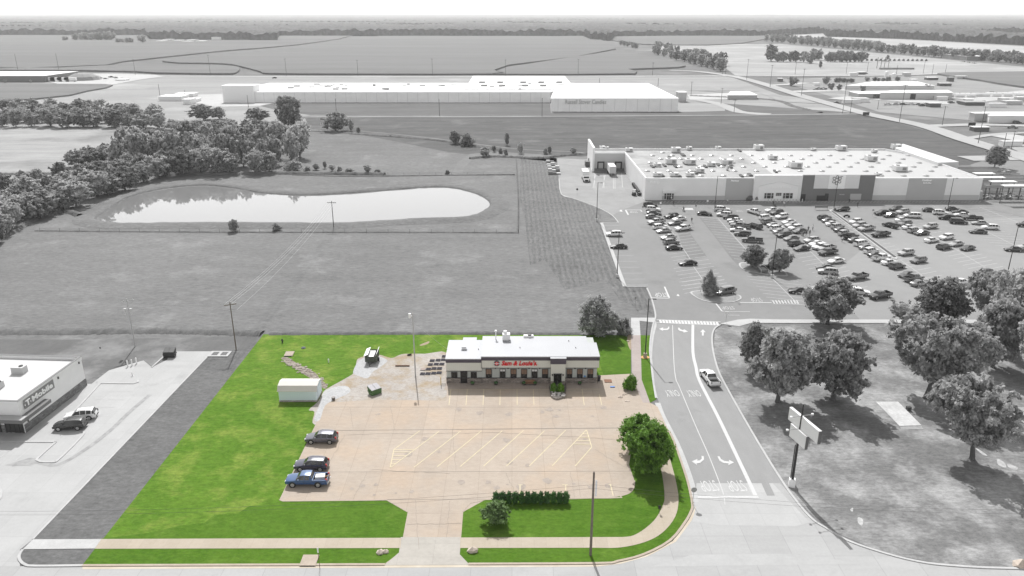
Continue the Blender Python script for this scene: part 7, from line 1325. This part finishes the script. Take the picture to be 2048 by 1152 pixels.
ROWS = {
 'A': ("first row's west side", [(1300.8, 412.4, 'suv', 'black', 345), (1306, 420.7, 'suv', 'white', 345), (1308, 428.5, 'sedan', 'dark', 345), (1306, 435.8, 'sedan', 'grey', 350), (1312.3, 446.8, 'pickup', 'silver', 202), (1319.6, 456.7, 'suv', 'white', 22), (1326.9, 464, 'sedan', 'silver', 202), (1336.3, 477, 'sedan', 'silver', 202), (1342.5, 487.4, 'suv', 'grey', 22), (1347.7, 498.3, 'sedan', 'black', 10)]),
 'B': ("first row's east side", [(1342.5, 434.8, 'suv', 'black', 205), (1358, 440, 'sedan', 'white', 205), (1349.8, 448.3, 'sedan', 'grey', 205), (1366.5, 459.8, 'pickup', 'white', 205)]),
 'C': ("second row", [(1409, 429.6, 'sedan', 'black', 345), (1444.6, 421, 'suv', 'white', 345), (1448.8, 426, 'sedan', 'grey', 160), (1447.7, 431.7, 'suv', 'white', 160), (1461, 437.4, 'suv', 'dark', 160), (1469.4, 443, 'sedan', 'white', 160), (1473.5, 448, 'sedan', 'silver', 160), (1479.8, 454.6, 'pickup', 'grey', 160), (1475.6, 462.5, 'sedan', 'white', 160), (1485, 471, 'suv', 'dark', 160), (1503.8, 483.5, 'pickup', 'dark', 165)]),
 'D': ("third row's west side", [(1530.8, 438, 'suv', 'white', 22), (1536.5, 446.5, 'suv', 'grey', 22), (1547.5, 453, 'sedan', 'silver', 22), (1553.8, 459.6, 'suv', 'white', 22), (1560, 465.8, 'sedan', 'silver', 22), (1567, 472.5, 'suv', 'dark', 202), (1581.9, 479.5, 'sedan', 'grey', 202), (1591.5, 490.5, 'suv', 'black', 22), (1602.7, 499.6, 'sedan', 'dark', 202)]),
 'E': ("third row's east side", [(1542.3, 422.3, 'sedan', 'white', 205), (1552.7, 427.8, 'suv', 'dark', 205), (1563, 435.8, 'suv', 'white', 205), (1576.7, 446.2, 'sedan', 'white', 205), (1583, 452.2, 'sedan', 'silver', 205), (1590, 458.6, 'suv', 'white', 205), (1598.6, 464.8, 'sedan', 'dark', 205), (1622.5, 483.7, 'suv', 'silver', 205), (1631.5, 490.3, 'sedan', 'white', 205), (1638.5, 496.7, 'suv', 'white', 205), (1651.7, 500.2, 'pickup', 'silver', 205), (1654.7, 508, 'pickup', 'dark', 205), (1671.5, 524.8, 'sedan', 'white', 200)]),
 'F': ("row just west of the planting strip", [(1648.3, 437.9, 'suv', 'dark', 25), (1656.7, 443.5, 'sedan', 'grey', 25), (1664, 450, 'sedan', 'white', 25), (1674.4, 456, 'suv', 'silver', 25), (1681.5, 462.4, 'sedan', 'dark', 25), (1690, 469.4, 'suv', 'silver', 25), (1699, 476, 'pickup', 'black', 25), (1710.3, 483, 'sedan', 'dark', 25), (1722.4, 490, 'van', 'white', 25), (1732.8, 497.4, 'sedan', 'grey', 25), (1741.5, 505, 'suv', 'white', 25), (1751, 512.4, 'sedan', 'black', 25), (1762, 519.4, 'pickup', 'white', 25), (1777.5, 527.4, 'sedan', 'white', 25), (1793, 535.5, 'suv', 'dark', 25), (1812.5, 552.5, 'sedan', 'dark', 205), (1826, 560.4, 'pickup', 'grey', 25), (1837, 570, 'sedan', 'grey', 25)]),
 'G': ("row just east of the planting strip", [(1683.8, 421, 'suv', 'dark', 190), (1710.8, 446.3, 'suv', 'white', 205), (1718, 453.5, 'suv', 'silver', 205), (1731.7, 460.5, 'pickup', 'silver', 205), (1760.8, 472, 'pickup', 'black', 200), (1811, 509, 'suv', 'silver', 205), (1836, 524, 'suv', 'grey', 205)]),
 'H': ("fourth row's west side", [(1762.9, 428.8, 'suv', 'black', 190), (1779.6, 433, 'sedan', 'black', 200), (1802.5, 442.5, 'sedan', 'white', 25), (1808.7, 450, 'suv', 'grey', 205), (1817, 457, 'sedan', 'white', 25), (1827.5, 463.6, 'suv', 'silver', 25), (1842.9, 468.6, 'sedan', 'dark', 200), (1862.4, 483.2, 'sedan', 'white', 25), (1887.6, 497, 'suv', 'dark', 25)]),
 'I': ("fourth row's east side", [(1791, 420, 'suv', 'dark', 205), (1804.6, 426, 'suv', 'silver', 205), (1824, 434.5, 'van', 'white', 170), (1860, 455.8, 'suv', 'silver', 205), (1892, 477.5, 'suv', 'white', 205), (1911.8, 490.6, 'sedan', 'silver', 205), (1934.6, 499, 'sedan', 'dark', 205)]),
 'J': ("fifth row's west side", [(1860, 422.7, 'sedan', 'dark', 345), (1880.6, 428.3, 'suv', 'white', 345), (1892, 438, 'suv', 'black', 165), (1916, 446.4, 'van', 'black', 345), (1955, 465.8, 'sedan', 'dark', 170)]),
 'K': ("fifth row's east side", [(1906, 420.6, 'sedan', 'dark', 345), (1919.7, 426.2, 'sedan', 'dark', 165), (1923, 432.2, 'sedan', 'white', 165), (1943.9, 439.5, 'pickup', 'black', 165), (1958.6, 448.6, 'sedan', 'silver', 165), (1979, 457.8, 'suv', 'white', 170)])}
CN = {'white': 'white', 'silver': 'silver', 'grey': 'grey', 'dark': 'dark grey', 'black': 'black'}
TN = {'sedan': 'sedan', 'suv': 'SUV', 'van': 'minivan', 'pickup': 'pickup truck'}
def vehicles():
    for k, (where, cars) in ROWS.items():
        for i, (px, py, ty, col, ang) in enumerate(cars):
            x, y = G(px, py + 1.0); car(ty, col, x, y, ang + random.uniform(-2, 2), '%s %s, %s from the store in the %s' % (CN[col], TN[ty], ordn(i+1), where), 'cars parked in front of the big store')
    g2 = 'cars moving or parked apart in the big car park'
    for px, py, ty, col, ang, l in [(1509, 427, 'pickup', 'white', 118, 'white pickup driving between the second and third rows'), (1509, 455, 'van', 'dark', 118, 'dark minivan driving between the second and third rows'), (1779.6, 453.5, 'suv', 'black', 118, 'black SUV driving between the planting strip and the fourth row'),
            (1541, 536, 'suv', 'black', 165, 'black SUV behind the middle island trees'), (1651, 538.3, 'sedan', 'dark', 168, 'dark sedan behind the round dark shade tree, left one'), (1654.8, 546.7, 'suv', 'silver', 165, 'silver SUV just above the crown of the round shade tree'), (1714, 557.5, 'pickup', 'grey', 205, 'grey pickup truck right of the crown of the round shade tree'),
            (1717, 588, 'suv', 'white', 345, 'white SUV half hidden behind the right side of the round shade tree'), (1597, 585, 'sedan', 'black', 175, 'black sedan left of the round shade tree'), (1758.7, 595, 'pickup', 'dark', 202, 'dark pickup truck alone near the ring road'), (1922.5, 567, 'sedan', 'white', 25, 'white sedan seen behind the dark shade tree at right'),
            (1975, 548, 'suv', 'dark', 20, 'dark SUV behind the big trees at right'), (1448.7, 587, 'van', 'grey', 205, 'grey minivan beside the cone shaped tree'), (1375, 529, 'sedan', 'black', 190, 'black sedan alone below the first row'), (2027, 501.5, 'sedan', 'dark', 170, 'dark sedan beside the far right lamp post'), (2052, 497, 'sedan', 'silver', 170, 'silver sedan cut by the right photo edge'),
            (2050, 452, 'suv', 'black', 170, 'black SUV cut by the right photo edge, nearer the store'), (2004, 342.5, 'sedan', 'dark', 205, 'dark sedan under the lone tree right of the store'), (2010, 348, 'suv', 'silver', 195, 'silver SUV beside the dark sedan right of the store'), (1227.5, 471.3, 'suv', 'white', 180, 'white SUV in the west strip of stalls'), (1237, 495.5, 'sedan', 'black', 180, 'black sedan in the west strip of stalls'),
            (1703, 596, 'sedan', 'black', 345, 'black sedan hidden under the round shade tree crown'), (1642, 582, 'suv', 'grey', 175, 'grey SUV hidden behind the round shade tree crown')]:
        x, y = G(px, py + 1); car(ty, col, x, y, ang, l, g2)
    # near vehicles
    def near(ty, col, px, py, ang, l, tl=None, g=None): x, y = G(px, py); return car(ty, col, x, y, ang, l, g, True, tl)
    near('suv', 'mid', 644, 883, 180, 'silver grey SUV parked nearest the shed, its nose over the grass', TLr, 'vehicles parked at the left edge of the tan lot'); near('suv', 'navy', 624, 937, 180, 'dark navy SUV parked beside the blue pickup', TLr, 'vehicles parked at the left edge of the tan lot')
    p = near('pickup', 'blue', 616, 968, 180, 'blue pickup truck with a white box in its bed', TLr, 'vehicles parked at the left edge of the tan lot')
    x, y = G(616, 968); q = thing('white_box', (x + 1.75, y + .1, .8), 'white box lying in the bed of the blue pickup', 'box'); MB().rbox(x + 1.75, y + .15, .83, 1.32, 1.3, .9, R(6)).build('carton', WHITE, q, bevel=.06)
    q = thing('timber_pile', (x + 2.4, y - .3, .8), 'brown wooden pieces behind the white box in the bed of the blue pickup', 'wood'); m = MB(); [m.rbox(x + 2.4 + k*.1, y - .1 + k*.12, .83 + k*.09, .9 + k*.09, .9, .14, R(10*k)) for k in range(4)]; m.build('planks', M('planks', (.30, .18, .09), .8), q)
    near('suv', 'white', 163.5, 837, 191, 'white SUV parked beside the phone shop', None, 'cars at the phone shop'); near('suv', 'black', 142, 856.5, 186, 'black SUV parked nearest the street beside the phone shop', None, 'cars at the phone shop')
    near('pickup', 'white', 1419, 762.5, 97, 'white pickup truck driving away up the entry road')
    r = thing('bed_cover', (*G(1419, 762.5), 0), 'x', 'x') if False else None
    # distant cars
    fd = [(549, 157, 'suv', 'black', 180, 'black SUV on the far road left of the factory'), (1593, 163, 'pickup', 'silver', 180, 'pickup by the round tree at the diagonal road'), (1674, 207, 'sedan', 'dark', 340, 'dark sedan on the diagonal road'), (1730, 148, 'pickup', 'dark', 10, 'dark truck on the far road, right side'), (2030, 243.5, 'suv', 'white', 0, 'white SUV before the white metal shed'), (2034, 247, 'suv', 'dark', 0, 'dark SUV before the white metal shed'), (2024, 257, 'pickup', 'grey', 350, 'grey pickup on the side road below the white metal shed')]
    for i in range(5): fd.append((1631 + i*4.4, 180 - (i % 2)*2, 'suv', ['dark', 'silver', 'black', 'white', 'dark'][i], 200, '%s SUV in the little lot left of the long hall, %s from the left' % (['dark', 'silver', 'black', 'white', 'dark'][i], ordn(i+1))))
    for i in range(7): fd.append((1775 + i*15.5, 210.5 - i*.1, ['pickup', 'sedan', 'suv'][i % 3], ['white', 'silver', 'dark', 'white', 'grey', 'white', 'silver'][i], 0, '%s vehicle parked below the grey shed far right, %s from the left' % (['white', 'silver', 'dark', 'white', 'grey', 'white', 'silver'][i], ordn(i+1))))
    for i in range(6): fd.append((190 + i*11, 155.5 + (i % 3)*1.5, ['pickup', 'suv', 'sedan'][i % 3], ['white', 'dark', 'grey', 'dark', 'silver', 'white'][i], 0, '%s vehicle in the yard at the far left, %s from the left' % (['white', 'dark', 'grey', 'dark', 'silver', 'white'][i], ordn(i+1))))
    rv = random.Random(77); ex = sorted((rv.uniform(1760, 2040), rv.choice([rv.uniform(186, 192), rv.uniform(205, 214)])) for _ in range(22))
    for i, (a, b) in enumerate(ex): cc = rv.choice(['white', 'silver', 'dark', 'grey', 'black']); fd.append((a, b, rv.choice(['pickup', 'suv', 'sedan', 'van']), cc, rv.choice([0, 90, 20, 160]), '%s vehicle in the far industrial yards, %s from the left' % (CN[cc], ordn(i+1))))
    for i in range(10): fd.append((1922 + i*3.4, 123.5 + i*.45, 'sedan', ['white', 'silver', 'dark'][i % 3], 60, '%s car before the pale roofed farm hall, %s from the left' % (['white', 'silver', 'dark'][i % 3], ordn(i+1))))
    for px, py, ty, col, ang, l in fd: x, y = G(px, py); car(ty, col, x, y, ang, l, 'distant vehicles')
    # box truck in the yard, trailer at the dock
    x, y = G(1172.5, 364); t = thing('box_truck', (x, y, 0), 'white box truck with its cab toward the camera in the delivery yard', 'truck'); wb = PAINT['white']
    MB().box(x-1.25, x+1.25, y+1.7, y+8.3, 1.0, 3.7).build('cargo_box', wb, t, bevel=.04); MB().box(x-1.15, x+1.15, y-.1, y+1.65, .5, 2.3).build('cab', wb, t, bevel=.15); MB().box(x-1.0, x+1.0, y-1.4, y-.12, .5, 1.45).build('bonnet', wb, t, bevel=.15); MB().box(x-1.0, x+1.0, y-.14, y-.105, 1.5, 2.15).build('windscreen', CGLASS, t); MB().box(x-.6, x+.6, y-1.43, y-1.405, .6, 1.2).build('grille', PLAS, t)
    [MB().box(x+s-.15, x+s+.15, y-1.44, y-1.402, .9, 1.15).build('headlight', HL, t) for s in (-.8, .8)]; [MB().tube((x+s*.85, y+b, .45), (x+s*1.22, y+b, .45), .45, n=14).build('wheel', TYRE, t) for s in (-1, 1) for b in (-.5, 6.2)]
    Yd = G(1220, 343)[1]; x = xat(1219.5, Yd, 3); x = x; y1 = Yd - .7; t = thing('dock_trailer', (x, y1, 0), 'white semi trailer backed against the middle loading dock', 'trailer'); MB().box(x-1.3, x+1.3, y1-9.5, y1, 1.2, 4.0).build('box', WHITE, t, bevel=.03); [MB().tube((x+s*.8, y1-b, .5), (x+s*1.28, y1-b, .5), .5, n=12).build('wheel', TYRE, t) for s in (-1, 1) for b in (1.5, 2.8)]; [MB().box(x+s-.08, x+s+.08, y1-8.2, y1-8.0, .02, 1.2).build('landing_leg', DARK, t) for s in (-.7, .7)]; MB().box(x-1.2, x+1.2, y1-9.53, y1-9.505, 1.3, 3.9).build('front_panel', M('trailer_face', .55, .5), t)
    # motorcycle
    x, y = G(1693, 435); t = thing('motorcycle', (x, y, .05), 'dark motorcycle parked between the planting strip and the fourth row', 'motorcycle'); [MB().tube((x+s, y-.06, .36), (x+s, y+.06, .36), .32, n=14).build('wheel', TYRE, t) for s in (-.75, .75)]; MB().box(x-.6, x+.55, y-.14, y+.14, .45, .75).box(x-.1, x+.4, y-.16, y+.16, .751, .98).build('frame', DARK, t, bevel=.06); MB().box(x-.75, x-.1, y-.15, y+.15, .78, .9).build('seat', TYRE, t, bevel=.04); MB().tube((x+.55, y-.38, 1.1), (x+.55, y+.38, 1.1), .03).tube((x+.55, y, 1.1), (x+.72, y, .5), .04).build('handlebar', STEEL, t)
# ================================================================ people
SKIN = M('skin', .30, .6); HAIR = M('hair', .03, .7)
def person_proto(i, top, legs, stride=.0, push=False, dress=False):
    root = thing('person', (0, 0, 0)); s = stride
    J = [(0,0,.95,.14), (0,0,1.15,.145), (0,0,1.38,.17), (0,0,1.50,.07), (0,0,1.57,.06), (0,.0,1.66,.10), (0,0,1.76,.085),
         (.10,0,.90,.10), (.12,s*.5,.50,.065), (.12,-s*.2 if s else 0,.08,.045), (.12,.12,.04,.04), (-.10,0,.90,.10), (-.12,-s*.45,.50,.065), (-.12,-s*1.1,.10,.045), (-.12,-s*1.1+.13,.05,.04),
         (.21,0,1.42,.06), (.26,(.12 if push else -s*.4),1.14,.045), (.22,(.42 if push else -s*.3+.06),(1.05 if push else .88),.035), (.22,(.50 if push else -s*.3+.08),(1.03 if push else .80),.03), (-.21,0,1.42,.06), (-.26,(.12 if push else s*.4),1.14,.045), (-.22,(.42 if push else s*.5),(1.05 if push else .90),.035), (-.22,(.5 if push else s*.5+.03),(1.03 if push else .82),.03)]
    E = [(0,1),(1,2),(2,3),(3,4),(4,5),(5,6),(0,7),(7,8),(8,9),(9,10),(0,11),(11,12),(12,13),(13,14),(2,15),(15,16),(16,17),(17,18),(2,19),(19,20),(20,21),(21,22)]
    me = bpy.data.meshes.new('body'); me.from_pydata([j[:3] for j in J], E, []); o = bpy.data.objects.new('body', me); C.objects.link(o); me.skin_vertices.new() if hasattr(me.skin_vertices, 'new') else None
    m = o.modifiers.new('skin', 'SKIN')
    if not me.skin_vertices:
        pass
    for k, j in enumerate(J): me.skin_vertices[0].data[k].radius = (j[3], j[3]*(.72 if k in (1, 2) else .9))
    me.skin_vertices[0].data[0].use_root = True; o.modifiers.new('sub', 'SUBSURF').levels = 1
    bpy.context.view_layer.update(); dm = bpy.data.meshes.new_from_object(o.evaluated_get(bpy.context.evaluated_depsgraph_get())); bpy.data.objects.remove(o)
    for q in (SKIN, top, legs, HAIR): dm.materials.append(q)
    for p in dm.polygons:
        z, x = p.center.z, abs(p.center.x); p.material_index = 3 if (z > 1.68 and p.center.y < .05) or z > 1.74 else 0 if z > 1.50 or (x > .17 and z < 1.08) else 1 if z > .96 else 3 if z < .08 else 2; p.use_smooth = True
    dm.name = 'body'; b = bpy.data.objects.new('body', dm); C.objects.link(b); b.parent = root; return (root, [b])
def people():
    g = lambda n, v: M(n, v, .8); pr = [person_proto(0, g('cloth_dark', .05), g('cloth_jeans', .08), .22), person_proto(1, g('cloth_white', .7), g('cloth_grey', .2), .18), person_proto(2, g('cloth_mid', .25), g('cloth_black', .03), .0, True)]
    used = [0, 0, 0]
    P = [(1347, 411.5, 0, 'person in dark clothes walking out of the pickup door'), (1342.5, 402.5, 1, 'person in a white top standing in the pickup doorway'), (1366.5, 423, 2, 'person pushing a cart on the store crosswalk'), (1383, 445.5, 0, 'person in dark clothes walking left of the second row'), (1348, 437.5, 1, 'person in white beside the black SUV in the first row'), (1546.5, 411, 0, 'person in dark clothes before the grocery entrance, left one'), (1549.5, 413.5, 2, 'person before the grocery entrance, nearer the cars'), (1567.5, 413, 1, 'pale dressed person before the grocery entrance, right one'),
         (1616, 463.5, 0, 'person in dark clothes walking behind the third row'), (1619, 471, 0, 'tall person in dark clothes at the tail of the third row'), (1606, 473, 2, 'person pushing a cart past the dark sedan in the third row'), (1612, 472.5, 0, 'person beside the pushed cart at the third row'), (1625, 461, 1, 'person with a pale top apart behind the third row'), (1698, 406.5, 0, 'person in dark clothes by the white notice panel of the store'), (1714.5, 414.5, 0, 'person walking in the drive before the store centre'), (1684, 484.5, 1, 'person walking along the aisle west of the planting strip'), (1669, 425.5, 0, 'person beside the lamp post at the head of the planting strip'), (1454.5, 408, 1, 'person with a pale top left of the pharmacy panel')]
    for i, (px, py, k, l) in enumerate(P):
        x, y = G(px, py); rz = random.uniform(-.6, .6) + (math.pi if i % 2 else 0)
        if not used[k]: used[k] = 1; r = pr[k][0]; r.location = (x, y, .05); r.rotation_euler = (0, 0, rz); tag(r, l, 'person', 'people around the store')
        else: dup(pr[k], (x, y, .05), rz, None, l, 'person', 'people around the store')
        if k == 2:
            c, q = math.cos(rz), math.sin(rz); X_, Y_ = x - q*.95, y + c*.95; t = thing('shopping_cart', (0, 0, 0), 'shopping cart pushed by the %s' % l.replace('person pushing a cart', 'person').replace('person before', 'person before'), 'shopping cart', 'shopping carts')
            MB().add([(-.28, -.42, .45), (.28, -.42, .45), (.22, .45, .5), (-.22, .45, .5), (-.32, -.45, 1.0), (.32, -.45, 1.0), (.27, .5, .95), (-.27, .5, .95)], [(0,3,2,1), (0,1,5,4), (1,2,6,5), (2,3,7,6), (3,0,4,7)]).build('basket', STEEL, t); [MB().tube((a*.25, b*.35, 0), (a*.25, b*.35, .45), .03, n=5).build('wheel_leg', DARK, t) for a in (-1, 1) for b in (-1, 1)]
            MB().tube((-.3, -.5, 1.03), (.3, -.5, 1.03), .025, n=5).build('handle', DARK, t); t.location = (X_, Y_, .05); t.rotation_euler = (0, 0, rz)
# ================================================================ air
def haze():
    m = bpy.data.materials.new('haze'); m.use_nodes = True; n = m.node_tree; n.nodes.clear(); v = n.nodes.new('ShaderNodeVolumePrincipled'); o = n.nodes.new('ShaderNodeOutputMaterial')
    v.inputs['Color'].default_value = (.95, .95, .95, 1); v.inputs['Density'].default_value = .00010; v.inputs['Anisotropy'].default_value = .25; n.links.new(v.outputs[0], o.inputs['Volume'])
    b = MB().box(-27000, 27000, -500, 28000, -1, 72).build('haze', m); tag(b, 'thin pale haze over the whole plain', 'haze', kind='stuff')
# ================================================================ build
ground(); markings(); restaurant(); small_lot_things(); pylon_sign(); lamp_posts(); utility_poles(); fences(); neighbour_shop(); big_store(); backyard_things(); far_buildings(); vehicles(); people(); place_trees(); forest(); haze()
for k, p in PROTO.items():
    if not p[4]:
        for o in p[1]: bpy.data.objects.remove(o)
        bpy.data.objects.remove(p[0])
